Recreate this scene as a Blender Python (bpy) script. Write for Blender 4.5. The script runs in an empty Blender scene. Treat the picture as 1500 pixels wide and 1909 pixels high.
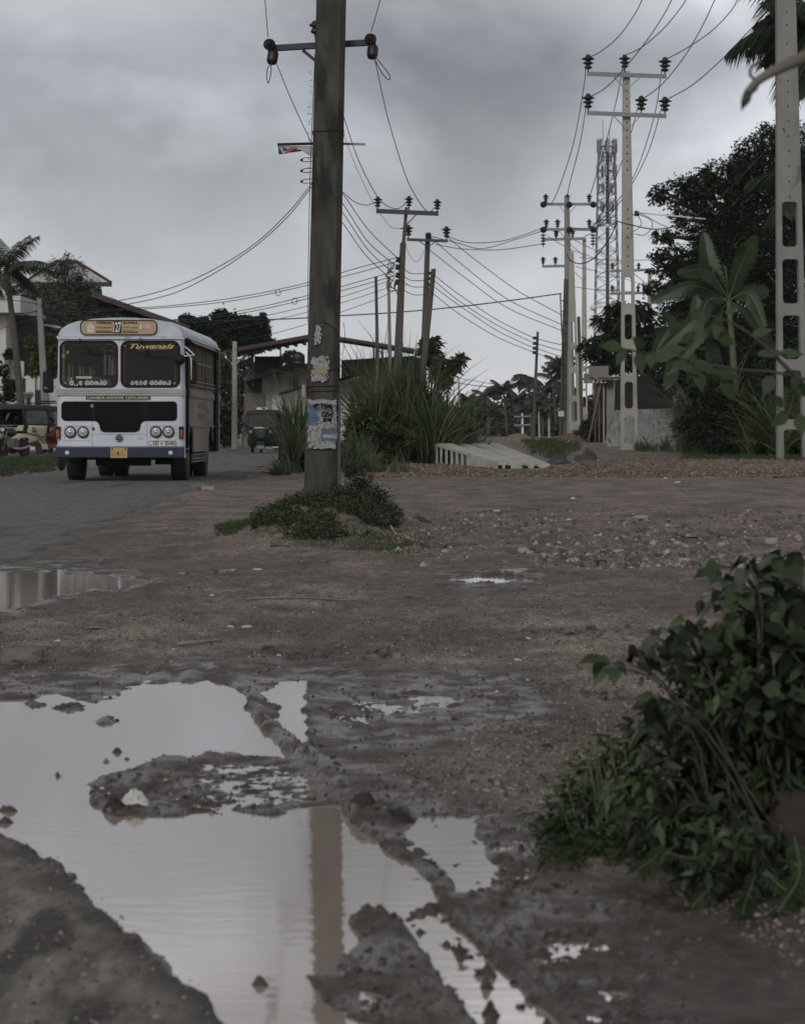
import bpy, math, random
import numpy as np
from mathutils import Vector, Matrix
S = bpy.context.scene
C = S.collection
R = math.radians
F = 5312.0            # focal length of the 1500 px wide photograph, in its pixels
HZ = 799.0            # horizon row
CH = 1.0              # camera height
# ---------------------------------------------------------------- camera
cam = bpy.data.cameras.new('camera'); co = bpy.data.objects.new('camera', cam); C.objects.link(co)
co.location = (0, 0, CH); co.rotation_euler = (R(90), 0, 0)
cam.sensor_fit = 'HORIZONTAL'; cam.sensor_width = 24.0; cam.lens = F/1500*24
cam.shift_y = (HZ-954.5)/1500
cam.clip_end = 4000; cam.clip_start = 0.05
cam.dof.use_dof = True; cam.dof.focus_distance = 24; cam.dof.aperture_fstop = 9
S.camera = co
# ---------------------------------------------------------------- sky and sun
S.view_settings.view_transform = 'Standard'; S.view_settings.look = 'None'
S.view_settings.exposure = .34; S.view_settings.gamma = 1
SUN_EL, SUN_AZ = R(33), R(200)      # azimuth clockwise from +Y: behind the camera, a little to the left
w = bpy.data.worlds.new('World'); S.world = w; w.use_nodes = True
nt = w.node_tree; nt.nodes.clear()
def wn(t, **k):
    n = nt.nodes.new(t)
    for a, b in k.items(): setattr(n, a, b)
    return n
sky = wn('ShaderNodeTexSky', sky_type='NISHITA', sun_disc=False, sun_elevation=SUN_EL, sun_rotation=SUN_AZ)
tc = wn('ShaderNodeTexCoord'); mp = wn('ShaderNodeMapping'); mp.inputs['Scale'].default_value = (1, 1, 1.45)
mp.inputs['Location'].default_value = (.3, .1, .02)
n1 = wn('ShaderNodeTexNoise'); n1.inputs['Scale'].default_value = 5.5; n1.inputs['Detail'].default_value = 7; n1.inputs['Roughness'].default_value = .5; n1.inputs['Distortion'].default_value = .5
n2 = wn('ShaderNodeTexNoise'); n2.inputs['Scale'].default_value = 19; n2.inputs['Detail'].default_value = 6; n2.inputs['Roughness'].default_value = .5
sep = wn('ShaderNodeSeparateXYZ')
L = nt.links.new
L(tc.outputs['Generated'], mp.inputs[0]); L(mp.outputs[0], n1.inputs[0]); L(mp.outputs[0], n2.inputs[0]); L(tc.outputs['Generated'], sep.inputs[0])
el = wn('ShaderNodeValToRGB')          # how light the cloud deck is from the horizon upwards
cr = el.color_ramp; cr.elements[0].position = 0; cr.elements[0].color = (5.7, 5.85, 6.1, 1)
def kk(x):
    return x
for p, c in ((.05, (4.4, 4.54, 4.82)), (.09, (3.2, 3.3, 3.52)), (.13, (2.5, 2.58, 2.8)), (.20, (6.6, 6.45, 6.45)), (.30, (5.4, 5.35, 5.35)), (.45, (1.9, 1.9, 1.95))):  # stops above the view are shaped: bright for puddles, dark zenith to dim ground
    e = cr.elements.new(p); e.color = (*c, 1)
cr.elements[-1].position = 1 if cr.elements[-1].position > .9 else cr.elements[-1].position
cr.elements[len(cr.elements)-1].color = (1.3, 1.3, 1.35, 1)
L(sep.outputs['Z'], el.inputs[0])
m1 = wn('ShaderNodeMapRange'); m1.inputs['From Min'].default_value = .34; m1.inputs['From Max'].default_value = .68; m1.inputs['To Min'].default_value = .56; m1.inputs['To Max'].default_value = 1.5
L(n1.outputs['Fac'], m1.inputs['Value'])
m2 = wn('ShaderNodeMapRange'); m2.inputs['From Min'].default_value = .5; m2.inputs['From Max'].default_value = .74; m2.inputs['To Min'].default_value = 1.0; m2.inputs['To Max'].default_value = 1.5
L(n2.outputs['Fac'], m2.inputs['Value'])
mm = wn('ShaderNodeMath', operation='MULTIPLY'); L(m1.outputs[0], mm.inputs[0]); L(m2.outputs[0], mm.inputs[1])
# near the horizon the deck is even
ev = wn('ShaderNodeMapRange'); ev.inputs['From Min'].default_value = .01; ev.inputs['From Max'].default_value = .11
L(sep.outputs['Z'], ev.inputs['Value'])
mx0 = wn('ShaderNodeMix'); L(ev.outputs[0], mx0.inputs[0]); mx0.inputs[2].default_value = 1.0; L(mm.outputs[0], mx0.inputs[3])
vm = wn('ShaderNodeVectorMath', operation='SCALE'); L(el.outputs[0], vm.inputs[0]); L(mx0.outputs[0], vm.inputs[3])
mix = wn('ShaderNodeMix', data_type='RGBA'); mix.inputs[0].default_value = .93
L(sky.outputs[0], mix.inputs[6]); L(vm.outputs[0], mix.inputs[7])
bg = wn('ShaderNodeBackground'); bg.inputs[1].default_value = .1; L(mix.outputs[2], bg.inputs[0])
wo = wn('ShaderNodeOutputWorld'); L(bg.outputs[0], wo.inputs[0])
sl = bpy.data.lights.new('sun', 'SUN'); sl.energy = 1.1; sl.angle = R(20); sl.color = (1, .97, .93)
so = bpy.data.objects.new('sun', sl); C.objects.link(so)
sd = Vector((math.sin(SUN_AZ)*math.cos(SUN_EL), math.cos(SUN_AZ)*math.cos(SUN_EL), math.sin(SUN_EL)))
so.rotation_euler = sd.to_track_quat('Z', 'Y').to_euler()
S.cycles.max_bounces = 6; S.cycles.transparent_max_bounces = 12
rng = np.random.default_rng(7); random.seed(7)
# ---------------------------------------------------------------- helpers
def P(px, py, Y): return Vector(((px-750)*Y/F, Y, CH-(py-HZ)*Y/F))
def G(px, Y): return Vector(((px-750)*Y/F, Y, 0))
def U(Y): return Y/F                                     # metres per photo pixel at that distance
MATS = {}
def mat(name, c1, c2=None, scale=4, rough=.8, bump=0, metal=0, detail=5, c3=None, s3=30, t3=.6, stretch=(1,1,1), spec=.5, bdist=.01, bscale=None):
    """procedural: c1/c2 blended by noise, c3 flecks by a second noise, bump"""
    m = bpy.data.materials.new(name); m.use_nodes = True; t = m.node_tree; b = t.nodes['Principled BSDF']
    b.inputs['Roughness'].default_value = rough; b.inputs['Metallic'].default_value = metal; b.inputs['Specular IOR Level'].default_value = spec
    tcx = t.nodes.new('ShaderNodeTexCoord'); mpx = t.nodes.new('ShaderNodeMapping'); mpx.inputs['Scale'].default_value = stretch
    t.links.new(tcx.outputs['Object'], mpx.inputs[0])
    n = t.nodes.new('ShaderNodeTexNoise'); n.inputs['Scale'].default_value = scale; n.inputs['Detail'].default_value = detail; n.inputs['Roughness'].default_value = .6
    t.links.new(mpx.outputs[0], n.inputs[0])
    r = t.nodes.new('ShaderNodeValToRGB'); r.color_ramp.elements[0].position = .35; r.color_ramp.elements[1].position = .68
    r.color_ramp.elements[0].color = (*c1, 1); r.color_ramp.elements[1].color = (*(c2 or tuple(x*1.25 for x in c1)), 1)
    t.links.new(n.outputs['Fac'], r.inputs[0]); out = r.outputs[0]
    if c3:
        n3 = t.nodes.new('ShaderNodeTexNoise'); n3.inputs['Scale'].default_value = s3; n3.inputs['Detail'].default_value = 4
        t.links.new(mpx.outputs[0], n3.inputs[0])
        q = t.nodes.new('ShaderNodeMapRange'); q.inputs['From Min'].default_value = t3; q.inputs['From Max'].default_value = t3+.08
        t.links.new(n3.outputs['Fac'], q.inputs['Value'])
        x = t.nodes.new('ShaderNodeMix'); x.data_type = 'RGBA'; t.links.new(q.outputs[0], x.inputs[0]); t.links.new(out, x.inputs[6]); x.inputs[7].default_value = (*c3, 1)
        out = x.outputs[2]
    t.links.new(out, b.inputs['Base Color'])
    if bump:
        nb = t.nodes.new('ShaderNodeTexNoise'); nb.inputs['Scale'].default_value = bscale or scale*6; nb.inputs['Detail'].default_value = 6
        t.links.new(mpx.outputs[0], nb.inputs[0])
        bp = t.nodes.new('ShaderNodeBump'); bp.inputs['Strength'].default_value = bump; bp.inputs['Distance'].default_value = bdist
        t.links.new(nb.outputs['Fac'], bp.inputs['Height']); t.links.new(bp.outputs[0], b.inputs['Normal'])
    MATS[name] = m
    return m
def leafmat(name, c1, c2, scale=1.5, rough=.55, trans=.25, lo=.5, hi=1.6):
    m = mat(name, c1, c2, scale=scale, rough=rough, detail=3, spec=.3)
    t = m.node_tree; b = t.nodes['Principled BSDF']; o = t.nodes['Material Output']
    tr = t.nodes.new('ShaderNodeBsdfTranslucent'); mxs = t.nodes.new('ShaderNodeMixShader'); mxs.inputs[0].default_value = trans
    src = b.inputs['Base Color'].links[0].from_socket
    hv = t.nodes.new('ShaderNodeHueSaturation'); hv.inputs['Value'].default_value = 1.5
    # every leaf a little lighter or darker than its neighbour
    at = t.nodes.new('ShaderNodeAttribute'); at.attribute_name = 'tone'
    mr = t.nodes.new('ShaderNodeMapRange'); mr.inputs['To Min'].default_value = lo; mr.inputs['To Max'].default_value = hi; t.links.new(at.outputs['Fac'], mr.inputs['Value'])
    vs = t.nodes.new('ShaderNodeVectorMath'); vs.operation = 'SCALE'; t.links.new(src, vs.inputs[0]); t.links.new(mr.outputs[0], vs.inputs[3])
    t.links.new(vs.outputs[0], b.inputs['Base Color']); t.links.new(vs.outputs[0], hv.inputs['Color']); t.links.new(hv.outputs[0], tr.inputs[0])
    t.links.new(b.outputs[0], mxs.inputs[1]); t.links.new(tr.outputs[0], mxs.inputs[2]); t.links.new(mxs.outputs[0], o.inputs[0])
    return m
def thing(name, label, cat, loc, group=None, rotz=0):
    o = bpy.data.objects.new(name, None); C.objects.link(o); o.location = loc; o.rotation_euler[2] = rotz
    o.empty_display_size = .2
    o['label'] = label; o['category'] = cat
    if group: o['group'] = group
    return o
def tag(o, label, cat, group=None, kind=None):
    o['label'] = label; o['category'] = cat
    if group: o['group'] = group
    if kind: o['kind'] = kind
    return o
def rootloc(p):
    v = Vector((0, 0, 0))
    while p is not None: v += p.location; p = p.parent
    return v
class MB:
    def __init__(s, local=False): s.v = []; s.f = []; s.sm = []
    def add(s, vs, fs, smooth=False):
        n = len(s.v); s.v += [tuple(v) for v in vs]; s.f += [tuple(i+n for i in f) for f in fs]; s.sm += [smooth]*len(fs); return s
    def box(s, c, d, rz=0, M=None):
        x, y, z = d[0]/2, d[1]/2, d[2]/2; c = Vector(c)
        vs = [Vector((a*x, b*y, e*z)) for e in (-1, 1) for a, b in ((-1, -1), (1, -1), (1, 1), (-1, 1))]
        if M is None: M = Matrix.Rotation(rz, 3, 'Z')
        return s.add([c+M@v for v in vs], [(3,2,1,0), (4,5,6,7), (0,1,5,4), (1,2,6,5), (2,3,7,6), (3,0,4,7)])
    def bar(s, a, b, wd, ht=None, up=(0, 0, 1)):
        """rectangular bar from a to b"""
        a, b = Vector(a), Vector(b); ht = ht or wd; d = (b-a); l = d.length; d.normalize(); u = Vector(up)
        if abs(d.dot(u)) > .98: u = Vector((0, 1, 0))
        x = d.cross(u).normalized(); y = x.cross(d)
        vs = [p+x*(i*wd/2)+y*(j*ht/2) for p in (a, b) for i, j in ((-1, -1), (1, -1), (1, 1), (-1, 1))]
        return s.add(vs, [(0,1,2,3), (7,6,5,4), (0,4,5,1), (1,5,6,2), (2,6,7,3), (3,7,4,0)])
    def tube(s, pts, r, n=6, cap=True, smooth=True):
        pts = [Vector(p) for p in pts]; k = len(pts); rs = r if hasattr(r, '__len__') else [r]*k
        vs = []; px = None
        for i, p in enumerate(pts):
            d = (pts[min(i+1, k-1)]-pts[max(i-1, 0)])
            d = d.normalized() if d.length > 1e-9 else Vector((0, 0, 1))
            if px is None:
                u = Vector((0, 0, 1)) if abs(d.z) < .9 else Vector((1, 0, 0)); x = d.cross(u).normalized()
            else: x = (px-d*px.dot(d)).normalized()
            px = x; y = d.cross(x)
            vs += [p+(x*math.cos(2*math.pi*j/n)+y*math.sin(2*math.pi*j/n))*rs[i] for j in range(n)]
        fs = [(i*n+j, i*n+(j+1) % n, (i+1)*n+(j+1) % n, (i+1)*n+j) for i in range(k-1) for j in range(n)]
        if cap: fs += [tuple(range(n-1, -1, -1)), tuple((k-1)*n+j for j in range(n))]
        return s.add(vs, fs, smooth)
    def lathe(s, prof, o, axis=(0, 0, 1), n=16, smooth=True):
        """prof: (radius, height) pairs"""
        q = Vector(axis).to_track_quat('Z', 'Y').to_matrix(); o = Vector(o); k = len(prof)
        vs = [o+q@Vector((r*math.cos(2*math.pi*j/n), r*math.sin(2*math.pi*j/n), h)) for r, h in prof for j in range(n)]
        fs = [(i*n+j, i*n+(j+1) % n, (i+1)*n+(j+1) % n, (i+1)*n+j) for i in range(k-1) for j in range(n)]
        fs += [tuple(range(n-1, -1, -1)), tuple((k-1)*n+j for j in range(n))]
        return s.add(vs, fs, smooth)
    def prism(s, pts, ext):
        """polygon of 3-D points pushed along ext"""
        pts = [Vector(p) for p in pts]; e = Vector(ext); n = len(pts)
        return s.add(pts+[p+e for p in pts], [tuple(range(n)), tuple(range(2*n-1, n-1, -1))]+[(i, n+i, n+(i+1) % n, (i+1) % n) for i in range(n)])
    def ring(s, outer, inner, ext):
        """frame between two outlines of the same length"""
        a = [Vector(p) for p in outer]; b = [Vector(p) for p in inner]; e = Vector(ext); n = len(a)
        vs = a+b+[p+e for p in a]+[p+e for p in b]; f = []
        for i in range(n):
            j = (i+1) % n
            f += [(i, j, n+j, n+i), (2*n+i, 3*n+i, 3*n+j, 2*n+j), (i, 2*n+i, 2*n+j, j), (n+i, n+j, 3*n+j, 3*n+i)]
        return s.add(vs, f)
    def build(s, name, m, parent=None, local=False, bevel=0):
        me = bpy.data.meshes.new(name); off = Vector((0, 0, 0)) if local else rootloc(parent)
        if parent is None and not local and s.v:
            a = np.array(s.v); off = Vector(((a[:, 0].min()+a[:, 0].max())/2, (a[:, 1].min()+a[:, 1].max())/2, a[:, 2].min()))
        me.from_pydata([tuple(Vector(v)-off) for v in s.v], [], s.f); me.update()
        me.polygons.foreach_set('use_smooth', s.sm)
        o = bpy.data.objects.new(name, me); C.objects.link(o)
        if m: me.materials.append(m)
        if parent is not None: o.parent = parent
        elif not local: o.location = off
        if bevel:
            b = o.modifiers.new('bevel', 'BEVEL'); b.width = bevel; b.segments = 2; b.limit_method = 'ANGLE'
        return o
def npmesh(name, V, Fq, m, parent=None, smooth=False, tone=None, origin=None):
    """big mesh from numpy arrays (quads); tone = value per face point"""
    V = np.asarray(V, dtype=np.float32).reshape(-1, 3); Fq = np.asarray(Fq, dtype=np.int32).reshape(-1, 4)
    off = np.array(rootloc(parent)) if parent is not None else (np.array(origin) if origin is not None else np.zeros(3))
    me = bpy.data.meshes.new(name); me.vertices.add(len(V)); me.vertices.foreach_set('co', (V-off).astype(np.float32).ravel())
    me.loops.add(Fq.size); me.loops.foreach_set('vertex_index', Fq.ravel())
    me.polygons.add(len(Fq)); me.polygons.foreach_set('loop_start', np.arange(0, Fq.size, 4, dtype=np.int32))
    me.polygons.foreach_set('use_smooth', np.full(len(Fq), smooth)); me.update(calc_edges=True)
    if tone is not None:
        a = me.attributes.new('tone', 'FLOAT', 'POINT'); a.data.foreach_set('value', np.asarray(tone, dtype=np.float32))
    o = bpy.data.objects.new(name, me); C.objects.link(o); me.materials.append(m)
    if parent is not None: o.parent = parent
    elif origin is not None: o.location = tuple(off)
    return o
# value noise
def _h(ix, iy, sd):
    n = (ix.astype(np.int64)*374761393+iy.astype(np.int64)*668265263+sd*2147483647) & 0xffffffff
    n = ((n ^ (n >> 13))*1274126177) & 0xffffffff; n = (n ^ (n >> 16))
    return (n & 0xffff)/65535.0
def vn(x, y, sd=0):
    ix = np.floor(x); iy = np.floor(y); fx = x-ix; fy = y-iy; fx = fx*fx*(3-2*fx); fy = fy*fy*(3-2*fy)
    a = _h(ix, iy, sd); b = _h(ix+1, iy, sd); c = _h(ix, iy+1, sd); d = _h(ix+1, iy+1, sd)
    return a+(b-a)*fx+(c-a)*fy+(a-b-c+d)*fx*fy
def fbm(x, y, o=4, sd=0):
    s = 0; a = .5; t = 0
    for i in range(o): s = s+a*vn(x*2**i+i*17.3, y*2**i+i*9.1, sd+i); t += a; a *= .55
    return s/t
def sdf(px, py, poly):
    """signed distance in photo pixels, negative inside"""
    d = np.full(px.shape, 1e9); ins = np.zeros(px.shape, bool); n = len(poly)
    for i in range(n):
        x1, y1 = poly[i]; x2, y2 = poly[(i+1) % n]; ex, ey = x2-x1, y2-y1
        t = np.clip(((px-x1)*ex+(py-y1)*ey)/(ex*ex+ey*ey+1e-9), 0, 1)
        d = np.minimum(d, (px-x1-t*ex)**2+(py-y1-t*ey)**2)
        c = ((y1 > py) != (y2 > py)) & (px < (x2-x1)*(py-y1)/(y2-y1+1e-12)+x1); ins ^= c
    return np.where(ins, -1, 1)*np.sqrt(d)
def sst(a, b, x):
    t = np.clip((x-a)/(b-a), 0, 1); return t*t*(3-2*t)
def line_d(px, py, pts):
    d = np.full(px.shape, 1e9)
    for (x1, y1), (x2, y2) in zip(pts[:-1], pts[1:]):
        ex, ey = x2-x1, y2-y1; t = np.clip(((px-x1)*ex+(py-y1)*ey)/(ex*ex+ey*ey), 0, 1)
        d = np.minimum(d, (px-x1-t*ex)**2+(py-y1-t*ey)**2)
    return np.sqrt(d)
# strips: blades, leaves, leaflets
def strips(Pn, D, N, Ln, W, prof, droop=0, seg=None):
    """Pn base, D direction, N normal (n,3); Ln, W (n,); prof = widths along the blade"""
    Pn = np.asarray(Pn, float); n = len(Pn); k = len(prof); D = D/np.linalg.norm(D, axis=1, keepdims=True)
    Sd = np.cross(D, N); Sd /= np.linalg.norm(Sd, axis=1, keepdims=True)+1e-9
    Ln = np.broadcast_to(Ln, (n,)); W = np.broadcast_to(W, (n,)); dr = np.asarray(droop, float)
    bend = dr if dr.ndim == 2 else np.stack([np.zeros(n), np.zeros(n), -np.broadcast_to(dr, (n,))], 1)
    V = np.empty((n, k, 2, 3))
    for i in range(k):
        t = i/(k-1); c = Pn+D*(Ln*t)[:, None]+bend*(Ln*t*t)[:, None]
        w = Sd*(W*prof[i]/2)[:, None]; V[:, i, 0] = c-w; V[:, i, 1] = c+w
    b = (np.arange(n)*k*2)[:, None]; q = np.array([[2*i, 2*i+1, 2*i+3, 2*i+2] for i in range(k-1)]).ravel()[None, :]
    return V.reshape(-1, 3), (b+q).reshape(-1, 4), np.repeat(rng.random(n), k*2)
def rdir(n, zmin=-1, zmax=1):
    z = rng.uniform(zmin, zmax, n); a = rng.uniform(0, 2*math.pi, n); r = np.sqrt(1-z*z)
    return np.stack([r*np.cos(a), r*np.sin(a), z], 1)
def cat(parts):
    Vs = []; Fs = []; Ts = []; o = 0
    for V, Fq, T in parts: Vs.append(V); Fs.append(Fq+o); Ts.append(T); o += len(V)
    return np.concatenate(Vs), np.concatenate(Fs), np.concatenate(Ts)
def spline(pts, n=24):
    """Catmull-Rom through points"""
    pts = [Vector(p) for p in pts]
    if len(pts) == 2: return [pts[0].lerp(pts[1], i/n) for i in range(n+1)]
    q = [pts[0]*2-pts[1]]+pts+[pts[-1]*2-pts[-2]]; out = []
    m = max(2, n//(len(pts)-1))
    for i in range(1, len(q)-2):
        a, b, c, d = q[i-1:i+3]
        for j in range(m):
            t = j/m; out.append(.5*((2*b)+(c-a)*t+(2*a-5*b+4*c-d)*t*t+(3*b-a-3*c+d)*t**3))
    return out+[pts[-1]]
# ================================================================ GROUND
WL = -.016          # water level
POOL = [(-400,1312),(-60,1312),(30,1300),(95,1292),(170,1304),(215,1296),(240,1276),(275,1272),(330,1274),(380,1265),(420,1272),(455,1292),(465,1322),(490,1352),(525,1385),(548,1407),(500,1398),(440,1396),(350,1398),(300,1404),(225,1425),(170,1450),(165,1490),(205,1515),(300,1512),(420,1502),(500,1512),(590,1494),(640,1494),(650,1525),(720,1572),(810,1642),(820,1668),(745,1700),(680,1690),(655,1700),(672,1745),(610,1790),(560,1800),(600,1850),(640,1880),(700,1900),(760,1990),(450,1990),(420,1900),(330,1800),(200,1680),(100,1592),(0,1540),(-60,1530),(-400,1500)]
STRIP = [(480,1290),(520,1268),(575,1262),(570,1310),(583,1395),(557,1365),(517,1340),(523,1305)]
POOL_L = [(-400,1072),(0,1062),(90,1060),(180,1066),(290,1080),(240,1090),(160,1094),(90,1112),(40,1128),(-40,1140),(-400,1150)]
POOL_S = [(822,1077),(850,1076),(880,1071),(930,1069),(1000,1077),(960,1080),(900,1083),(850,1080)]
POOL_M = [(740,1291),(790,1288),(850,1294),(900,1300),(840,1303),(770,1301)]
POOL_R = [(735,1530),(790,1516),(890,1514),(880,1545),(900,1585),(925,1640),(860,1655),(800,1600),(760,1560)]
RUT = [(745,1702),(830,1688),(900,1760),(985,1840),(1080,1930),(1120,1990),(930,1990),(880,1900),(800,1790)]
ISL = [(60,1306,30,7),(205,1338,45,12),(130,1312,50,8),(222,1393,22,5),(240,1408,18,6),(195,1412,20,7),(108,1437,10,5),(15,1503,35,5),(10,1524,30,4),(400,1300,1,1),(485,1820,24,7),(620,1735,1,1)]
PAVE = [(-900,1500),(-60,1522),(0,1543),(60,1570),(130,1625),(200,1695),(265,1760),(330,1815),(385,1850),(420,1905),(450,1990),(600,3200),(-3000,3200)]
MUD1 = [(570,1400),(630,1452),(680,1490),(752,1545),(842,1638),(925,1720),(1025,1820),(1140,1950)]      # tyre ridge
MUD2 = [(700,1715),(750,1770),(800,1830),(880,1910),(960,2000)]
MUD3 = [(468,1300),(500,1350),(545,1398),(585,1405)]
WET_DARK = [(-400,1265),(120,1275),(360,1240),(640,1262),(960,1262),(1050,1330),(760,1380),(700,1440),(860,1500),(1010,1560),(1100,1650),(1250,1690),(1500,1640),(1900,1640),(1900,1990),(-400,1990)]  # soaked mud; its lower right corner also darkens the ground below the bush
MX, MY = -.78, 28.0                                   # the mound round the big pole
def height(X, Y):
    px = 750+X*F/Y; py = HZ+F*CH/Y
    near = 1-sst(14, 40, Y)
    z = (fbm(X*.9, Y*.35, 4, 3)-.5)*.05*sst(6, 20, Y)+(fbm(X*7, Y*4, 3, 5)-.5)*.012+(fbm(X*34, Y*22, 3, 9)-.5)*.008*near
    lum = fbm(X*26, Y*17, 3, 21)
    jx = (fbm(X*11, Y*8, 6, 31)-.5)*44; jy = (fbm(X*11+50, Y*8, 6, 32)-.5)*17
    qx, qy = px+jx, py+jy
    wet = sst(60, -40, sdf(qx, qy, WET_DARK))
    def dip(poly, depth, s=9):
        nonlocal z
        d = sdf(qx, qy, poly); k = sst(s, -s, d); z = z*(1-k)-depth*k; return d
    # damp flat: everything inside the wet area lies only just above the water
    z = z*(1-.35*wet)-.004*wet+wet*np.clip(lum-.55, 0, 1)*.016
    dp = dip(POOL, .055); ds = dip(STRIP, .045, 6); dip(POOL_L, .05, 8); dip(POOL_S, .09, 3); dip(POOL_M, .035, 4); dip(POOL_R, .034, 14)
    dr = sdf(px+jx*.5, py+jy*.5, RUT); k = sst(10, -12, dr); z = z*(1-k)+k*(WL-.009+(lum-.5)*.012+np.clip(lum-.62, 0, 1)*.12)
    # shallow films: the mud lies just about at the level of the water
    fl = 1e9
    for pg in ([(725,1505),(900,1498),(985,1560),(1010,1640),(960,1700),(870,1690),(790,1610)], [(520,1800),(640,1770),(760,1850),(820,1990),(560,1990),(600,1880)], [(60,1290),(250,1280),(300,1330),(180,1350),(90,1330)], [(590,1290),(860,1280),(1010,1300),(820,1330),(640,1370)], [(930,1740),(1100,1700),(1250,1800),(1330,1990),(1140,1990)]): fl = np.minimum(fl, sdf(px+jx, py+jy, pg))
    k = sst(12, -22, fl); z = z*(1-k)+k*np.minimum(z+.004, WL+.0035+(fbm(X*13, Y*9, 5, 35)-.5)*.034+np.clip(lum-.6, 0, 1)*.06)
    dpr = sdf(px+jx, py+jy, POOL_R); kr = sst(10, -14, dpr); z = z*(1-kr)+kr*(WL-.010+(fbm(X*22, Y*14, 4, 36)-.5)*.034)
    # the bar of drowned mud between the two halves of the pool
    bar = sdf(px+jx*.8, py+jy*.8, [(175,1455),(240,1425),(420,1405),(540,1408),(610,1470),(585,1492),(480,1505),(300,1512),(210,1508)])
    k = sst(12, -16, bar); z = np.where(k > 0, z*(1-k)+k*(WL-.0005+(fbm(X*34, Y*30, 3, 41)-.5)*.026+.009*sst(430, 260, px)*sst(170, 260, px)), z)
    for cx, cy, rx, ry in ISL:
        q = ((px+jx*.5-cx)/rx)**2+((py+jy*.5-cy)/ry)**2; z = np.where(q < 2.2, z+.060*np.exp(-q*1.1)*(.7+.5*lum)-.004, z)
    # ridges thrown up beside the wheel tracks
    for ln, hh, ww in ((MUD1, .010, 9), (MUD2, .013, 22), (MUD3, .013, 10)):
        d = line_d(px+jx*.35, py+jy*.4, ln); z = z+hh*np.exp(-(d/ww)**2)*(.45+1.1*lum)
    z = z+.02*np.exp(-((px-690)/60)**2-((py-1512)/14)**2)*(.3+1.2*lum)+.032*np.exp(-((px-528)/18)**2-((py-1518)/14)**2)*lum+.02*np.exp(-((px-690)/36)**2-((py-1712)/26)**2)*lum
    al = (px-py*.93)*1.0; z = z+.0035*np.sin(al*.22)*sst(60, 10, np.abs(dr+20))*(Y < 9)
    ed = line_d(px+jx*.12, py+jy*.12, [(545,1398),(615,1462),(648,1498)]); ed = np.minimum(ed, line_d(px+jx*.12, py+jy*.12, [(815,1665),(900,1748),(985,1830),(1075,1912),(1150,1990)])); z = np.maximum(z, -.03)+.012*np.exp(-(ed/5)**2)*(.75+.5*lum)
    ed = line_d(px+jx*.08, py+jy*.08, [(640,1500),(700,1556),(760,1605),(830,1668)]); z = z+.009*np.exp(-(ed/6)**2)*(.8+.4*lum)
    # tread grooves on the far bank of the pool and along the tracks
    z = z+.007*np.sin(px*.11)*np.exp(-((py-1252)/16)**2)*(sst(210, 260, px)-sst(400, 450, px))
    tr = np.exp(-((py-(1180+(px-400)*.03))/10)**2)*.02+np.exp(-((py-(1235+(px-900)*.02))/9)**2)*.015*sst(650, 900, px)
    z = z+tr*(fbm(X*5, Y*3, 3, 51)-.25)+(fbm(X*2.6, Y*1.1, 4, 53)-.5)*.05*sst(9.5, 13, Y)*sst(40, 26, Y)
    # mound round the pole
    q = np.sqrt(((X-MX-.04)/.72)**2+((Y-MY)/np.where(Y < MY, 2.9, 1.5))**2); z = z+.27*np.exp(-(q*1.1)**2.4)*(.65+.7*fbm(X*5, Y*2.5, 4, 61))+.03*np.exp(-(q/1.4)**4)
    # gravel bank across the back of the lot
    bk = np.exp(-((Y-72-.5*np.sin(X*.5))/3.2)**2)*sst(-2.2, .5, X); z = z+bk*(.10+.22*fbm(X*.8, Y*.4, 4, 71)*sst(1.5, 5, X))
    # broken ground of the rubble strip
    rb = np.exp(-((py-1000)/38)**2)*sst(700, 800, px); z = z+rb*(fbm(X*3, Y*1.2, 4, 81)-.4)*.16
    z = z+.42*sst(90, 135, Y)*sst(2.0, 6.0, X)
    # verge left of the road
    z = z+.10*sst(-8.4, -9.6, X)*sst(40, 50, Y)
    rd = np.maximum(-8.15-X, X+3.25+.02*(Y-40)*(Y < 52)+.012*(Y-52)*(Y >= 52)); rd = np.maximum(rd, 20.2-Y)
    rin = sst(.25, -.1, rd+.0*px); z = z*(1-rin)-.012*rin
    pv = sst(8, -14, sdf(px+jx*.3, py+jy*.3, PAVE)); z = z*(1-pv)-.03*pv
    return z, wet, rd, lum
def grid(xs_px, Ys):
    X = np.array(xs_px)[None, :]-750; Yg = np.array(Ys)[:, None]; return X*Yg/F, np.repeat(Yg, len(xs_px), 1)
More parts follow.
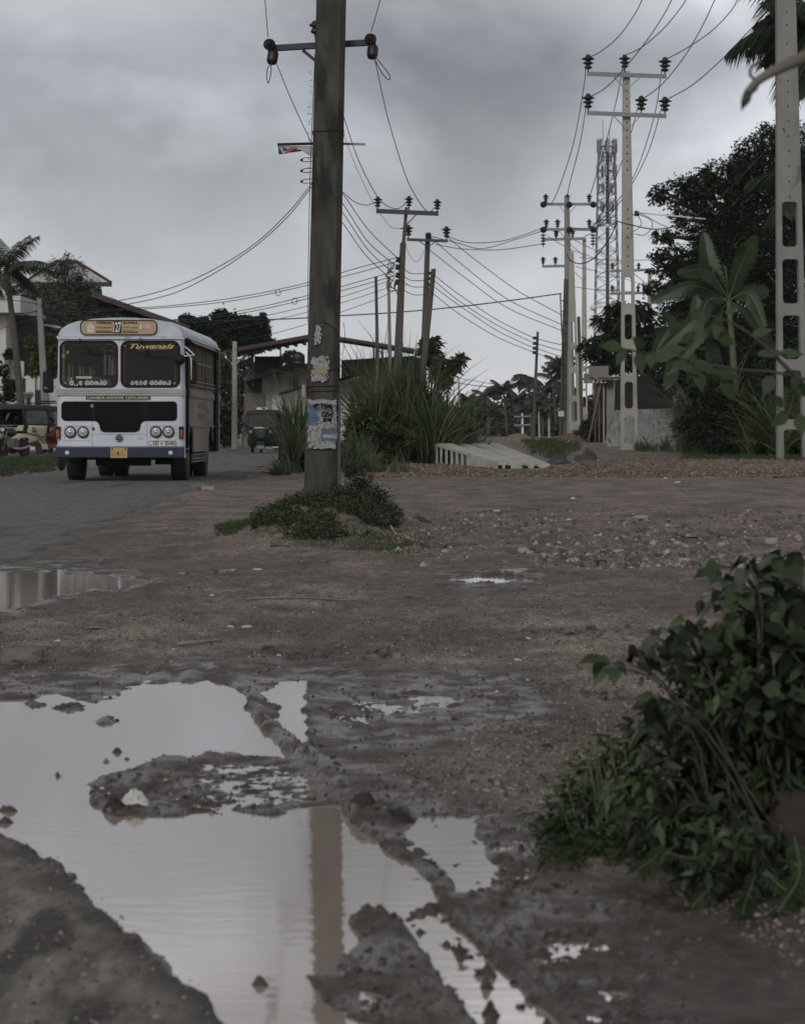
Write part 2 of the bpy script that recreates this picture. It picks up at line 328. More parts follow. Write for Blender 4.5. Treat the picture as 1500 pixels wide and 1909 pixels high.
def gmat():
    m = bpy.data.materials.new('dirt'); m.use_nodes = True; t = m.node_tree; b = t.nodes['Principled BSDF']
    def N(k, **a):
        n = t.nodes.new(k)
        for x, y in a.items(): setattr(n, x, y)
        return n
    lk = t.links.new
    g = N('ShaderNodeTexCoord')
    def noise(sc, st=(1, 1, 1), det=5, ro=.6):
        mpn = N('ShaderNodeMapping'); mpn.inputs['Scale'].default_value = st; lk(g.outputs['Object'], mpn.inputs[0])
        n = N('ShaderNodeTexNoise'); n.inputs['Scale'].default_value = sc; n.inputs['Detail'].default_value = det; n.inputs['Roughness'].default_value = ro
        lk(mpn.outputs[0], n.inputs[0]); return n.outputs['Fac']
    def rng_(s, a, c, lo=0, hi=1):
        q = N('ShaderNodeMapRange'); q.inputs['From Min'].default_value = a; q.inputs['From Max'].default_value = c; q.inputs['To Min'].default_value = lo; q.inputs['To Max'].default_value = hi
        lk(s, q.inputs['Value']); return q.outputs[0]
    def mixc(f, a, c):
        x = N('ShaderNodeMix', data_type='RGBA'); lk(f, x.inputs[0])
        for s, i in ((a, 6), (c, 7)):
            if isinstance(s, tuple): x.inputs[i].default_value = (*s, 1)
            else: lk(s, x.inputs[i])
        return x.outputs[2]
    def att(nm):
        a = N('ShaderNodeAttribute'); a.attribute_name = nm; return a.outputs['Fac']
    c = mixc(rng_(noise(.8, (1, .5, 1)), .43, .57), (.100, .082, .067), (.30, .255, .21))        # brown earth / pale dust
    c = mixc(rng_(att('red'), 0, 1, 0, .8), c, mixc(rng_(noise(2.5, (1, .6, 1)), .35, .65), (.105, .078, .066), (.22, .170, .14)))   # red laterite gravel
    c = mixc(rng_(noise(1.3, (1, .25, 1)), .55, .68, 0, .6), c, (.27, .23, .185)); c = mixc(rng_(noise(1.9, (1, .3, 1), 7, .65), .5, .62, 0, .7), c, (.055, .044, .038))                 # dusty streaks
    c = mixc(rng_(noise(30, det=6, ro=.75), .5, .68, 0, .8), c, (.05, .04, .036)); c = mixc(rng_(noise(85, det=4, ro=.7), .56, .7, 0, .6), c, (.26, .22, .19))                      # dark grit
    v = N('ShaderNodeTexVoronoi'); v.inputs['Scale'].default_value = 55; lk(g.outputs['Object'], v.inputs[0])
    sp = N('ShaderNodeSeparateColor'); lk(v.outputs['Color'], sp.inputs[0])
    pick = rng_(sp.outputs[0], .8, .84); near = rng_(v.outputs['Distance'], .3, .22)
    mu = N('ShaderNodeMath', operation='MULTIPLY'); lk(pick, mu.inputs[0]); lk(near, mu.inputs[1])
    mu2 = N('ShaderNodeMath', operation='MULTIPLY'); lk(mu.outputs[0], mu2.inputs[0]); dry = rng_(att('wet'), .1, .7, .75, .1); lk(dry, mu2.inputs[1])
    c = mixc(mu2.outputs[0], c, mixc(sp.outputs[1], (.2, .13, .1), (.4, .36, .31)))                 # pebbles
    # grain of the trodden gravel: light and dark grit, noise stretched along the view direction
    gr_ = rng_(noise(140, (1, .11, 1), 4, .8), .36, .64, .4, 1.75); gr2 = rng_(noise(17, (1, .2, 1), 8, .8), .36, .64, .55, 1.5); gm = N('ShaderNodeMath', operation='MULTIPLY'); lk(gr_, gm.inputs[0]); lk(gr2, gm.inputs[1])
    sc_ = N('ShaderNodeVectorMath', operation='SCALE'); lk(c, sc_.inputs[0]); lk(gm.outputs[0], sc_.inputs[3]); c = sc_.outputs[0]
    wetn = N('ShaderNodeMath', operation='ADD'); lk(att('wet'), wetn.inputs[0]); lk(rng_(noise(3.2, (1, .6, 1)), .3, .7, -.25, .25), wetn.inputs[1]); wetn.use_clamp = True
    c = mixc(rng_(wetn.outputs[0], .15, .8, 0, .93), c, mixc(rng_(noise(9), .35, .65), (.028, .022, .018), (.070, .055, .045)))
    lk(c, b.inputs['Base Color'])
    # soaked mud is smooth and glossy in patches
    ro = rng_(wetn.outputs[0], .35, 1.0, .95, .52)
    pt = rng_(noise(6, (1, .6, 1)), .42, .62, -.26, .25); ra = N('ShaderNodeMath', operation='ADD'); lk(ro, ra.inputs[0])
    pm_ = N('ShaderNodeMath', operation='MULTIPLY'); lk(pt, pm_.inputs[0]); lk(att('wet'), pm_.inputs[1]); lk(pm_.outputs[0], ra.inputs[1])
    lk(ra.outputs[0], b.inputs['Roughness']); b.inputs['Specular IOR Level'].default_value = .5
    hs = N('ShaderNodeMath', operation='ADD'); n_a = noise(36, det=6, ro=.7); lk(n_a, hs.inputs[0]); lk(near, hs.inputs[1])
    bp = N('ShaderNodeBump'); bp.inputs['Distance'].default_value = .022; lk(rng_(att('wet'), 0, 1, 1, .4), bp.inputs['Strength'])
    lk(hs.outputs[0], bp.inputs['Height']); lk(bp.outputs[0], b.inputs['Normal'])
    return m
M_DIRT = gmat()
def ground():
    xs = np.concatenate([np.arange(-2600, -340, 60), np.arange(-340, 1840, 2.6), np.arange(1840, 4200, 60)])
    pys = np.concatenate([np.arange(3300, 2000, -40), np.arange(2000, 1240, -1.7), np.arange(1240, 866, -1.25), np.arange(866, 822, -1.0), [821, 818, 815, 812, 809, 806, 804]])
    Ys = F*CH/(pys-HZ)
    X, Y = grid(xs, Ys); z, wet, rd, lum = height(X, Y); px = 750+X*F/Y; py = HZ+F/Y
    z = z-.35*sst(1900, 2600, px)*0
    V = np.stack([X, Y, z], 2).reshape(-1, 3); nr, nc = X.shape
    i = np.arange(nr-1)[:, None]*nc+np.arange(nc-1)[None, :]; Fq = np.stack([i, i+1, i+nc+1, i+nc], 2).reshape(-1, 4)
    # far country beyond, same sheet
    n0 = len(V); far = [(-720, -40, -.5), (720, -40, -.5), (720, 1300, -.5), (-720, 1300, -.5)]
    V = np.vstack([V, far]); Fq = np.vstack([Fq, [[n0, n0+1, n0+2, n0+3]]])
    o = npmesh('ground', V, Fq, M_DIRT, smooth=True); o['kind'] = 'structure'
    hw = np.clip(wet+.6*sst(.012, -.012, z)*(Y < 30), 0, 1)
    for P_ in (POOL_L, POOL_S, POOL_M): hw = np.maximum(hw, sst(45, 0, sdf(px, py, P_)))
    hw = np.maximum(hw, .75*np.exp(-((py-1245)/30)**2)*sst(700, 500, px)*1.0)
    hw = np.maximum(hw, .7*np.exp(-((py-1182)/12)**2)*sst(640, 760, px)*fbm(X*3, Y*2, 3, 91)*1.4)
    red = np.clip(sst(1260, 1000, py)*1.3*(.35+.9*fbm(X*.8, Y*.25, 3, 95)), 0, 1)*sst(-9.2, -8.2, X)
    red = np.maximum(red, .55*np.exp(-((py-1400)/90)**2)*sst(850, 1000, px))
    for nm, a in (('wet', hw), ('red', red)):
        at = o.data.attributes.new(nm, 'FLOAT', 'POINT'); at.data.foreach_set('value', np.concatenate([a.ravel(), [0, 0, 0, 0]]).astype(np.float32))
    return o
ground()
# a smooth lookup used to set things on the ground
def gz(x, y):
    z = height(np.array([[float(x)]]), np.array([[float(y)]]))[0][0, 0]; return float(z)
# ---- road and paved apron
M_ASPH = mat('asphalt', (.06, .059, .058), (.13, .125, .12), scale=14, rough=.85, bump=.5, detail=9, c3=(.03, .03, .03), s3=1.1, t3=.60, stretch=(1, .12, 1), bdist=.008, bscale=60)
M_PAVE = mat('worn_paving', (.06, .053, .044), (.21, .187, .155), scale=16, rough=.8, bump=.9, detail=9, c3=(.03, .026, .024), s3=6, t3=.55, stretch=(1, .25, 1), bdist=.012, bscale=50)
def sheet(name, m, xs, Ys, keep, z0, relief, parent=None):
    X = np.repeat(np.array(xs)[None, :], len(Ys), 0) if not callable(xs) else None
    Y = np.repeat(np.array(Ys)[:, None], X.shape[1], 1)
    return X, Y
def road():
    xs = np.arange(-9.0, -2.2, .035); pys = np.concatenate([np.arange(1075, 900, -1.3), np.arange(900, 815, -1.0)]); Ys = F/(pys-HZ)
    X = np.repeat(xs[None, :], len(Ys), 0); Y = np.repeat(Ys[:, None], len(xs), 1)
    rd = np.maximum(-8.15-X, X+3.25+.02*(Y-40)*(Y < 52)+.012*(Y-52)*(Y >= 52)); rd = np.maximum(rd, (20.6-Y)*.5)
    d = rd+(fbm(X*2.2, Y*.9, 5, 101)-.5)*.75+.05
    z = .012-.06*sst(-.12, .03, d)+(fbm(X*.8, Y*.3, 3, 103)-.5)*.008+.02*(1-((X+5.7)/2.6)**2)*(np.abs(X+5.7) < 2.6)
    V = np.stack([X, Y, z], 2).reshape(-1, 3); nr, nc = X.shape
    i = np.arange(nr-1)[:, None]*nc+np.arange(nc-1)[None, :]; ok = (d[:-1, :-1] < .12) & (d[1:, 1:] < .12)
    Fq = np.stack([i, i+1, i+nc+1, i+nc], 2)[ok]
    o = npmesh('road', V, Fq, M_ASPH, smooth=True); o['kind'] = 'structure'
road()
def apron():
    xs = np.arange(-700, 720, 2.6); pys = np.concatenate([np.arange(3000, 2000, -30), np.arange(2000, 1505, -1.8)]); X, Y = grid(xs, F/(pys-HZ))
    px = 750+X*F/Y; py = HZ+F/Y
    d = sdf(px+(fbm(X*9, Y*6, 3, 31)-.5)*46*.3+(fbm(X*30, Y*30, 3, 33)-.5)*22, py+(fbm(X*9+50, Y*6, 3, 32)-.5)*4, PAVE)
    z = .006-.05*sst(-16, 6, d)+(fbm(X*6, Y*5, 4, 111)-.5)*.014
    V = np.stack([X, Y, z], 2).reshape(-1, 3); nr, nc = X.shape
    i = np.arange(nr-1)[:, None]*nc+np.arange(nc-1)[None, :]; ok = (d[:-1, :-1] < 8) & (d[1:, 1:] < 8)
    o = npmesh('pavement', V, np.stack([i, i+1, i+nc+1, i+nc], 2)[ok], M_PAVE, smooth=True); o['kind'] = 'structure'
    at = o.data.attributes.new('edge', 'FLOAT', 'POINT'); at.data.foreach_set('value', sst(-75, 0, d+(fbm(X*5, Y*5, 3, 115)-.5)*90).astype(np.float32).ravel())
    t = M_PAVE.node_tree; b = t.nodes['Principled BSDF']; a = t.nodes.new('ShaderNodeAttribute'); a.attribute_name = 'edge'
    x = t.nodes.new('ShaderNodeMix'); x.data_type = 'RGBA'; s = b.inputs['Base Color'].links[0].from_socket
    t.links.new(a.outputs['Fac'], x.inputs[0]); t.links.new(s, x.inputs[6]); x.inputs[7].default_value = (.034, .028, .025, 1); t.links.new(x.outputs[2], b.inputs['Base Color'])
apron()
# ---- standing water
def water(name, c=(.30, .255, .225)):
    m = bpy.data.materials.new(name); m.use_nodes = True; t = m.node_tree; b = t.nodes['Principled BSDF']
    b.inputs['Base Color'].default_value = (*c, 1); b.inputs['Roughness'].default_value = .03; b.inputs['IOR'].default_value = 1.42; b.inputs['Specular IOR Level'].default_value = .5
    g = t.nodes.new('ShaderNodeTexCoord'); mp_ = t.nodes.new('ShaderNodeMapping'); mp_.inputs['Scale'].default_value = (1, 2.2, 1); t.links.new(g.outputs['Object'], mp_.inputs[0])
    n = t.nodes.new('ShaderNodeTexNoise'); n.inputs['Scale'].default_value = 9; n.inputs['Detail'].default_value = 4; t.links.new(mp_.outputs[0], n.inputs[0])
    bp = t.nodes.new('ShaderNodeBump'); bp.inputs['Strength'].default_value = .12; bp.inputs['Distance'].default_value = .004
    t.links.new(n.outputs['Fac'], bp.inputs['Height']); t.links.new(bp.outputs[0], b.inputs['Normal'])
    return m
M_WATER = water('muddy_water')
def pool(x0, x1, y0, y1, name='puddle', z=WL):
    mb = MB(); mb.add([(x0, y0, z), (x1, y0, z), (x1, y1, z), (x0, y1, z)], [(0, 1, 2, 3)]); o = mb.build(name, M_WATER, None, local=True); o['kind'] = 'structure'
pool(-3.2, 1.3, 4.0, 11.9)
pool(-7, -1.2, 14.5, 20.6)
pool(.15, 1.1, 18.4, 20.3)
# ================================================================ MATERIALS for made things
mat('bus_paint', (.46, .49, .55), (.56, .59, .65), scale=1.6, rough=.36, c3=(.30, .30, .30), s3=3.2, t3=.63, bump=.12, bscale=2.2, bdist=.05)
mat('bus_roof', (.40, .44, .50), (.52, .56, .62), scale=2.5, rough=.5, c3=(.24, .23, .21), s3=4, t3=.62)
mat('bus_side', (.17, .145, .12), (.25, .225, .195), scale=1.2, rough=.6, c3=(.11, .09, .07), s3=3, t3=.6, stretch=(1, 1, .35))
mat('bus_side_dark', (.10, .095, .092), (.13, .125, .12), rough=.6)
mat('navy', (.007, .013, .032), (.012, .021, .046), scale=3, rough=.4)
mat('rubber', (.006, .006, .006), (.010, .010, .010), rough=.7, spec=.25)
mat('tyre', (.012, .012, .012), (.03, .028, .026), scale=5, rough=.85, bump=.4)
mat('hub_metal', (.10, .09, .08), (.18, .17, .15), scale=7, rough=.6, metal=.3)
mat('grille_black', (.004, .004, .004), (.006, .006, .006), rough=.9, spec=.1)
mat('chrome', (.5, .5, .5), (.62, .62, .62), rough=.22, metal=.9)
mat('alloy', (.30, .30, .29), (.42, .42, .40), scale=8, rough=.35, metal=.5, stretch=(.2, 1, 1))
mat('lamp_glass', (.30, .31, .31), (.5, .5, .5), scale=30, rough=.12)
mat('amber', (.18, .045, .018), (.36, .10, .035), scale=10, rough=.2)
mat('board_yellow', (.36, .26, .145), (.41, .30, .175), scale=3, rough=.6)
mat('plate_yellow', (.38, .25, .10), (.42, .29, .13), scale=3, rough=.5)
mat('ink', (.01, .01, .01), (.015, .015, .015), rough=.6)
mat('white_paint', (.6, .6, .58), (.68, .68, .66), rough=.5)
mat('plate_white', (.5, .51, .5), (.6, .6, .58), rough=.4)
mat('letter_yellow', (.45, .47, .14), (.55, .55, .2), rough=.5)
mat('letter_cream', (.5, .47, .36), (.56, .53, .42)); mat('letter_red', (.3, .03, .03), (.4, .05, .05), rough=.5)
mat('interior', (.06, .06, .06), (.09, .09, .09), rough=.8)
mat('dull_yellow', (.2, .19, .08), (.26, .25, .12)); mat('seat_cover', (.05, .045, .05), (.08, .07, .075), scale=6, rough=.9)
mat('curtain_dark', (.02, .02, .025), (.04, .04, .045), rough=.9)
def glass(name, a=.35, tint=(.02, .02, .022), rough=.04):
    m = bpy.data.materials.new(name); m.use_nodes = True; t = m.node_tree; b = t.nodes['Principled BSDF']; o = t.nodes['Material Output']
    b.inputs['Base Color'].default_value = (*tint, 1); b.inputs['Roughness'].default_value = rough
    tr = t.nodes.new('ShaderNodeBsdfTransparent'); tr.inputs[0].default_value = (.82, .84, .84, 1); mxs = t.nodes.new('ShaderNodeMixShader'); mxs.inputs[0].default_value = a
    t.links.new(tr.outputs[0], mxs.inputs[1]); t.links.new(b.outputs[0], mxs.inputs[2]); t.links.new(mxs.outputs[0], o.inputs[0]); MATS[name] = m; return m
glass('windscreen_glass', .30); glass('side_glass', .6, (.05, .05, .05), .1); glass('rick_glass', .55, (.06, .065, .06), .08)
def part(mb, name, m, parent, **k): return mb.build(name, MATS[m] if isinstance(m, str) else m, parent, local=True, **k)
def rrect(x0, x1, z0, z1, r, y=0, n=5):
    o = []
    for cx, cz, a in ((x1-r, z1-r, 0), (x0+r, z1-r, 90), (x0+r, z0+r, 180), (x1-r, z0+r, 270)):
        for i in range(n+1):
            t = R(a+90*i/n); o.append(Vector((cx+r*math.cos(t), y, cz+r*math.sin(t))))
    return o
def corners(x0, x1, z0, z1, y=0, n=5):
    return [Vector((x, y, z)) for x, z in ((x1, z1), (x0, z1), (x0, z0), (x1, z0)) for _ in range(n+1)]
def lettering(body, cx, cz, wd, ht, y, m, parent, name='lettering', shear=0, bold=0, face=None, resolution=2):
    """real letters from the built-in font, fitted to a box, facing -y"""
    cu = bpy.data.curves.new('t', 'FONT'); cu.body = body; cu.resolution_u = resolution; cu.offset = bold; cu.shear = shear
    o = bpy.data.objects.new('t', cu); C.objects.link(o); bpy.context.view_layer.update()
    me = bpy.data.meshes.new_from_object(o.evaluated_get(bpy.context.evaluated_depsgraph_get())); bpy.data.objects.remove(o)
    v = np.array([tuple(q.co) for q in me.vertices]); lo, hi = v.min(0), v.max(0); s = (hi-lo); s[s == 0] = 1
    q = np.stack([(v[:, 0]-lo[0])/s[0]*wd-wd/2+cx, np.full(len(v), y), (v[:, 1]-lo[1])/s[1]*ht-ht/2+cz], 1)
    if face is not None: q = np.array([tuple(face(Vector(p))) for p in q])
    me.vertices.foreach_set('co', q.ravel().astype(np.float32)); me.update(); me.materials.clear(); me.materials.append(MATS[m]); me.name = name
    ob = bpy.data.objects.new(name, me); C.objects.link(ob); ob.parent = parent; return ob
# strokes of the Sinhala letters: arcs (cx,cy,rx,ry,from,to) on a 10 x 10 cell
GL = {'b': [(5, 4, 4, 4, 60, -240), (3.2, 7.6, 1.6, 1.4, -60, 200), (7, 8.4, 1.2, 1, -90, 90)],
 'u': [(5, -.5, 3.4, 2.6, 170, 400)], 'd': [(5, 5, 3.6, 3.6, 20, 300), (4, 4.6, 1.5, 1.6, 0, 360), (6, 1, 2, 2, -90, 60)],
 's': [(3, 4, 2.8, 3.6, 0, 360), (7.4, 4, 2.6, 3.6, 200, -120), (5, 8.4, 3, 1, 0, 180)], 'r': [(5, 4, 3.4, 3.6, 110, 430), (5, 8.6, 2, 1.2, -60, 240)],
 'n': [(2.6, 4.5, 2.4, 3.4, 0, 360), (7.2, 4.5, 2.6, 3.6, 180, -110), (7, 4.6, 1, 1.4, 0, 360)], 'y': [(3, 3.6, 2.6, 3.4, 150, 380), (7.2, 3.8, 2.6, 3.6, 180, 440), (7.6, 9, 1.6, 1, -40, 200)],
 'e': [(5, 3, 3, 3, 0, 360), (5, 7.4, 2, 1.6, -70, 120)], 'v': [(5, 4, 4, 4, 140, 430), (3.6, 4.6, 1.4, 1.5, 0, 360), (7, 8.8, 1.8, 1.2, -30, 210)],
 'p': [(5, 4, 4, 4, 120, 420), (5, 1.6, 1.6, 1.6, 0, 180), (6, 9, 2, 1.2, -30, 210)], 'h': [(3, 4, 2.6, 3.8, 60, 360), (7.4, 4, 2.4, 3.8, 180, 470), (5, 9, 1.6, 1, -30, 210)],
 't': [(5, 4, 4, 4, 30, 330), (6.8, 4, 1.6, 1.4, 60, 300)]}
def sinhala(word, x0, x1, z0, z1, y, m, parent, name='lettering', th=.012, face=None):
    mb = MB(); n = sum(.55 if c == ' ' else 1 for c in word); cw = (x1-x0)/n; x = x0; s = (z1-z0)/10
    for c in word:
        if c == ' ': x += cw*.55; continue
        sx = cw*.92/10
        for cx, cy, rx, ry, a, b in GL[c]:
            k = 12; pts = [Vector((x+(cx+rx*math.cos(R(a+(b-a)*i/k)))*sx, 0, z0+(cy+ry*math.sin(R(a+(b-a)*i/k)))*s)) for i in range(k+1)]
            for p, q in zip(pts[:-1], pts[1:]):
                d = (q-p).normalized(); nn = Vector((-d.z, 0, d.x))*th/2; e = d*th*.2; V4 = [p-nn-e, q-nn+e, q+nn+e, p+nn-e]
                V4 = [Vector((v.x, y, v.z)) for v in V4]
                if face: V4 = [face(v) for v in V4]
                mb.add(V4, [(0, 1, 2, 3)])
        x += cw
    return part(mb, name, m, parent)
def wheel(parent, x, y, r, wd, side=1, name='wheel'):
    mb = MB(); a = wd/2; prof = [(r*.62, -a), (r*.93, -a), (r*.99, -a*.8), (r, -a*.3), (r, a*.3), (r*.99, a*.8), (r*.93, a), (r*.62, a)]
    mb.lathe(prof, (x, y, r), (1, 0, 0), 32); w_ = part(mb, name, 'tyre', parent)
    mb = MB(); mb.lathe([(r*.6, a*side*.99-.01*side), (r*.6, a*side*1.01), (r*.5, a*side*.6), (r*.25, a*side*.55), (r*.22, a*side*1.02), (.01, a*side*1.05)], (x, y, r), (1, 0, 0), 24); part(mb, 'rim', 'hub_metal', w_)
    return w_
# ================================================================ PEOPLE
mat('skin', (.13, .075, .05), (.16, .095, .065), scale=8, rough=.55); mat('hair', (.008, .007, .006), (.014, .012, .01), rough=.6)
mat('shirt_pale', (.30, .32, .35), (.38, .40, .43), scale=6, rough=.9); mat('shirt_dark', (.03, .035, .05), (.05, .055, .07), scale=6, rough=.9)
mat('trousers', (.018, .022, .034), (.03, .034, .048), scale=6, rough=.9); mat('helmet', (.02, .02, .022), (.03, .03, .03), rough=.2)
def person(label, loc, rotz, J, shirt, group=None, hat=None):
    """J: joints in metres, local; body is one skinned surface"""
    root = thing('person', label, 'person', loc, group, rotz)
    names = list(J); idx = {k: i for i, k in enumerate(names)}
    E = [('pelvis', 'waist'), ('waist', 'chest'), ('chest', 'neck'), ('neck', 'head0'), ('head0', 'head1')]
    for s in 'LR': E += [('chest', 'sh'+s), ('sh'+s, 'el'+s), ('el'+s, 'wr'+s), ('wr'+s, 'ha'+s), ('pelvis', 'hip'+s), ('hip'+s, 'kn'+s), ('kn'+s, 'an'+s), ('an'+s, 'to'+s)]
    E = [(idx[a], idx[b]) for a, b in E if a in idx and b in idx]
    rad = dict(pelvis=.15, waist=.135, chest=.16, neck=.058, head0=.085, head1=.09, sh=.07, el=.045, wr=.03, ha=.035, hip=.095, kn=.06, an=.04, to=.04)
    me = bpy.data.meshes.new('body'); me.from_pydata([J[k] for k in names], E, []); o = bpy.data.objects.new('body', me); C.objects.link(o)
    sk = o.modifiers.new('s', 'SKIN'); sb = o.modifiers.new('u', 'SUBSURF'); sb.levels = sb.render_levels = 2
    for i, k in enumerate(names):
        r = rad[k] if k in rad else rad[k[:-1]]; d = me.skin_vertices[0].data[i]; d.radius = (r, r); d.use_root = (k == 'pelvis')
    bpy.context.view_layer.update(); m2 = bpy.data.meshes.new_from_object(o.evaluated_get(bpy.context.evaluated_depsgraph_get())); bpy.data.objects.remove(o)
    m2.materials.clear()
    for k in (shirt, 'skin', 'trousers'): m2.materials.append(MATS[k])
    nk, wa = Vector(J['neck']), J['pelvis'][2]
    arms = [(Vector(J['el'+s]), Vector(J['ha'+s])) for s in 'LR']; legs = [(Vector(J['hip'+s]), Vector(J['kn'+s]), Vector(J['an'+s])) for s in 'LR']
    def dseg(p, a, b):
        t = max(0, min(1, (p-a).dot(b-a)/((b-a).length_squared+1e-9))); return (p-a-(b-a)*t).length
    for p in m2.polygons:
        c = p.center
        if c.z > nk.z-.01: p.material_index = 1
        elif min(dseg(c, *a) for a in arms) < .055: p.material_index = 1
        elif min(min(dseg(c, a, b), dseg(c, b, d)) for a, b, d in legs) < .10: p.material_index = 2
        p.use_smooth = True
    m2.name = 'body'; bo = bpy.data.objects.new('body', m2); C.objects.link(bo); bo.parent = root
    h = Vector(J['head1']); mb = MB()
    mb.lathe([(.02, .115), (.07, .10), (.10, .05), (.105, -.01), (.095, -.05)], h+Vector((0, .02, .0)), (0, .25, 1), 14); part(mb, hat or 'hair', 'helmet' if hat else 'hair', root)
    # face: nose, eyes and mouth, set on the front of the head
    mb = MB(); mb.lathe([(.016, 0), (.012, .02), (.003, .032)], h+Vector((0, -.085, -.03)), (0, -1, .3), 8)
    for s in (-1, 1): mb.lathe([(.012, 0), (.01, .01), (.002, .02)], h+Vector((s*.09, 0, -.03)), (s, 0, 0), 8)
    part(mb, 'nose', 'skin', root); mb = MB()
    for s in (-1, 1): mb.lathe([(.012, 0), (.006, .006)], h+Vector((s*.033, -.083, 0)), (0, -1, 0), 8)
    part(mb, 'eyes', 'hair', root)
    # fingers: four and a thumb on each hand
    for s in 'LR':
        mb = MB(); a, b = Vector(J['wr'+s]), Vector(J['ha'+s]); d = (b-a).normalized(); sdv = d.cross(Vector((0, 0, 1)))
        sdv = sdv.normalized() if sdv.length > .01 else Vector((1, 0, 0)); up = sdv.cross(d)
        for i, l in enumerate((.065, .075, .07, .055)):
            q = b+sdv*(i-1.5)*.019; mb.tube([q, q+d*l*.5, q+d*l*.75-up*l*.35, q+d*l*.7-up*l*.7], [.009, .009, .008, .007], 6)
        q = a.lerp(b, .5); mb.tube([q, q+sdv*.035+d*.02, q+sdv*.045+d*.05-up*.02], [.011, .01, .008], 6); part(mb, 'fingers', 'skin', root)
    return root
# ================================================================ BUS
def bus():
    root = thing('bus', 'pale blue and white passenger bus with a yellow 127 route board on the road', 'bus', (-5.2, 52.6, 0), rotz=R(-.54))
    def fx(c): return (c/5.77-134.7)/101
    def fz(c): return (320-c/5.77)/101
    W = 1.19; LEN = 8.7
    # front shell, lower
    mb = MB(); plan = [(-W, .16), (-W+.02, .06), (-W+.08, .01), (-W+.14, 0), (W-.14, 0), (W-.08, .01), (W-.02, .06), (W, .16)]
    def wall(z0, z1, x0=-W, x1=W, k=1.0):
        pl = [(x*k, y) for x, y in plan if x0-1e-6 <= x <= x1+1e-6]
        v = [(x, y, z) for z in (z0, z1) for x, y in pl]; n = len(pl); mb.add(v, [(i, i+1, n+i+1, n+i) for i in range(n-1)], True)
    zs = fz(1585); zw = 1.70
    wall(.46, zw)
    # window surrounds with rounded openings
    wl = (fx(118), fx(748), fz(822), fz(315)); wr = (fx(775), fx(1418), fz(822), fz(315)); zt = 2.71; cxm = fx(762)
    xa = -W+.08; xb = W-.08
    mb.ring(corners(xa, cxm, zw, zt, .012), rrect(*wl, .14, .012), (0, .05, 0)); mb.ring(corners(cxm, xb, zw, zt, .012), rrect(*wr, .14, .012), (0, .05, 0))
    for s in (-1, 1): mb.add([(s*(W-.08), .012, zw), (s*(W-.02), .07, zw), (s*W, .16, zw), (s*(W-.08)*.985, .012, zt), (s*(W-.02)*.985, .07, zt), (s*W*.985, .16, zt)], [(0, 1, 4, 3), (1, 2, 5, 4)], True)
    body = part(mb, 'front_panel', 'bus_paint', root)
    # roof dome
    arch = [(-1.175, 2.70), (-1.165, 2.76), (-1.12, 2.84), (-1.0, 2.93), (-.83, 2.99), (-.56, 3.035), (-.28, 3.055), (0, 3.062)]; arch += [(-x, z) for x, z in arch[-2::-1]]
    mb = MB(); secs = [(0.0, .965, .93), (.03, .982, .96), (.10, .995, .985), (.3, 1.0, 1.0), (4, 1.0, 1.0), (8.3, 1.0, 1.0), (8.55, .99, .97), (LEN, .95, .85)]
    vs = [(x*a, y, 2.70+(z-2.70)*b) for y, a, b in secs for x, z in arch]; n = len(arch)
    mb.add(vs, [(i*n+j, i*n+j+1, (i+1)*n+j+1, (i+1)*n+j) for i in range(len(secs)-1) for j in range(n-1)], True)
    mb.add(vs[:n], [tuple(range(n))]); mb.add(vs[-n:], [tuple(range(n-1, -1, -1))])
    for k in range(1, 11):
        y = .3+k*.8; mb.tube([(x*1.004, y, z+.006) for x, z in arch], .012, 5)
    roof = part(mb, 'roof', 'bus_roof', root)
    mb = MB(); mb.box((0, -.012, fz(288)), (2.34, .05, .035))
    for s in (-1, 1): mb.box((s*1.185, 4.4, 2.70), (.04, 8.5, .035))
    part(mb, 'rain_gutter', 'bus_paint', roof)
    # destination board
    mb = MB(); ob = rrect(fx(342), fx(1170), fz(257), fz(92), .10, -.03); ib = rrect(fx(352), fx(1160), fz(248), fz(101), .09, -.03); mb.ring(ob, ib, (0, .09, 0)); bf = part(mb, 'board_frame', 'rubber', roof)
    mb = MB(); mb.prism(rrect(fx(352), fx(1160), fz(248), fz(101), .09, -.018), (0, .03, 0)); bd = part(mb, 'destination_board', 'board_yellow', root)
    y = -.022
    sinhala('brsnhyt', fx(518), fx(685), fz(135), fz(108), y, 'ink', bd, th=.009); sinhala('pyndt', fx(803), fx(963), fz(135), fz(108), y, 'ink', bd, th=.009)
    lettering('மொரகஹஹேன', fx(600), fz(176), .28, .045, y, 'ink', bd, bold=.01); lettering('பிலியந்தல', fx(884), fz(176), .28, .045, y, 'ink', bd, bold=.01)
    lettering('MORAGAHAHENA', fx(602), fz(221), .29, .055, y, 'ink', bd, bold=.03); lettering('PILIYANDALA', fx(884), fz(221), .28, .055, y, 'ink', bd, bold=.03)
    mb = MB(); mb.box((fx(741), y, fz(172)), (.163, .004, .225)); part(mb, 'number_panel', 'ink', bd); lettering('127', fx(741), fz(172), .142, .19, y-.005, 'white_paint', bd, 'route_number', bold=.02)
    mb = MB(); ex, ez = fx(456), fz(180)
    for r0, r1 in ((.066, .052), (.04, .03)):
        mb.ring([(ex+r0*math.cos(t*.3491), y, ez+r0*math.sin(t*.3491)) for t in range(18)], [(ex+r1*math.cos(t*.3491), y, ez+r1*math.sin(t*.3491)) for t in range(18)], (0, .002, 0))
    for t in range(12): a = t*math.pi/6; mb.box((ex+.047*math.cos(a), y, ez+.047*math.sin(a)), (.012, .003, .012))
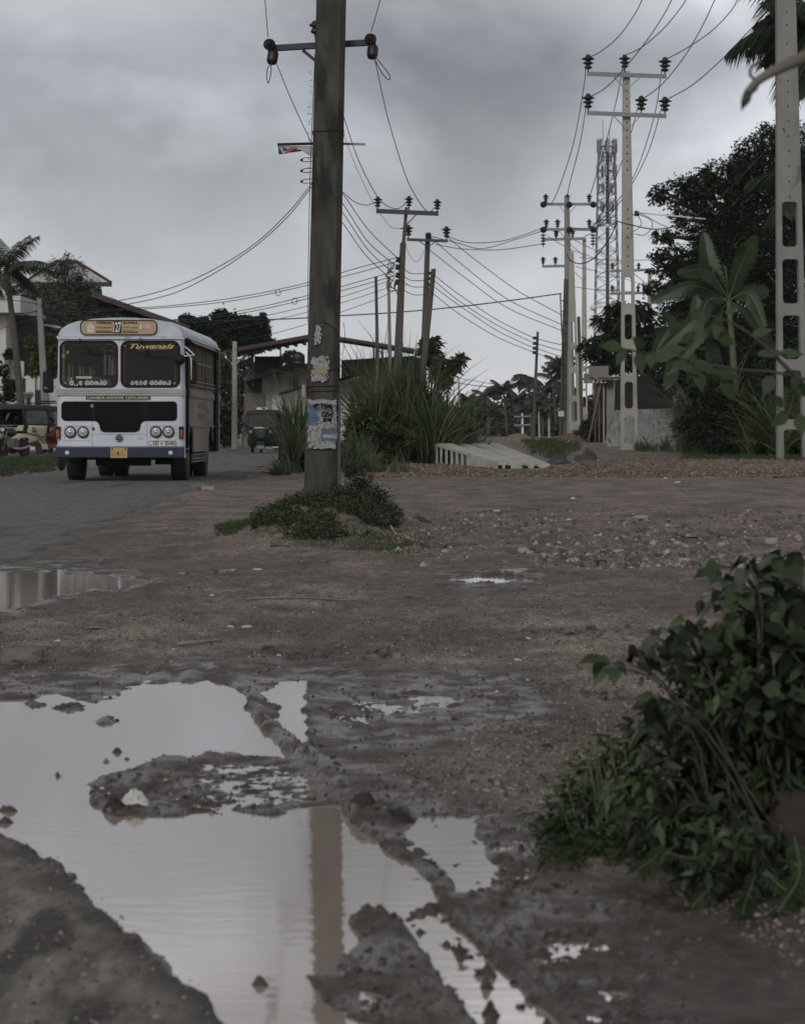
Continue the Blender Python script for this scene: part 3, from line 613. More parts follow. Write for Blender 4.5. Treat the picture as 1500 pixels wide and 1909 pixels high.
    mb.box((ex, y, ez+.085), (.02, .003, .022)); mb.box((ex, y, ez), (.03, .003, .03)); mb.box((ex-.045, y, ez-.07), (.04, .003, .014)); mb.box((ex+.045, y, ez-.07), (.04, .003, .014)); mb.box((ex, y, ez-.078), (.05, .003, .014))
    part(mb, 'emblem', 'white_paint', bd)
    mb = MB(); mb.box((fx(1037), y, fz(167)), (.18, .003, .075)); s1 = part(mb, 'sticker', 'white_paint', bd)
    mb = MB(); mb.ring(rrect(fx(1000), fx(1080), fz(186), fz(148), .025, y-.003), rrect(fx(1007), fx(1073), fz(181), fz(153), .02, y-.003), (0, .002, 0)); part(mb, 'sticker_border', 'letter_red', bd); lettering('EEO', fx(1040), fz(167), .09, .032, y-.004, 'letter_red', bd, bold=.03)
    # windscreens
    for q, wp in ((wl, 0), (wr, 1)):
        g = MB(); g.prism(rrect(*q, .14, .03), (0, .006, 0)); gl = part(g, 'windscreen', 'windscreen_glass', root)
        g = MB(); g.ring(rrect(q[0], q[1], q[2], q[3], .14, -.006), rrect(q[0]+.035, q[1]-.035, q[2]+.035, q[3]-.035, .11, -.006), (0, .045, 0)); part(g, 'window_seal', 'rubber', gl)
        g = MB(); px_ = (fx(340), fz(295)) if not wp else (fx(990), fz(290)); mid = (fx(470), fz(462)) if not wp else (fx(1090), fz(480))
        g.tube([(px_[0], -.04, px_[1]), (mid[0], -.04, mid[1])], .009, 5)
        b0, b1 = ((fx(395), fz(468)), (fx(680), fz(455))) if not wp else ((fx(1000), fz(450)), (fx(1305), fz(518)))
        g.tube([(b0[0], -.03, b0[1]), (mid[0], -.045, mid[1]), (b1[0], -.03, b1[1])], [.008, .016, .006], 5); g.lathe([(.018, 0), (.012, .03)], (px_[0], -.01, px_[1]), (0, -1, 0), 8); part(g, 'wiper', 'rubber', gl)
        if not wp: sinhala('bud srnyp', fx(228), fx(628), fz(790), fz(748), .024, 'white_paint', gl, th=.02)
        else:
            sinhala('edev phvty', fx(880), fx(1315), fz(788), fz(748), .024, 'white_paint', gl, th=.02)
            lettering('Tuwanals', fx(1115), fz(376), .82, .09, .024, 'letter_yellow', gl, shear=.5, bold=.012)
            lettering('~~~~~~~', fx(1115), fz(412), .6, .012, .024, 'letter_red', gl)
        g = MB()
        for k in range(16):
            x = (q[1]-.07 if not wp else q[0]+.07); g.box((x+.012*math.sin(k*2.1), .024, q[2]+.09+k*.048), (.014, .002, .014))
        for k in range(18): g.box((q[0]+.12+k*(q[1]-q[0]-.2)/18, .024, q[3]-.065+.008*math.sin(k)), (.014, .002, .014))
        part(g, 'garland_dots', 'letter_red', gl)
        g = MB()
        for ax, az, rr in (((180, 770, .03), (158, 478, .045), (205, 440, .04)) if not wp else ((1355, 775, .03), (820, 370, .025), (950, 520, .0))):
            if not rr: continue
            g = MB(); o3 = [(fx(ax)+rr*(.72+.28*math.cos(6*t))*math.cos(t), .024, fz(az)+rr*(.72+.28*math.cos(6*t))*math.sin(t)) for t in [i*math.pi/18 for i in range(36)]]; g.prism(o3, (0, .002, 0)); part(g, 'flower_sticker', 'dull_yellow', gl)
    g = MB(); g.box((fx(380), .05, fz(712)), (.29, .05, .045)); part(g, 'dashboard_tray', mat('cream', (.36, .34, .22), (.42, .4, .28)), root)
    # silver band, name strip, panel joints
    g = MB()
    for k, (za, zb, yy) in enumerate(((838, 846, -.022), (848, 866, -.014), (868, 884, -.022), (886, 906, -.014))): g.box((0, yy, (fz(za)+fz(zb))/2), (2.34, .02, fz(za)-fz(zb)))
    for s in (-1, 1): g.box((s*(W-.01), .08, fz(872)), (.03, .14, .11))
    part(g, 'trim_band', 'alloy', root)
    g = MB(); g.box((fx(751), -.008, fz(932)), (1.19, .02, .062)); ns = part(g, 'name_strip', 'ink', root); lettering('LANKA·ASHOK LEYLAND', fx(751), fz(932), 1.13, .046, -.022, 'letter_cream', ns, bold=.02)
    g = MB()
    for a, b, c, d in ((470, 950, 473, 1455), (1056, 950, 1059, 1455), (470, 1320, 1058, 1323), (470, 958, 1058, 961)): g.box(((fx(a)+fx(c))/2, -.002, (fz(b)+fz(d))/2), (abs(fx(c)-fx(a)), .006, abs(fz(b)-fz(d))))
    part(g, 'panel_joint', 'bus_side_dark', body)
    # grille
    out = [(150, 985), (165, 970), (1355, 970), (1375, 985), (1385, 1005), (1385, 1145), (1372, 1168), (1350, 1180), (1050, 1180), (1015, 1190), (995, 1215), (985, 1265), (965, 1290), (930, 1302), (600, 1302), (572, 1290), (555, 1265), (545, 1215), (525, 1190), (495, 1180), (180, 1180), (155, 1168), (138, 1145), (138, 1005)]
    g = MB(); g.prism([(fx(a), -.012, fz(b)) for a, b in out], (0, .04, 0)); gr = part(g, 'grille', 'grille_black', root)
    g = MB()
    for k in range(22):
        cy = 984+k*14.2; a, b = (150, 1375) if cy < 1165 else (562, 978)
        if cy > 1165 and cy < 1200: a, b = 552, 990
        g.box(((fx(a)+fx(b))/2, -.02, fz(cy)), (fx(b)-fx(a), .012, .010))
    for cxx in (468, 490, 1030, 1062): g.box((fx(cxx), -.024, fz(1075)), (.018, .014, .34))
    part(g, 'grille_slats', mat('slat_black', (.008, .008, .009), (.012, .012, .013), rough=.6, spec=.25), gr)
    # headlamps
    for i, (cx, cz) in enumerate(((237, 1300), (375, 1302), (1158, 1298), (1292, 1298))):
        g = MB(); X, Z = fx(cx), fz(cz); g.lathe([(.108, 0), (.108, .03), (.098, .045), (.092, .03), (.09, .0)], (X, 0, Z), (0, -1, 0), 28); hl = part(g, 'headlight', 'chrome' if 0 else 'rubber', root)
        g = MB(); g.lathe([(.092, .012), (.086, .035), (.06, .05), (.03, .056), (.002, .058)], (X, 0, Z), (0, -1, 0), 28); part(g, 'lens', 'lamp_glass', hl)
        g = MB(); g.lathe([(.03, .052), (.024, .066), (.002, .07)], (X, 0, Z), (0, -1, 0), 16); part(g, 'bulb', 'chrome', hl)
    for a, b in ((160, 445), (1085, 1372)):
        g = MB(); g.ring(corners(fx(a), fx(b), fz(1392), fz(1222), -.012, 1), corners(fx(a+14), fx(b-14), fz(1378), fz(1234), -.012, 1), (0, .012, 0)); part(g, 'headlight_surround', 'bus_paint', root)
    for a in (101, 1431):
        g = MB(); g.box((fx(a), .0, fz(1305)), (.085, .07, .22)); il = part(g, 'indicator', 'rubber', root)
        g = MB(); g.box((fx(a), -.03, fz(1320)), (.06, .035, .15)); part(g, 'lens', 'amber', il, bevel=.008)
    g = MB(); X, Z = fx(762), fz(1365); g.lathe([(.068, 0), (.068, .02), (.06, .028)], (X, 0, Z), (0, -1, 0), 24); bdg = part(g, 'badge', 'ink', root)
    g = MB()
    for t in range(5):
        a0 = t*2*math.pi/5; g.tube([(X+r*math.cos(a0+w_), -.034, Z+r*math.sin(a0+w_)) for r, w_ in ((.062, 0), (.058, .5), (.048, .9), (.034, 1.2), (.02, 1.6))], [.006, .007, .007, .006, .004], 5)
    g.lathe([(.018, 0), (.01, .01)], (X, -.03, Z), (0, -1, 0), 10); part(g, 'badge_rays', 'alloy', bdg)
    for cx, cz, r in ((471, 1020, .028), (482, 1262, .024)):
        g = MB(); g.lathe([(r, 0), (r, .02), (r*.6, .024), (r*.5, .01)], (fx(cx), -.01, fz(cz)), (0, -1, 0), 14); part(g, 'lock', 'chrome' if cz < 1100 else 'ink', root)
    # bumper, plates
    g = MB(); g.box((fx(776), -.09, .565), (2.36, .17, .215)); bp = part(g, 'bumper', 'navy', root, bevel=.02)
    for cx in (215, 1325):
        g = MB(); g.lathe([(.043, 0), (.04, .012)], (fx(cx), -.174, fz(1524)), (0, -1, 0), 16); part(g, 'reflector', 'plate_white', bp)
    g = MB(); g.box((fx(770), -.182, fz(1522)), (.31, .008, .19)); rp = part(g, 'route_plate', 'plate_yellow', root)
    lettering('4', fx(758), fz(1530), .055, .085, -.189, 'ink', rp, bold=.03)
    for k, (cx, cz, t) in enumerate(((715, 1512, 'පාර'), (805, 1512, 'PALLE'), (715, 1530, 'PALATH'), (808, 1530, 'SABARA'), (715, 1548, 'ROUTE'), (810, 1548, 'BASNA'))): lettering('வழி' if k in (0, 3) else t if t.isascii() else 'ROAD', fx(cx), fz(cz), .085, .012, -.189, 'ink', rp)
    g = MB(); g.box((fx(700), -.188, fz(1482)), (.03, .003, .03)); g.box((fx(840), -.188, fz(1482)), (.03, .003, .03)); part(g, 'corner_mark', 'navy', rp)
    g = MB(); g.box((fx(1226), -.02, fz(1428)), (.515, .012, .108)); npl = part(g, 'number_plate', 'plate_white', root)
    g = MB(); g.ring(corners(fx(1080), fx(1373), fz(1457), fz(1399), -.029, 1), corners(fx(1084), fx(1369), fz(1453), fz(1403), -.029, 1), (0, .003, 0)); part(g, 'plate_border', 'ink', npl)
    lettering('ND', fx(1160), fz(1424), .105, .072, -.03, 'ink', npl, bold=.02); lettering('2040', fx(1308), fz(1424), .19, .072, -.03, 'ink', npl, bold=.02); lettering('ශ්‍රී' if 0 else '÷', fx(1220), fz(1424), .04, .06, -.03, 'ink', npl, bold=.02); lettering('wp', fx(1103), fz(1440), .05, .026, -.03, 'ink', npl, bold=.03)
    g = MB(); g.box((fx(330), -.1, fz(1458)), (.3, .1, .02)); part(g, 'step_pad', 'plate_white', root)
    # right-hand side (door side)
    def side(sx, full):
        sgn = sx; X = sx*W; t = -.03*sgn
        pts = [(.86, .60)]
        def archpts(c, r):
            return [(c-r*math.cos(a), .48+r*math.sin(a)) for a in [math.pi*i/10 for i in range(11)]]
        low = [(.86, 1.62), (.86, .74)]+[(1.38-.5*math.cos(math.pi*i/12), .74+.34*math.sin(math.pi*i/12)) for i in range(1, 13)]+[(1.88, .55), (5.62, .55)]+[(5.62, .74)]+[(6.2-.58*math.cos(math.pi*i/12), .74+.36*math.sin(math.pi*i/12)) for i in range(1, 13)]+[(6.85, .74), (6.85, 1.62)]
        g = MB(); g.prism([(X, y_, z_) for y_, z_ in low], (t, 0, 0))
        if not full: g.box((X-.015*sgn, .5, 1.1), (.03, .7, 1.04)); g.box((X-.015*sgn, 7.3, 1.1), (.03, .9, 1.04))
        g.box((X-.015*sgn, 8.22, 1.08), (.03, .94, 1.1))
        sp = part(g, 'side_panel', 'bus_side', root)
        g = MB()
        for z_, h_ in ((1.66, .12), (1.05, .035), (1.60, .02)):
            g.box((X+.01*sgn, 3.86, z_), (.035, 6.0, h_)); g.box((X+.01*sgn, 8.22, z_), (.035, .92, h_))
        part(g, 'side_moulding', 'alloy' if 0 else 'bus_side', sp)
        # chequer of darker squares
        g = MB()
        for (y0, y1, z0, z1) in ((3.0, 4.9, 1.40, 1.52), (3.0, 4.9, 1.18, 1.30), (4.9, 5.8, 1.30, 1.40), (5.3, 6.4, 1.06, 1.18), (7.9, 8.6, 1.42, 1.54), (7.9, 8.6, 1.2, 1.30)): g.box((X+.003*sgn, (y0+y1)/2, (z0+z1)/2), (.006, y1-y0, z1-z0))
        part(g, 'painted_check', 'bus_side_dark', sp)
        # window band
        g = MB(); g.box((X-.02*sgn, 3.9, 2.65), (.04, 6.1, .09)); g.box((X-.02*sgn, 3.9, 1.75), (.04, 6.1, .05)); g.box((X-.02*sgn, 3.9, 2.27), (.03, 6.0, .03)); g.box((X-.02*sgn, 8.25, 2.65), (.04, .9, .09)); g.box((X-.02*sgn, 8.25, 1.75), (.04, .9, .05))
        for k in range(8): g.box((X-.02*sgn, .9+k*.855, 2.2), (.045, .055, .9))
        for k in (7.78, 8.66): g.box((X-.02*sgn, k, 2.2), (.045, .06, .9))
        for k in range(7): g.box((X-.03*sgn, 1.33+k*.855, 2.2), (.02, .03, .85))
        part(g, 'window_frame', 'bus_side', root)
        g = MB()
        for k in range(7):
            y0 = .93+k*.855
            g.box((X-.035*sgn, y0+.2, 2.44), (.006, .38, .32)); g.box((X-.045*sgn, y0+.58, 2.44), (.006, .38, .32))
            if k % 2 == 0: g.box((X-.035*sgn, y0+.2, 2.02), (.006, .38, .48))
            else: g.box((X-.045*sgn, y0+.58, 2.02), (.006, .38, .48))
        part(g, 'side_window', 'side_glass', root)
        g = MB()
        for z_ in (1.82, 1.90): g.tube([(X+.03*sgn, .95, z_), (X+.03*sgn, 6.9, z_)], .013, 6)
        for k in range(9): g.tube([(X+.03*sgn, .95+k*.74, 1.73), (X+.03*sgn, .95+k*.74, 1.92)], .009, 5)
        part(g, 'guard_rail', 'bus_side', root)
        # drip awning
        g = MB(); g.add([(X, .85, 2.68), (X, 6.9, 2.68), (X+.10*sgn, 6.9, 2.60), (X+.10*sgn, .85, 2.60)], [(0, 1, 2, 3)]); g.add([(X, .85, 2.665), (X, 6.9, 2.665), (X+.10*sgn, 6.9, 2.585), (X+.10*sgn, .85, 2.585)], [(3, 2, 1, 0)]); part(g, 'awning', 'bus_side_dark', root)
    side(1, True); side(-1, False)
    g = MB(); g.box((1.16, .82, 1.6), (.06, .07, 2.1)); g.box((1.2, 6.9, 1.6), (.06, .06, 2.15)); g.box((1.2, 7.75, 1.6), (.06, .06, 2.15)); g.box((1.245, 7.02, 1.5), (.03, .28, 1.9)); g.box((1.17, .16, 1.6), (.04, .05, 2.1)); part(g, 'door_frame', 'rubber', root)
    g = MB(); g.box((0, LEN, 1.6), (2.34, .05, 2.2)); part(g, 'rear_panel', 'bus_paint', root)
    # steps and ladder-like skirt below the doors
    g = MB()
    for z_ in (.42, .50, .36): g.box((1.14, 3.8, z_), (.04, 3.4, .022))
    for k in range(8): g.box((1.14, 2.2+k*.45, .44), (.03, .03, .16))
    part(g, 'side_step', 'bus_side', root)
    g = MB(); g.box((.95, .5, .62), (.5, .62, .04)); g.box((.85, .5, .9), (.35, .62, .04)); g.box((.95, 7.35, .6), (.5, .75, .04)); part(g, 'door_step', 'hub_metal', root)
    # interior
    g = MB(); g.box((0, 4.4, .96), (2.28, 8.4, .06)); g.box((0, 8.6, 1.9), (2.2, .05, 1.7)); g.box((-.1, .32, 1.38), (2.0, .5, .55)); part(g, 'floor', 'interior', root)
    g = MB(); g.box((0, 4.4, .70), (1.5, 8.0, .46)); g.box((0, .5, .42), (1.0, .3, .22)); g.box((0, 1.38, .48), (1.9, .14, .14)); g.box((0, 6.2, .48), (1.9, .16, .16)); g.box((.6, 3.6, .45), (.5, 1.2, .3)); g.box((-.7, 1.38, .5), (.08, 1.1, .07)); g.box((.7, 1.38, .5), (.08, 1.1, .07)); part(g, 'chassis', 'rubber', root)
    for r_ in range(6):
        for s in (-1, 1):
            yy = 2.1+r_*.95; g = MB(); g.box((s*.68, yy, 1.38), (.86, .42, .12)); g.box((s*.68, yy+.22, 1.72), (.86, .10, .62)); part(g, 'seat', 'seat_cover', root, bevel=.03)
    g = MB(); g.tube([(-.55+.23*math.cos(a*.3142), .62+.10*math.sin(a*.3142), 1.74+.16*math.sin(a*.3142)) for a in range(21)], .014, 6, cap=False); g.tube([(-.55, .45, 1.45), (-.55, .62, 1.74)], .02, 6); part(g, 'steering_wheel', 'rubber', root)
    g = MB()
    for x_ in (-.25, .25, .86): g.tube([(x_, 1.6, .98), (x_, 1.6, 2.95)], .017, 6)
    g.tube([(-.25, 1.6, 2.75), (-.25, 7, 2.75)], .014, 6); g.tube([(.25, 1.6, 2.75), (.25, 7, 2.75)], .014, 6); part(g, 'hand_rail', 'alloy', root)
    # mirrors
    g = MB(); g.box((-1.33, -.06, 1.86), (.2, .07, .40)); m1_ = part(g, 'mirror', 'rubber', root, bevel=.035); g = MB(); g.tube([(-1.2, .02, 1.78), (-1.26, -.03, 1.72), (-1.36, -.10, 1.75), (-1.40, -.10, 1.76)], .012, 6); part(g, 'mirror_arm', 'chrome', m1_)
    g = MB(); g.box((1.33, .12, 2.05), (.135, .06, .44)); m2_ = part(g, 'mirror', 'rubber', root, bevel=.035)
    g = MB(); g.tube([(1.18, .1, 2.52), (1.36, .02, 2.36), (1.12, -.06, 2.33)], .013, 6); g.tube([(1.2, .1, 2.42), (1.30, .04, 2.3), (1.30, .07, 1.9)], .012, 6); part(g, 'mirror_arm', 'white_paint', m2_)
    g = MB(); g.lathe([(.02, 0), (.085, .01), (.10, .04), (.09, .07), (.03, .1)], (1.10, -.1, 2.27), (0, 1, .1), 18); part(g, 'mirror', 'rubber', root)
    for s in (-1, 1):
        wheel(root, s*.98, 1.38, .475, .29, s); wheel(root, s*.97, 6.2, .475, .26, s); wheel(root, s*.66, 6.2, .475, .26, -s)
        g = MB(); g.box((s*.9, 1.85, .62), (.4, .03, .3)); part(g, 'mud_flap', 'rubber', root)
    return root
bus()
SIT = dict(pelvis=(0, 0, .1), waist=(0, 0, .28), chest=(0, -.02, .48), neck=(0, -.03, .63), head0=(0, -.045, .72), head1=(0, -.06, .80),
 shL=(.19, -.02, .53), elL=(.25, -.16, .33), wrL=(.2, -.36, .40), haL=(.19, -.42, .42), shR=(-.19, -.02, .53), elR=(-.25, -.16, .33), wrR=(-.2, -.36, .40), haR=(-.19, -.42, .42),
 hipL=(.1, -.02, .09), knL=(.13, -.42, .08), anL=(.13, -.45, -.3), toL=(.13, -.57, -.33), hipR=(-.1, -.02, .09), knR=(-.13, -.42, .08), anR=(-.13, -.45, -.3), toR=(-.13, -.57, -.33))
person('bus driver in a pale shirt bent over the steering wheel behind the left windscreen', (-5.2-.53, 52.6+1.05, 1.36), 0, SIT, 'shirt_pale')
person('passenger in a dark shirt standing beside the driver behind the right windscreen', (-5.2+.32, 52.6+1.35, 1.42), R(12), SIT, 'shirt_dark')
# ================================================================ AUTO RICKSHAWS AND MOTORCYCLES
mat('rick_green', (.008, .018, .015), (.014, .028, .023), scale=3, rough=.35); mat('rick_green_light', (.02, .05, .042), (.03, .065, .055), rough=.4)
mat('rick_cream', (.30, .28, .21), (.40, .37, .29), scale=3, rough=.4); mat('rick_red', (.12, .012, .02), (.17, .02, .03), scale=3, rough=.35)
mat('lamp_dull', (.08, .09, .09), (.13, .14, .14), rough=.2); mat('hood_black', (.014, .014, .015), (.026, .026, .028), scale=5, rough=.8, bump=.3)
def rickshaw(label, loc, rotz, paint, fender, plate=None, sign=False, rack=False, group='three wheeled taxis'):
    root = thing('auto_rickshaw', label, 'rickshaw', loc, group, rotz)
    # tub: sections front to back (y, half width low, half width high, z low, z high)
    S_ = [(.02, .10, .16, .62, .92), (.10, .24, .33, .48, 1.0), (.30, .40, .47, .38, 1.03), (.62, .55, .58, .32, 1.02), (.80, .60, .62, .30, .70), (1.35, .64, .64, .28, .62), (1.5, .65, .65, .28, .95), (2.35, .65, .65, .30, .98), (2.62, .58, .6, .42, .98)]
    g = MB(); ring = []
    for y, a, b, z0, z1 in S_:
        ring.append([(-b, y, z1), (-b, y, z1-.04), (-(a+b)/2-.02, y, (z0+z1)/2), (-a, y, z0+.03), (-a*.8, y, z0), (a*.8, y, z0), (a, y, z0+.03), ((a+b)/2+.02, y, (z0+z1)/2), (b, y, z1-.04), (b, y, z1)])
    n = 10; vs = [p for r in ring for p in r]
    g.add(vs, [(i*n+j, i*n+j+1, (i+1)*n+j+1, (i+1)*n+j) for i in range(len(S_)-1) for j in range(n-1)]+[(i*n+n-1, i*n, (i+1)*n, (i+1)*n+n-1) for i in (0, 1, 2, 5, 6, 7)], True)
    g.add(vs[:n], [tuple(range(n))]); g.add(vs[-n:], [tuple(range(n-1, -1, -1))]); g.box((0, 1.7, .5), (1.2, 1.7, .06)); part(g, 'body', paint, root)
    # front apron below the windscreen
    g = MB(); g.prism([(-.60, .24, 1.03), (-.62, .3, .80), (-.36, .0, .70), (0, -.05, .60), (.36, .0, .70), (.62, .3, .80), (.60, .24, 1.03)], (0, .05, .02)); part(g, 'front_apron', 'hood_black', root)
    # hood
    g = MB(); hs = [(.30, .60, 1.56, 1.63), (.36, .63, 1.60, 1.70), (.8, .655, 1.60, 1.75), (1.6, .66, 1.58, 1.76), (2.3, .65, 1.52, 1.72), (2.55, .62, 1.40, 1.60), (2.64, .6, .98, 1.2)]
    rr = [[(-w_, y, z0), (-w_*.97, y, z0+(z1-z0)*.6), (-w_*.8, y, z1-.01), (0, y, z1+.02), (w_*.8, y, z1-.01), (w_*.97, y, z0+(z1-z0)*.6), (w_, y, z0)] for y, w_, z0, z1 in hs]
    vs = [p for r in rr for p in r]; g.add(vs, [(i*7+j, i*7+j+1, (i+1)*7+j+1, (i+1)*7+j) for i in range(len(hs)-1) for j in range(6)], True); g.add(vs[:7], [tuple(range(7))])
    for s in (-1, 1): g.add([(s*.66, 1.55, 1.60), (s*.65, 2.3, 1.55), (s*.61, 2.62, 1.1), (s*.6, 2.62, .96), (s*.655, 1.7, .94)], [(0, 1, 2, 3, 4)])
    g.add([(-.61, 2.63, 1.2), (.61, 2.63, 1.2), (.6, 2.65, .95), (-.6, 2.65, .95)], [(0, 1, 2, 3)]); part(g, 'hood', 'hood_black', root)
    # windscreen
    q0 = [Vector(p) for p in ((-.585, .22, 1.05), (.585, .22, 1.05), (.56, .33, 1.58), (-.56, .33, 1.58))]; c = sum(q0, Vector())/4
    g = MB(); g.ring([p for p in q0], [c+(p-c)*.88 for p in q0], (0, .03, 0)); part(g, 'windscreen_frame', 'hood_black', root)
    g = MB(); g.prism([c+(p-c)*.89+Vector((0, .012, 0)) for p in q0], (0, .004, 0)); part(g, 'windscreen', 'rick_glass', root)
    g = MB(); g.tube([(.05, .18, 1.06), (.28, .22, 1.3)], .008, 5); part(g, 'wiper', 'rubber', root)
    for s in (-1, 1):
        g = MB(); g.tube([(s*.61, .26, 1.03), (s*.6, .36, 1.6)], .022, 6); g.tube([(s*.64, 1.5, .9), (s*.64, 1.5, 1.62)], .02, 6); part(g, 'pillar', 'hood_black', root)
        g = MB(); g.lathe([(.085, 0), (.085, .03), (.07, .05), (.01, .06)], (s*.40, .0, .86), (0, -1, 0), 18); hl = part(g, 'headlight', 'lamp_dull', root); g = MB(); g.lathe([(.1, 0), (.1, .02), (.088, .03)], (s*.40, .005, .86), (0, -1, 0), 18); part(g, 'bezel', 'rubber', hl)
        g = MB(); g.box((s*.70, .2, 1.18), (.10, .03, .14)); g.tube([(s*.6, .26, 1.1), (s*.7, .2, 1.13)], .008, 5); part(g, 'mirror', 'rubber', root)
        wheel(root, s*.56, 2.15, .2, .10, s)
    # front wheel with mudguard
    wheel(root, 0, .12, .2, .09, 1)
    g = MB(); pr = [(.12-.26*math.cos(a), .2+.26*math.sin(a)) for a in [R(t) for t in range(-5, 166, 17)]]
    g.add([(x, y, z) for y, z in pr for x in (-.15, -.08, .08, .15)], [(i*4+j, i*4+j+1, (i+1)*4+j+1, (i+1)*4+j) for i in range(len(pr)-1) for j in range(3)], True)
    g.box((0, .0, .44), (.26, .2, .03)); part(g, 'mudguard', fender, root, bevel=.01)
    g = MB(); g.box((0, 1.15, .62), (.5, .35, .12)); g.box((0, 2.05, .66), (1.1, .5, .14)); g.box((0, 2.3, .95), (1.1, .1, .5)); part(g, 'seat', 'seat_cover', root, bevel=.03)
    g = MB(); g.tube([(-.3, .62, 1.02), (0, .66, .95), (.3, .62, 1.02)], .016, 6); g.tube([(0, .66, .95), (0, .5, .5)], .02, 6); part(g, 'handlebar', 'rubber', root)
    if plate:
        g = MB(); g.box((0, .19, 1.01), (.56, .012, .10)); pl = part(g, 'number_plate', 'plate_white', root); lettering(plate, 0, 1.01, .5, .065, .18, 'ink', pl, bold=.02)
        lettering('BAJAJ', 0, .885, .12, .025, -.06, 'alloy', root, 'maker_badge')
    if sign:
        g = MB(); g.box((0, .52, 1.80), (.42, .12, .09)); sg = part(g, 'roof_sign', 'white_paint', root); g = MB(); g.box((-.14, .455, 1.80), (.06, .004, .05)); part(g, 'sign_dot', 'letter_yellow', sg); lettering('TAXI', .04, 1.80, .22, .05, .455, 'ink', sg, bold=.02)
    if rack:
        g = MB()
        for s in (-.55, .55): g.tube([(s, .45, 1.86), (s, 2.4, 1.86)], .02, 6)
        for k in range(6): g.tube([(-.55, .45+k*.39, 1.86), (.55, .45+k*.39, 1.86)], .014, 6)
        for s in (-.55, .55):
            for k in (.6, 2.2): g.tube([(s, k, 1.72), (s, k, 1.86)], .014, 6)
        g.box((.1, .6, 1.92), (.5, .3, .05)); part(g, 'roof_rack', 'rubber', root)
    return root
rickshaw('dark green auto rickshaw with a white roof sign driving towards us beyond the tall grass', (G(486, 113).x, 113, .0), R(-3), 'rick_green', 'rick_green_light', 'AAD-0735', True)
rickshaw('cream auto rickshaw with a black hood parked behind the leaning trunk', (G(79, 100).x, 100, gz(-12.6, 99)), R(50), 'rick_cream', 'rick_cream')
rickshaw('dark red auto rickshaw with a roof rack parked between the cream one and the bus', (G(96, 105).x, 105, gz(-12.9, 104)), R(28), 'rick_red', 'rick_red', rack=True)
rickshaw('black auto rickshaw at the left edge, parked with its nose behind the others', (G(6, 108).x, 108, gz(-15, 107)), R(40), 'hood_black', 'hood_black', rack=True)
mat('bike_paint', (.02, .02, .022), (.03, .03, .032), rough=.25); mat('bike_red', (.2, .02, .02), (.25, .03, .03), rough=.3)
def motorcycle(label, loc, rotz, paint):
    """front at -y"""
    root = thing('motorcycle', label, 'motorcycle', loc, 'motorcycles', rotz)
    for yy in (.0, 1.28):
        g = MB(); g.lathe([(.22, -.04), (.27, -.045), (.30, -.02), (.30, .02), (.27, .045), (.22, .04)], (0, yy, .30), (1, 0, 0), 24); w_ = part(g, 'wheel', 'tyre', root)
        g = MB(); g.lathe([(.05, -.06), (.05, .06)], (0, yy, .30), (1, 0, 0), 10)
        for k in range(8): g.tube([(0, yy+.04*math.cos(k*.785), .3+.04*math.sin(k*.785)), (0, yy+.22*math.cos(k*.785+.2), .3+.22*math.sin(k*.785+.2))], .006, 4)
        part(g, 'spokes', 'hub_metal', w_)
    g = MB(); g.tube([(.08, 0, .3), (.08, .22, .95)], .022, 6); g.tube([(-.08, 0, .3), (-.08, .22, .95)], .022, 6); g.tube([(-.34, .34, 1.02), (-.1, .24, 1.0), (.1, .24, 1.0), (.34, .34, 1.02)], .014, 6); g.tube([(0, .28, .85), (0, .7, .45), (0, 1.28, .3)], .025, 6); part(g, 'frame', 'hub_metal', root)
    g = MB(); g.lathe([(.04, 0), (.13, .08), (.15, .22), (.11, .38), (.04, .44)], (0, .34, .78), (0, 1, .05), 14); part(g, 'fuel_tank', paint, root)
    g = MB(); g.box((0, .98, .80), (.24, .62, .09)); part(g, 'seat', 'rubber', root, bevel=.03)
    g = MB(); g.box((0, .62, .45), (.26, .32, .32)); part(g, 'engine', 'hub_metal', root, bevel=.04)
    g = MB(); g.tube([(.14, .5, .3), (.14, .9, .28), (.14, 1.35, .36)], [.03, .04, .045], 8); part(g, 'exhaust', 'alloy', root)
    g = MB(); g.lathe([(.09, 0), (.10, .04), (.08, .10)], (0, .16, .88), (0, -1, -.1), 16); hl = part(g, 'headlight', paint, root); g = MB(); g.lathe([(.08, .095), (.05, .115), (.005, .12)], (0, .16, .88), (0, -1, -.1), 16); part(g, 'lens', 'lamp_glass', hl)
    g = MB(); pr = [(-.34*math.cos(a), .30+.34*math.sin(a)) for a in [R(t) for t in range(30, 150, 15)]]
    for o_ in (0, 1.28): g.add([(x, y+o_, z) for y, z in pr for x in (-.06, .06)], [(i*2, i*2+1, i*2+3, i*2+2) for i in range(len(pr)-1)], True)
    part(g, 'mudguard', paint, root)
    for s in (-1, 1): g = MB(); g.tube([(s*.28, .3, 1.02), (s*.34, .28, 1.2)], .007, 5); g.lathe([(.055, 0), (.06, .01), (.05, .02)], (s*.36, .28, 1.24), (0, 1, 0), 12); part(g, 'mirror', 'rubber', root)
    return root
motorcycle('black motorcycle parked at the left edge of the picture', (G(3, 88).x, 88, gz(-12.3, 88)), R(-25), 'bike_paint')
motorcycle('second black motorcycle parked just behind the one at the left edge', (G(12, 93).x, 93, gz(-12.9, 93)), R(15), 'bike_paint')
motorcycle('ridden motorcycle with a red tank, half hidden behind the left side of the bus', (G(115, 67.5).x, 67.5, 0), R(-10), 'bike_red')
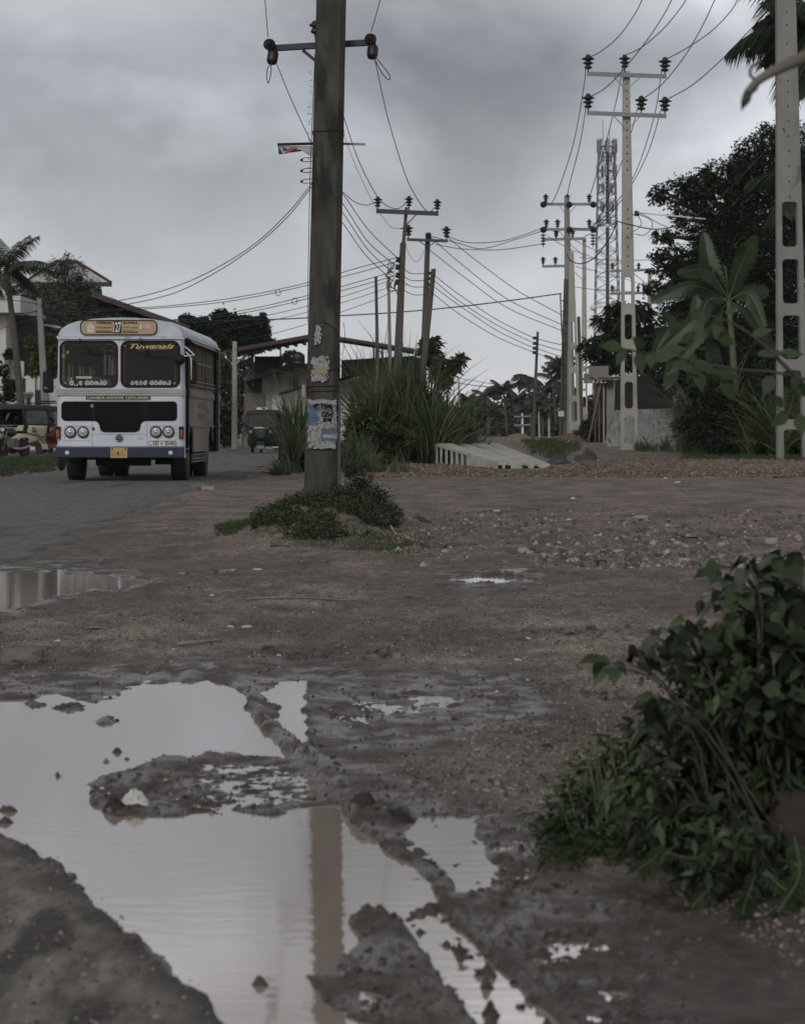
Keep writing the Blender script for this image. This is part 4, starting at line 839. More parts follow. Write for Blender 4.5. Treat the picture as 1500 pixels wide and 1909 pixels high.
RIDE = dict(SIT); RIDE.update(knL=(.2, -.36, -.02), anL=(.2, -.22, -.42), toL=(.2, -.36, -.46), knR=(-.2, -.36, -.02), anR=(-.2, -.22, -.42), toR=(-.2, -.36, -.46), wrL=(.26, -.44, .26), haL=(.27, -.5, .25), wrR=(-.26, -.44, .26), haR=(-.27, -.5, .25), elL=(.27, -.2, .3), elR=(-.27, -.2, .3))
bx = G(115, 67.5).x
person('helmeted rider in dark clothes on the motorcycle passing behind the bus', (bx+.14, 67.5+.85, .78), R(-10), RIDE, 'shirt_dark', hat='helmet')
# ================================================================ POLES
mat('old_concrete', (.030, .028, .024), (.072, .067, .057), scale=9, rough=.95, bump=.9, c3=(.022, .02, .017), s3=5, t3=.54, bscale=90, bdist=.01, stretch=(1, 1, .3), detail=9)
mat('pale_concrete', (.27, .26, .225), (.36, .35, .31), scale=1.6, rough=.85, bump=.3, c3=(.20, .175, .13), s3=2.5, t3=.6, stretch=(1, 1, .4), bscale=30)
mat('grey_concrete', (.17, .17, .16), (.23, .23, .215), scale=1.6, rough=.85, bump=.3, c3=(.12, .11, .09), s3=2.5, t3=.6, stretch=(1, 1, .4), bscale=30)
mat('weathered_pole', (.055, .05, .043), (.095, .088, .076), scale=3, rough=.9, bump=.4, stretch=(1, 1, .2), bscale=20)
mat('galv', (.17, .18, .19), (.24, .25, .26), scale=5, rough=.55, metal=.3); mat('dark_steel', (.03, .032, .034), (.05, .05, .052), scale=5, rough=.6)
mat('porcelain', (.010, .008, .008), (.018, .014, .013), rough=.5); mat('cable', (.010, .010, .011), (.016, .016, .017), rough=.7); mat('thin_wire', (.04, .042, .045), (.06, .06, .062), rough=.6)
mat('bamboo', (.25, .19, .13), (.33, .26, .19), scale=6, rough=.8)
mat('hole_dark', (.02, .02, .02), (.03, .03, .03), rough=.9)
def loft_pole(name, m, parent, b, t, wb, wt, seg=1, n=4, ch=.22, dep=1.0):
    """square pole with chamfered corners from point b to t"""
    b, t = Vector(b), Vector(t); g = MB(); prof = []
    for sx, sy in ((1, -1), (1, 1), (-1, 1), (-1, -1)):
        q = [(sx, sy*(1-ch)), (sx*(1-ch), sy)]
        prof += q if sx*sy > 0 else q[::-1]
    prof = sorted(prof, key=lambda p: math.atan2(p[1], p[0]))
    k = max(2, seg+1); vs = []
    for i in range(k):
        u = i/(k-1); c = b.lerp(t, u); w_ = wb+(wt-wb)*u; vs += [(c.x+x*w_/2, c.y+y*w_/2*dep, c.z) for x, y in prof]
    m_ = 8; g.add(vs, [(i*m_+j, i*m_+(j+1) % m_, (i+1)*m_+(j+1) % m_, (i+1)*m_+j) for i in range(k-1) for j in range(m_)]+[tuple(range(m_-1, -1, -1)), tuple((k-1)*m_+j for j in range(m_))])
    return g.build(name, MATS[m], parent)
def pin(parent, px, py, Y, h=34, n=3, base=12, name='insulator'):
    """pin insulator standing on an arm at (px, py): h = whole height in photo pixels"""
    u = U(Y); o = P(px, py, Y); g = MB(); g.tube([o, o+Vector((0, 0, base*u))], 1.4*u, 6); hh = (h-base)*u; prof = []
    for i in range(n):
        z0 = base*u+hh*i/n; w_ = (11+3.2*i)*u*h/34/1.35
        prof += [(w_*.45, z0), (w_, z0+hh/n*.30), (w_*.92, z0+hh/n*.48), (w_*.4, z0+hh/n*.8)]
    prof += [(5*u*h/34, base*u+hh), (3.6*u*h/34, base*u+hh*1.12), (.5*u, base*u+hh*1.14)]
    g.lathe(prof, o, (0, 0, 1), 14); return g.build(name, MATS['porcelain'], parent)
def disc(parent, px, py, Y, r, ax=(0, -1, .15), name='insulator', dy=-.12):
    u = U(Y); o = P(px, py, Y)+Vector((0, dy, 0)); g = MB(); g.lathe([(r*u*.3, .25*r*u*2), (r*u*.9, .12*r*u), (r*u, .25*r*u), (r*u*.85, .45*r*u), (r*u*.3, .55*r*u), (r*u*.22, .9*r*u), (.01*u, r*u)], o, ax, 20); return g.build(name, MATS['porcelain'], parent)
def arm(parent, a, b, Y, th=9, m='galv', name='cross_arm', dy=-.15):
    u = U(Y); A, B = P(*a, Y), P(*b, Y); off = Vector((0, dy, 0)); g = MB(); g.bar(A+off, B+off, .09, th*u); g.bar(A+off+Vector((0, .03, th*u*.5)), B+off+Vector((0, .03, th*u*.5)), .14, 1.4*u)
    return g.build(name, MATS[m], parent)
def brace(parent, a, b, Y, th=4, m='galv', name='brace', dy=-.16):
    g = MB(); g.bar(P(*a, Y)+Vector((0, dy, 0)), P(*b, Y)+Vector((0, dy, 0)), th*U(Y), .03); return g.build(name, MATS[m], parent)
# ---- the big pole in front
YB = 28.0
def big_pole():
    zb = gz(MX, MY)-.25; base = P(598, 900, YB)
    root = thing('utility_pole', 'thick dark concrete utility pole with torn blue poster, growing out of the weedy mound', 'utility pole', (base.x, YB, zb), 'power poles')
    bot = Vector((base.x-.01, YB, zb)); top = P(623, -260, YB)
    loft_pole('pole', 'old_concrete', root, bot, top, 61*U(YB), 53*U(YB), seg=12, ch=.34)
    a = arm(root, (497, 85), (700, 73), YB, 10, 'dark_steel', dy=.2)
    for x, y in ((501, 80), (690, 70)):
        disc(a, x, y, YB, 11.5, (0, -1, .2), dy=.12); u = U(YB); o = P(x+(6 if x < 600 else 4), y+24, YB)+Vector((0, .1, 0)); g = MB()
        g.lathe([(4*u, -13*u), (8*u, -12*u), (10.5*u, -6*u), (10.5*u, 8*u), (8*u, 13*u), (3*u, 14*u)], o, (.15 if x < 600 else .1, .3, 1), 16); g.build('insulator', MATS['porcelain'], a)
        g = MB(); g.tube(spline([P(x+6, y+36, YB), P(x-2, y+46, YB), P(x-4, y+60, YB), P(x-1, y+75, YB), P(x+4, y+55, YB), P(x+4, y+40, YB)] if x < 600 else [P(x+8, y+34, YB), P(x+20, y+48, YB), P(x+36, y+70, YB), P(x+34, y+78, YB), P(x+22, y+66, YB), P(x+8, y+40, YB)], 20), .9*u, 5); g.build('jumper_loop', MATS['cable'], a)
    brace(a, (563, 88), (592, 112), YB, 4, 'dark_steel', dy=.2)
    u = U(YB); o = P(588, 60, YB)+Vector((-.01, .1, 0)); g = MB(); g.tube([P(589, 82, YB)+Vector((0, .1, 0)), o], 1.5*u, 6); g.lathe([(3*u, 0), (8*u, 3*u), (8*u, 6*u), (4*u, 12*u), (11*u, 15*u), (10*u, 18*u), (4*u, 22*u), (5*u, 24*u), (.5*u, 25*u)], o, (0, 0, 1), 14); g.build('insulator', MATS['porcelain'], root)
    # wires bound round the shaft
    for y, cx, w_ in ((249, 612, 57), (693, 603, 59), (723, 602.5, 60), (732, 602, 60)):
        g = MB(); c = P(cx, y, YB); h = w_/2*U(YB)*1.03; g.tube([c+Vector((-h, -h, .01)), c+Vector((h, -h, .02)), c+Vector((h, h, 0)), c+Vector((-h, h, 0)), c+Vector((-h, -h, .012))], .0045, 5); g.build('binding_wire', MATS['cable'], root)
    for y in (297, 317, 337):
        g = MB(); g.tube(spline([P(584, y-4, YB), P(568, y-3, YB), P(561, y+1, YB), P(568, y+4, YB), P(584, y+3, YB)], 16), .8*U(YB), 5); g.lathe([(2.6*u, 0), (2.6*u, 4*u)], P(562, y+3, YB), (0, 0, 1), 8); g.build('service_hook', MATS['cable'], root)
    g = MB(); g.tube(spline([P(587, 100, YB)+Vector((0, -.02, 0)), P(578, 330, YB), P(575, 470, YB), P(573, 600, YB)], 20), .7*u, 5); g.tube(spline([P(640, 600, YB), P(643, 625, YB), P(639, 660, YB)], 10), .5*u, 4); g.build('down_lead', MATS['cable'], root)
    g = MB(); cr_ = spline([P(604, 600, YB), P(622, 612, YB), P(632, 640, YB), P(634, 690, YB)], 12); g.tube([p+Vector((0, -.175, 0)) for p in cr_], .004, 4); g.build('loose_wire', MATS['cable'], root)
    g = MB()
    for k in range(16):
        y = 140+k*12+random.uniform(-4, 4); x = 613-(y/360)*8-28.5; a_ = random.uniform(-5, 5); g.tube(spline([P(x+2, y, YB), P(x-3-random.random()*5, y+a_, YB), P(x-1, y+a_*2, YB)], 6), .35*u, 3)
    g.build('loose_binding', MATS['cable'], root)
    return root
BP = big_pole()
# torn paper: cells of a grid kept by noise, laid 3 mm proud of the pole
def torn(name, x0, x1, y0, y1, m, parent, cell=1.0, thr=.5, seed=1, sc=.12, Y=YB-.178, edge=6, lift=.004):
    xs = np.arange(x0, x1, cell); ys = np.arange(y0, y1, cell); Xg, Yg = np.meshgrid(xs, ys)
    e = np.minimum(np.minimum(Xg-x0, x1-Xg), np.minimum(Yg-y0, y1-Yg)); k = fbm(Xg*sc, Yg*sc, 4, seed)+np.clip(e/edge, 0, 1)*.5-.25 > thr
    V = []; Fq = []
    for x, y in zip(Xg[k], Yg[k]):
        n = len(V); V += [tuple(P(a, b, Y)+Vector((0, -lift*fbm(np.array([a*.2]), np.array([b*.2]), 2, 5)[0], 0))) for a, b in ((x, y+cell), (x+cell, y+cell), (x+cell, y), (x, y))]; Fq.append((n, n+1, n+2, n+3))
    g = MB(); g.add(V, Fq); return g.build(name, MATS[m], parent)
mat('poster_blue', (.06, .09, .135), (.10, .14, .19), scale=9, rough=.8, c3=(.34, .35, .36), s3=22, t3=.6)
mat('torn_white', (.22, .22, .22), (.33, .33, .32), scale=20, rough=.9, c3=(.12, .12, .11), s3=60, t3=.55); mat('torn_buff', (.25, .18, .10), (.34, .26, .16), scale=20, rough=.9)
pz = torn('poster', 571, 629, 743, 836, 'poster_blue', None, .9, .43, 3, .11, edge=5)
tag(pz, 'torn blue and white poster pasted at eye height on the big dark pole', 'poster')
for c_ in [torn('torn_paper', 572, 628, 742, 756, 'torn_white', pz, .8, .56, 8, .22, YB-.184, 4), torn('torn_paper', 571, 600, 792, 826, 'torn_white', pz, .8, .60, 11, .3, YB-.184, 3), torn('torn_paper', 590, 628, 765, 800, 'torn_white', pz, .8, .66, 15, .3, YB-.184, 3), torn('torn_paper', 575, 627, 820, 838, 'torn_white', pz, .8, .58, 19, .25, YB-.184, 3), torn('torn_paper', 600, 628, 808, 818, 'torn_white', pz, .8, .52, 25, .3, YB-.184, 2)]: pass
def face_to(px, py, Y, s):
    o = P(px, py, Y)
    return lambda v: o+Vector((v.x*s, v.y, v.z*s))
def world_text(fn, parent, *a, **k):
    off = rootloc(parent); face = k.pop('face'); return fn(*a, face=lambda v: face(v)-off, **k)
fz_ = face_to(600, 757, YB-.19, U(YB))
sinhala('nb rsnd', -17, 20, -5, 5, 0, 'torn_white', pz, th=2.2, face=lambda v: fz_(v)-rootloc(pz)); fz2 = face_to(607, 772, YB-.19, U(YB))
sinhala('hsv', -8, 14, -5, 4, 0, 'ink', pz, th=1.6, face=lambda v: fz2(v)-rootloc(pz)); fz3 = face_to(608, 782, YB-.19, U(YB)); sinhala('tn', -6, 10, -4, 4, 0, 'ink', pz, th=1.8, face=lambda v: fz3(v)-rootloc(pz))
o_ = torn('paper_scrap', 583, 601, 600, 646, 'torn_white', None, .8, .56, 33, .22, edge=6); tag(o_, 'flaking white paper remnant, the highest scrap on the big dark pole', 'paper scrap')
o_ = torn('paper_scrap', 576, 615, 660, 716, 'torn_white', None, .8, .54, 37, .25, edge=8); tag(o_, 'flaking buff and white paper remnant just above the blue poster', 'paper scrap'); torn('buff_patch', 586, 604, 682, 698, 'torn_buff', o_, .8, .45, 41, .3, YB-.184, 3)
# battens and rag nailed to the pole
mat('black_wood', (.008, .008, .009), (.014, .014, .015), scale=8, rough=.8); mat('banner', (.40, .41, .43), (.46, .47, .49), scale=4, rough=.85); mat('pale_wood', (.30, .24, .17), (.38, .31, .23), scale=8, rough=.8)
yb2 = YB+.19
g = MB(); g.bar(P(517, 269, yb2), P(590, 267, yb2), .025, 5*U(YB)); bt = g.build('banner_batten', MATS['black_wood'], None); tag(bt, 'black batten carrying a torn banner, upper left of the big pole', 'batten')
g = MB(); pl = [P(a, b, yb2+.01) for a, b in ((518, 272), (584, 272), (584, 292), (574, 289), (563, 281), (545, 284), (528, 287), (519, 287))]; g.prism(pl, (0, .004, 0)); bn = g.build('torn_banner', MATS['banner'], bt)
g = MB()
for q in (((519, 273), (524, 280), (527, 286), (519, 287)), ((526, 274), (538, 278), (528, 281)), ((538, 283), (549, 277), (562, 279), (560, 282))): g.prism([P(a, b, yb2+.004) for a, b in q], (0, .002, 0))
g.build('black_print', MATS['ink'], bt); g = MB(); g.prism([P(a, b, yb2+.004) for a, b in ((540, 275), (556, 274), (533, 285), (529, 285))], (0, .002, 0)); g.build('red_print', MATS['letter_red'], bt)
g = MB(); g.bar(P(636, 267.5, yb2), P(681, 268.5, yb2), .02, 4.2*U(YB)); tag(g.build('batten', MATS['pale_wood'], None), 'pale wooden stick end on the upper right of the big pole', 'batten')
g = MB(); g.bar(P(520, 735, yb2), P(566, 721, yb2), .025, 5.5*U(YB)); b1_ = g.build('batten', MATS['black_wood'], None); tag(b1_, 'black batten sticking out left of the big pole above the poster', 'batten'); g = MB(); g.bar(P(565.5, 739, yb2-.03), P(565.5, 717, yb2-.03), 6*U(YB), .02); g.build('batten_cleat', MATS['pale_wood'], b1_)
g = MB(); g.bar(P(630, 709, yb2), P(679, 696, yb2), .025, 5.5*U(YB)); b1_ = g.build('batten', MATS['black_wood'], None); tag(b1_, 'black batten with a red rag edge sticking out right of the big pole', 'batten')
g = MB()
for k in range(5): x = 640+k*6; y = 709-(x-640)*.27; g.prism([P(x, y, yb2-.015), P(x+5, y-1.5, yb2-.015), P(x+3, y+3.5, yb2-.015)], (0, .003, 0))
g.build('red_rag', MATS['letter_red'], b1_)
# ---- slotted precast poles
def ladder(label, Y, xt, wt, yt, xb, wb, yb_, slots, dep, m='pale_concrete', bolts=(), group='power poles', zadd=0):
    root = thing('utility_pole', label, 'utility pole', P(xb, yb_, Y), group); g = MB(); u = U(Y)
    def cx(y): return xt+(xb-xt)*(y-yt)/(yb_-yt)
    def hw(y): return (wt+(wb-wt)*(y-yt)/(yb_-yt))/2
    def tile(y0, y1, hole=None):
        if hole is None: g.prism([P(cx(y0)-hw(y0), y0, Y), P(cx(y0)+hw(y0), y0, Y), P(cx(y1)+hw(y1), y1, Y), P(cx(y1)-hw(y1), y1, Y)], (0, dep, 0)); return
        n = 5; ym = (y0+y1)/2; lw = hw(ym)*hole; o = [(cx(y0)+hw(y0), y0), (cx(y0)-hw(y0), y0), (cx(y1)-hw(y1), y1), (cx(y1)+hw(y1), y1)]
        outer = [P(a, b, Y) for a, b in o for _ in range(n+1)]; inner = []
        for (sx, sy), a0 in zip(((1, -1), (-1, -1), (-1, 1), (1, 1)), (0, 90, 180, 270)):
            yy = y0+.5 if sy < 0 else y1-.5; r = min(lw*.75, 7); c0 = cx(yy)
            for i in range(n+1):
                t = R(a0+90*i/n); inner.append(P(c0+sx*(lw-r)+r*math.cos(t), yy-sy*r-r*math.sin(t), Y))
        g.ring(outer, inner, (0, dep, 0))
    ys = [yt]
    for y0, y1, hf in slots: tile(ys[-1], y0); tile(y0, y1, hf); ys.append(y1)
    if yb_ > ys[-1]: tile(ys[-1], yb_)
    g.build('pole', MATS[m], root)
    if bolts:
        g = MB()
        for y in bolts: g.lathe([(1.6*u, 0), (1.6*u, .01)], P(cx(y), y, Y)+Vector((0, -.001, 0)), (0, -1, 0), 8)
        g.build('bolt_holes', MATS['hole_dark'], root)
    return root
YG = 110.0
gp = ladder('tall pale slotted concrete pole with two cross arms, standing in front of the grey slab', YG, 1167.5, 12, 132, 1173, 33, 846, [(560-45, 612-45, .55), (585, 633, .55), (651, 698, .55), (711, 762, .55), (776, 829, .6), (838, 846, .55)], .34, bolts=[141, 155, 169, 183, 197, 213, 228, 242, 256, 272, 286, 300, 316, 390, 407, 425, 442, 459, 477, 495])
aa = arm(gp, (1093, 138), (1241, 143), YG, 7)
for x, y in ((1096, 136), (1239, 141)): pin(aa, x, y+2, YG, 34, 3, 10)
pin(gp, 1164, 134, YG, 30, 3, 8)
brace(aa, (1140, 140), (1161, 163), YG, 3.4); brace(aa, (1195, 142), (1174, 161), YG, 3.4)
aa = arm(gp, (1093, 211), (1241, 217), YG, 7)
for x, y in ((1096, 209), (1195, 213), (1239, 215)): pin(aa, x, y+2, YG, 34, 3, 10)
brace(aa, (1141, 214), (1161, 236), YG, 3.4); brace(aa, (1194, 216), (1174, 236), YG, 3.4)
g = MB(); u = U(YG); g.lathe([(3*u, -5*u), (5*u, -4*u), (5*u, -1*u), (3*u, 0), (5*u, 1*u), (5*u, 4*u), (3*u, 5*u)], P(1186, 398, YG)+Vector((0, -.1, 0)), (0, 0, 1), 12); g.tube([P(1180, 400, YG), P(1188, 399, YG-.1)], 1.2*u, 5); g.build('shackle_insulator', MATS['porcelain'], gp)
YH = 84.0
hp = ladder('massive slotted concrete pole at the right edge of the picture', YH, 1463, 31, -160, 1479, 59, 872, [(375, 460, .62), (482, 566, .62), (587, 670, .62), (690, 782, .62), (800, 872, .62)], .42, m='grey_concrete', bolts=[22, 46, 80, 116, 150, 170, 197, 225, 253, 281, 309, 338, 366])
YC = 150.0
def gzz(px, Y): return gz((px-750)*Y/F, Y)
dp_ = ladder('pale slotted pole of a leaning pair, left of the tall slotted pole', YC-6, 1065, 8, 468, 1071, 23, 824, [(598, 640, .5), (650, 685, .5), (694, 738, .5), (747, 786, .5), (800, 824, .5)], .3)
ep = ladder('thin pale slotted pole carrying a single low arm, behind the leaning pair', 165, 1089, 6, 443, 1089, 12, 790, [(655, 683, .5), (692, 725, .5), (728, 760, .5)], .3)
aa = arm(ep, (1010, 447), (1091, 445), 165, 4.5); brace(aa, (1062, 455), (1086, 475), 165, 3); brace(aa, (1068, 505), (1086, 522), 165, 3)
for x in (1037,): pin(aa, x, 445, 165, 16, 2, 5)
fp = ladder('distant pale pole between the tall slotted pole and the big tree', 175, 1211, 6, 503, 1210, 10, 700, [], .3)
for y0, y1, xs_ in ((506, 503, (1141, 1190)), (548, 546, (1141, 1189))):
    aa = arm(fp, (1136, y0), (1214, y1), 175, 4)
    for x in xs_: pin(aa, x, y0, 175, 15, 2, 5)
# pole C: round-ish with three arms and many insulators
root = thing('utility_pole', 'concrete pole crowded with insulators on two arms, nearest the lattice tower', 'utility pole', P(1062, 815, YC), 'power poles')
loft_pole('pole', 'grey_concrete', root, P(1063, 822, YC), P(1056, 366, YC), 20*U(YC), 9*U(YC), 4)
for ya, x0, x1, ds in ((381, 1011, 1108, (1012, 1060, 1105)), (428, 1011, 1108, (1012, 1061, 1105))):
    aa = arm(root, (x0, ya), (x1, ya), YC, 4.5)
    for x in ds: disc(aa, x, ya+1, YC, 6.2, dy=-.22)
    for x in ((1017, 1057, 1098) if ya == 381 else (1018, 1039, 1098)): pin(aa, x, ya-1, YC, 17, 3, 4)
    brace(aa, (1042, ya+3), (1056, ya+20), YC, 2.6); brace(aa, (1072, ya+3), (1058, ya+20), YC, 2.6)
    if ya == 428:
        for x in (1012, 1105):
            g = MB(); o = P(x, 436, YC); u = U(YC)
            for k in range(4): g.lathe([(1*u, -k*5.5*u), (5*u, -k*5.5*u-1.5*u), (4.5*u, -k*5.5*u-3*u), (1*u, -k*5.5*u-4*u)], o, (0, 0, 1), 10)
            g.tube([o, o+Vector((0, 0, -25*u))], .7*u, 4); g.build('suspension_string', MATS['porcelain'], aa)
        for x in (1036, 1067): pin(aa, x, 444, YC, 15, 3, 3)
aa = arm(root, (1010, 497), (1054, 496), YC, 4)
for x in (1012, 1035): pin(aa, x, 496, YC, 16, 3, 5)
root = thing('utility_pole', 'dark pole wound with black cable, left one of the leaning pair', 'utility pole', P(1049, 815, YC-3), 'power poles')
loft_pole('pole', 'weathered_pole', root, P(1048, 822, YC-3), P(1055, 520, YC-3), 13*U(YC), 8*U(YC), 4); g = MB()
g.tube(spline([P(1044, 548, YC-4), P(1046, 600, YC-4), P(1050, 690, YC-4), P(1047, 810, YC-4)], 16), 1.2*U(YC), 5)
for k in range(12): g.tube([P(1045, 560+k*20, YC-4), P(1057, 562+k*20, YC-4)], .8*U(YC), 4)
g.build('cable_run', MATS['cable'], root); g = MB(); g.box(P(1045.5, 771, YC-5), (10*U(YC), .03, 10*U(YC))); g.build('notice_plate', MATS['plate_white'], root)
def simple(label, Y, b, t, wb, wt, m='weathered_pole', name='utility_pole', cat='utility pole', group='power poles', arms=(), ins=(), extra=None, ch=.22):
    B, T = P(*b, Y), P(*t, Y); zg = gz(B.x, Y)-.15
    if B.z > zg: B = T+(B-T)*((T.z-zg)/(T.z-B.z))
    root = thing(name, label, cat, B, group); loft_pole('pole', m, root, B, T, wb*U(Y), wt*U(Y), 3, ch=ch)
    for (a0, a1, th, ds) in arms:
        aa = arm(root, a0, a1, Y, th, 'dark_steel' if m == 'weathered_pole' else 'galv')
        for x in ds: yy = a0[1]+(a1[1]-a0[1])*(x-a0[0])/(a1[0]-a0[0]); pin(aa, x, yy, Y, 26 if Y < 100 else 10, 3 if Y < 100 else 2, 8 if Y < 100 else 3)
    for x, y in ins:
        g = MB(); u = U(Y); g.lathe([(2*u, -3*u), (3.6*u, -2.4*u), (3.6*u, -.6*u), (2*u, 0), (3.6*u, .6*u), (3.6*u, 2.4*u), (2*u, 3*u)], P(x, y, Y), (0, 0, 1), 8); g.tube([P(x, y, Y), P(t[0]+(b[0]-t[0])*(y-t[1])/(b[1]-t[1]), y, Y)], .8*u, 4); g.build('shackle_insulator', MATS['porcelain'], root)
    return root
simple('dark thin pole just right of the leaning pair of poles', 158, (1084, 800), (1078, 590), 6, 6)
YA = 80.0
pa = simple('dark pole in the tall grass with a wide three insulator arm', YA, (736, 800), (751, 452), 21, 11, arms=())
loft_pole('pole_extension', 'weathered_pole', pa, P(750.5, 470, YA), P(757.5, 386, YA), 7*U(YA), 6*U(YA))
aa = arm(pa, (701, 394), (817, 399), YA, 7.5, 'dark_steel')
for x, y in ((704, 392), (762, 391), (815, 397)): pin(aa, x, y, YA, 24, 3, 7)
brace(aa, (777, 399), (757, 420), YA, 3, 'dark_steel')
g = MB(); u = U(YA)
g.tube([P(745, 426, YA), P(753, 425, YA)], 1.2*u, 5)
g.build('wire_hook', MATS['cable'], pa)
for k, (x, y) in enumerate(((742, 484), (741, 498), (741, 513), (740, 526))):
    g = MB(); g.lathe([(2.5*u, -5*u), (4.6*u, -4*u), (4.6*u, -1*u), (2.5*u, 0), (4.6*u, 1*u), (4.6*u, 4*u), (2.5*u, 5*u)], P(x, y, YA)+Vector((0, -.06, 0)), (.3, 0, 1), 10); g.tube([P(x, y, YA), P(748, y, YA)], 1.6*u, 5); g.build('shackle_insulator', MATS['porcelain'], pa)
g = MB(); rs = random.Random(5)
for k in range(16): x, y = rs.uniform(726, 740), rs.uniform(482, 530); g.tube(spline([P(x, y, YA), P(x-rs.uniform(2, 9), y+rs.uniform(4, 14), YA-.05), P(x+rs.uniform(-4, 6), y+rs.uniform(10, 24), YA)], 8), .8*u, 4)
g.build('wire_tangle', MATS['cable'], pa)
pb = simple('dark pole behind the tall grass with a narrow arm, middle of the group', 92, (785, 800), (797, 447), 14, 9.5, arms=(((758, 447), (834, 450), 4.5, (761, 832)),))
g = MB(); u = U(92); g.lathe([(4*u, 0), (5.5*u, 2*u), (5.5*u, 10*u), (6*u, 11*u), (3*u, 14*u)], P(798, 447, 92), (0, 0, 1), 12); g.build('insulator', MATS['porcelain'], pb); brace(pb, (780, 449), (797, 461), 92, 2.6, 'dark_steel'); brace(pb, (813, 450), (797, 461), 92, 2.6, 'dark_steel')
simple('short weathered pole leaning right with two slots near its foot, by the frangipani', 78, (777, 800), (808, 501), 15, 9, ins=((801, 509), (801, 519), (800, 530)), ch=.3)
simple('thin dark post standing behind the roof, leftmost of the bare posts in the grass', 84, (706, 790), (700.5, 515), 8, 5.5)
simple('thin grey post beside the pole with the wide arm', 86, (729, 790), (724, 519), 8.5, 5.5, 'grey_concrete')
simple('plain pale concrete pole on the left roadside behind the bus', 140, (437, 842), (437.5, 636), 11, 8, 'pale_concrete')
simple('thin leaning post beside the plain pale pole behind the bus', 142, (452, 838), (459, 700), 4, 3, 'grey_concrete', 'post', 'post', None)
simple('grey concrete pole in front of the white house at far left', 112, (90, 850), (73, 556), 16, 9, 'grey_concrete', ins=((70, 566), (70, 580), (70, 594)))
simple('bare stay post directly behind the right side of the big dark pole', 40, (632, 905), (631, 640), 7, 5, 'weathered_pole', 'post', 'post', None)
simple('leaning wooden pole with four small insulators, standing alone before the far palms', YC, (993, 824), (1002, 618), 7, 4.5, ins=((996, 630), (996, 640), (995.5, 649), (995, 657)))
simple('thin pale post beside the foot of the lone leaning pole, on its right', 180, (1005, 818), (1004, 766), 3.5, 3, 'pale_concrete', 'post', 'post')
simple('thin pale post midway between the lone leaning pole and the leaning pair', 180, (1023, 818), (1023, 738), 4, 3, 'pale_concrete', 'post', 'post')
simple('thin pale post rising from the grass right of the frangipani', 120, (856, 790), (855, 708), 4, 3.5, 'pale_concrete', 'post', 'post')
simple('little white pole with two low arms left of the lone leaning pole', 190, (974, 812), (973, 770), 4, 3, 'white_paint', arms=(((958, 777), (989, 776), 2, (960, 966, 981, 987)), ((958, 793), (989, 792), 2, (962, 985))))
# ================================================================ LATTICE TOWER
def tower():
    Y = 250; u = U(Y); root = thing('radio_mast', 'tall lattice telecom mast with antennas rising behind the poles on the right', 'radio mast', P(1131, 800, Y)); g = MB()
    def c(py, k):       # corner k of 4 at row py
        w_ = 20+(py-262)*.034
        a = [(-1, -1), (1, -1), (1, 1), (-1, 1)][k]; return P(1130+0.004*(py-260), py, Y)+Vector((a[0]*w_*u*.72, a[1]*w_*u*.72, 0))
    rows = list(range(262, 420, 14))+list(range(420, 800, 24))
    for k in range(4): g.tube([c(r, k) for r in rows], 1.0*u, 4)
    for r0, r1 in zip(rows[:-1], rows[1:]):
        for k in range(4): j = (k+1) % 4; g.tube([c(r0, k), c(r1, j)], .55*u, 3); g.tube([c(r0, j), c(r1, k)], .55*u, 3); g.tube([c(r1, k), c(r1, j)], .55*u, 3)
    g.build('lattice', MATS['galv'], root)
    g = MB(); g.box(P(1132, 530, Y), (6*u, 6*u, 540*u)); g.build('cable_ladder', MATS['dark_steel'], root)
    for i, (py, rr, nn, hh) in enumerate(((272, 17, 8, 24), (292, 15, 6, 14), (318, 18, 5, 20), (350, 16, 6, 16), (385, 18, 6, 16), (410, 17, 5, 10))):
        for k in range(nn):
            a = k*2*math.pi/nn+i; o = P(1131, py, Y)+Vector((rr*u*math.cos(a), rr*u*math.sin(a), 0)); g = MB(); g.box(o, (4.6*u, 3*u, hh*u)); g.tube([o+Vector((0, 0, -hh*u*.6)), o+Vector((0, 0, hh*u*.6))], .8*u, 4); g.tube([o, P(1131, py, Y)], .6*u, 3); g.build('antenna_panel', MATS['galv'], root)
    for x, y, r in ((1107, 420, 6), (1132, 421, 4), (1105, 573, 6)):
        g = MB(); g.lathe([(r*u, 0), (r*u*.9, 3*u), (r*u*.4, 5*u)], P(x, y, Y-1), (-.3, -1, 0), 16); g.tube([P(x, y, Y-1), P(1120, y, Y)], .8*u, 4); g.build('dish', MATS['white_paint'], root)
    g = MB(); g.tube([P(1124, 262, Y), P(1123, 222, Y)], .6*u, 4); g.tube([P(1136, 262, Y), P(1136, 244, Y)], .6*u, 4); g.build('lightning_rod', MATS['galv'], root)
tower()
# ================================================================ BUILDINGS
mat('white_wall', (.42, .42, .40), (.56, .56, .54), scale=1.2, rough=.85, c3=(.24, .24, .22), s3=3, t3=.62, stretch=(1, 1, .35)); mat('dark_red', (.036, .016, .016), (.055, .024, .024), scale=3, rough=.6)
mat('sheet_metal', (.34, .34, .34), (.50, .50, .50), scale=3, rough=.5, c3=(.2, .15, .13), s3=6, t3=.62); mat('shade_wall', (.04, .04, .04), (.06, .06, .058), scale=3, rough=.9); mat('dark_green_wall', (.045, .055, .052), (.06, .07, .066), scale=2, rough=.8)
mat('stained_wall', (.24, .235, .21), (.36, .35, .32), scale=1.5, rough=.9, c3=(.05, .048, .042), s3=1.6, t3=.56, stretch=(1, 1, .25), bump=.2); mat('rust_sheet', (.10, .085, .07), (.15, .125, .10), scale=2, rough=.8, stretch=(3, 1, .2)); mat('window_dark', (.012, .012, .014), (.02, .02, .022), rough=.3)
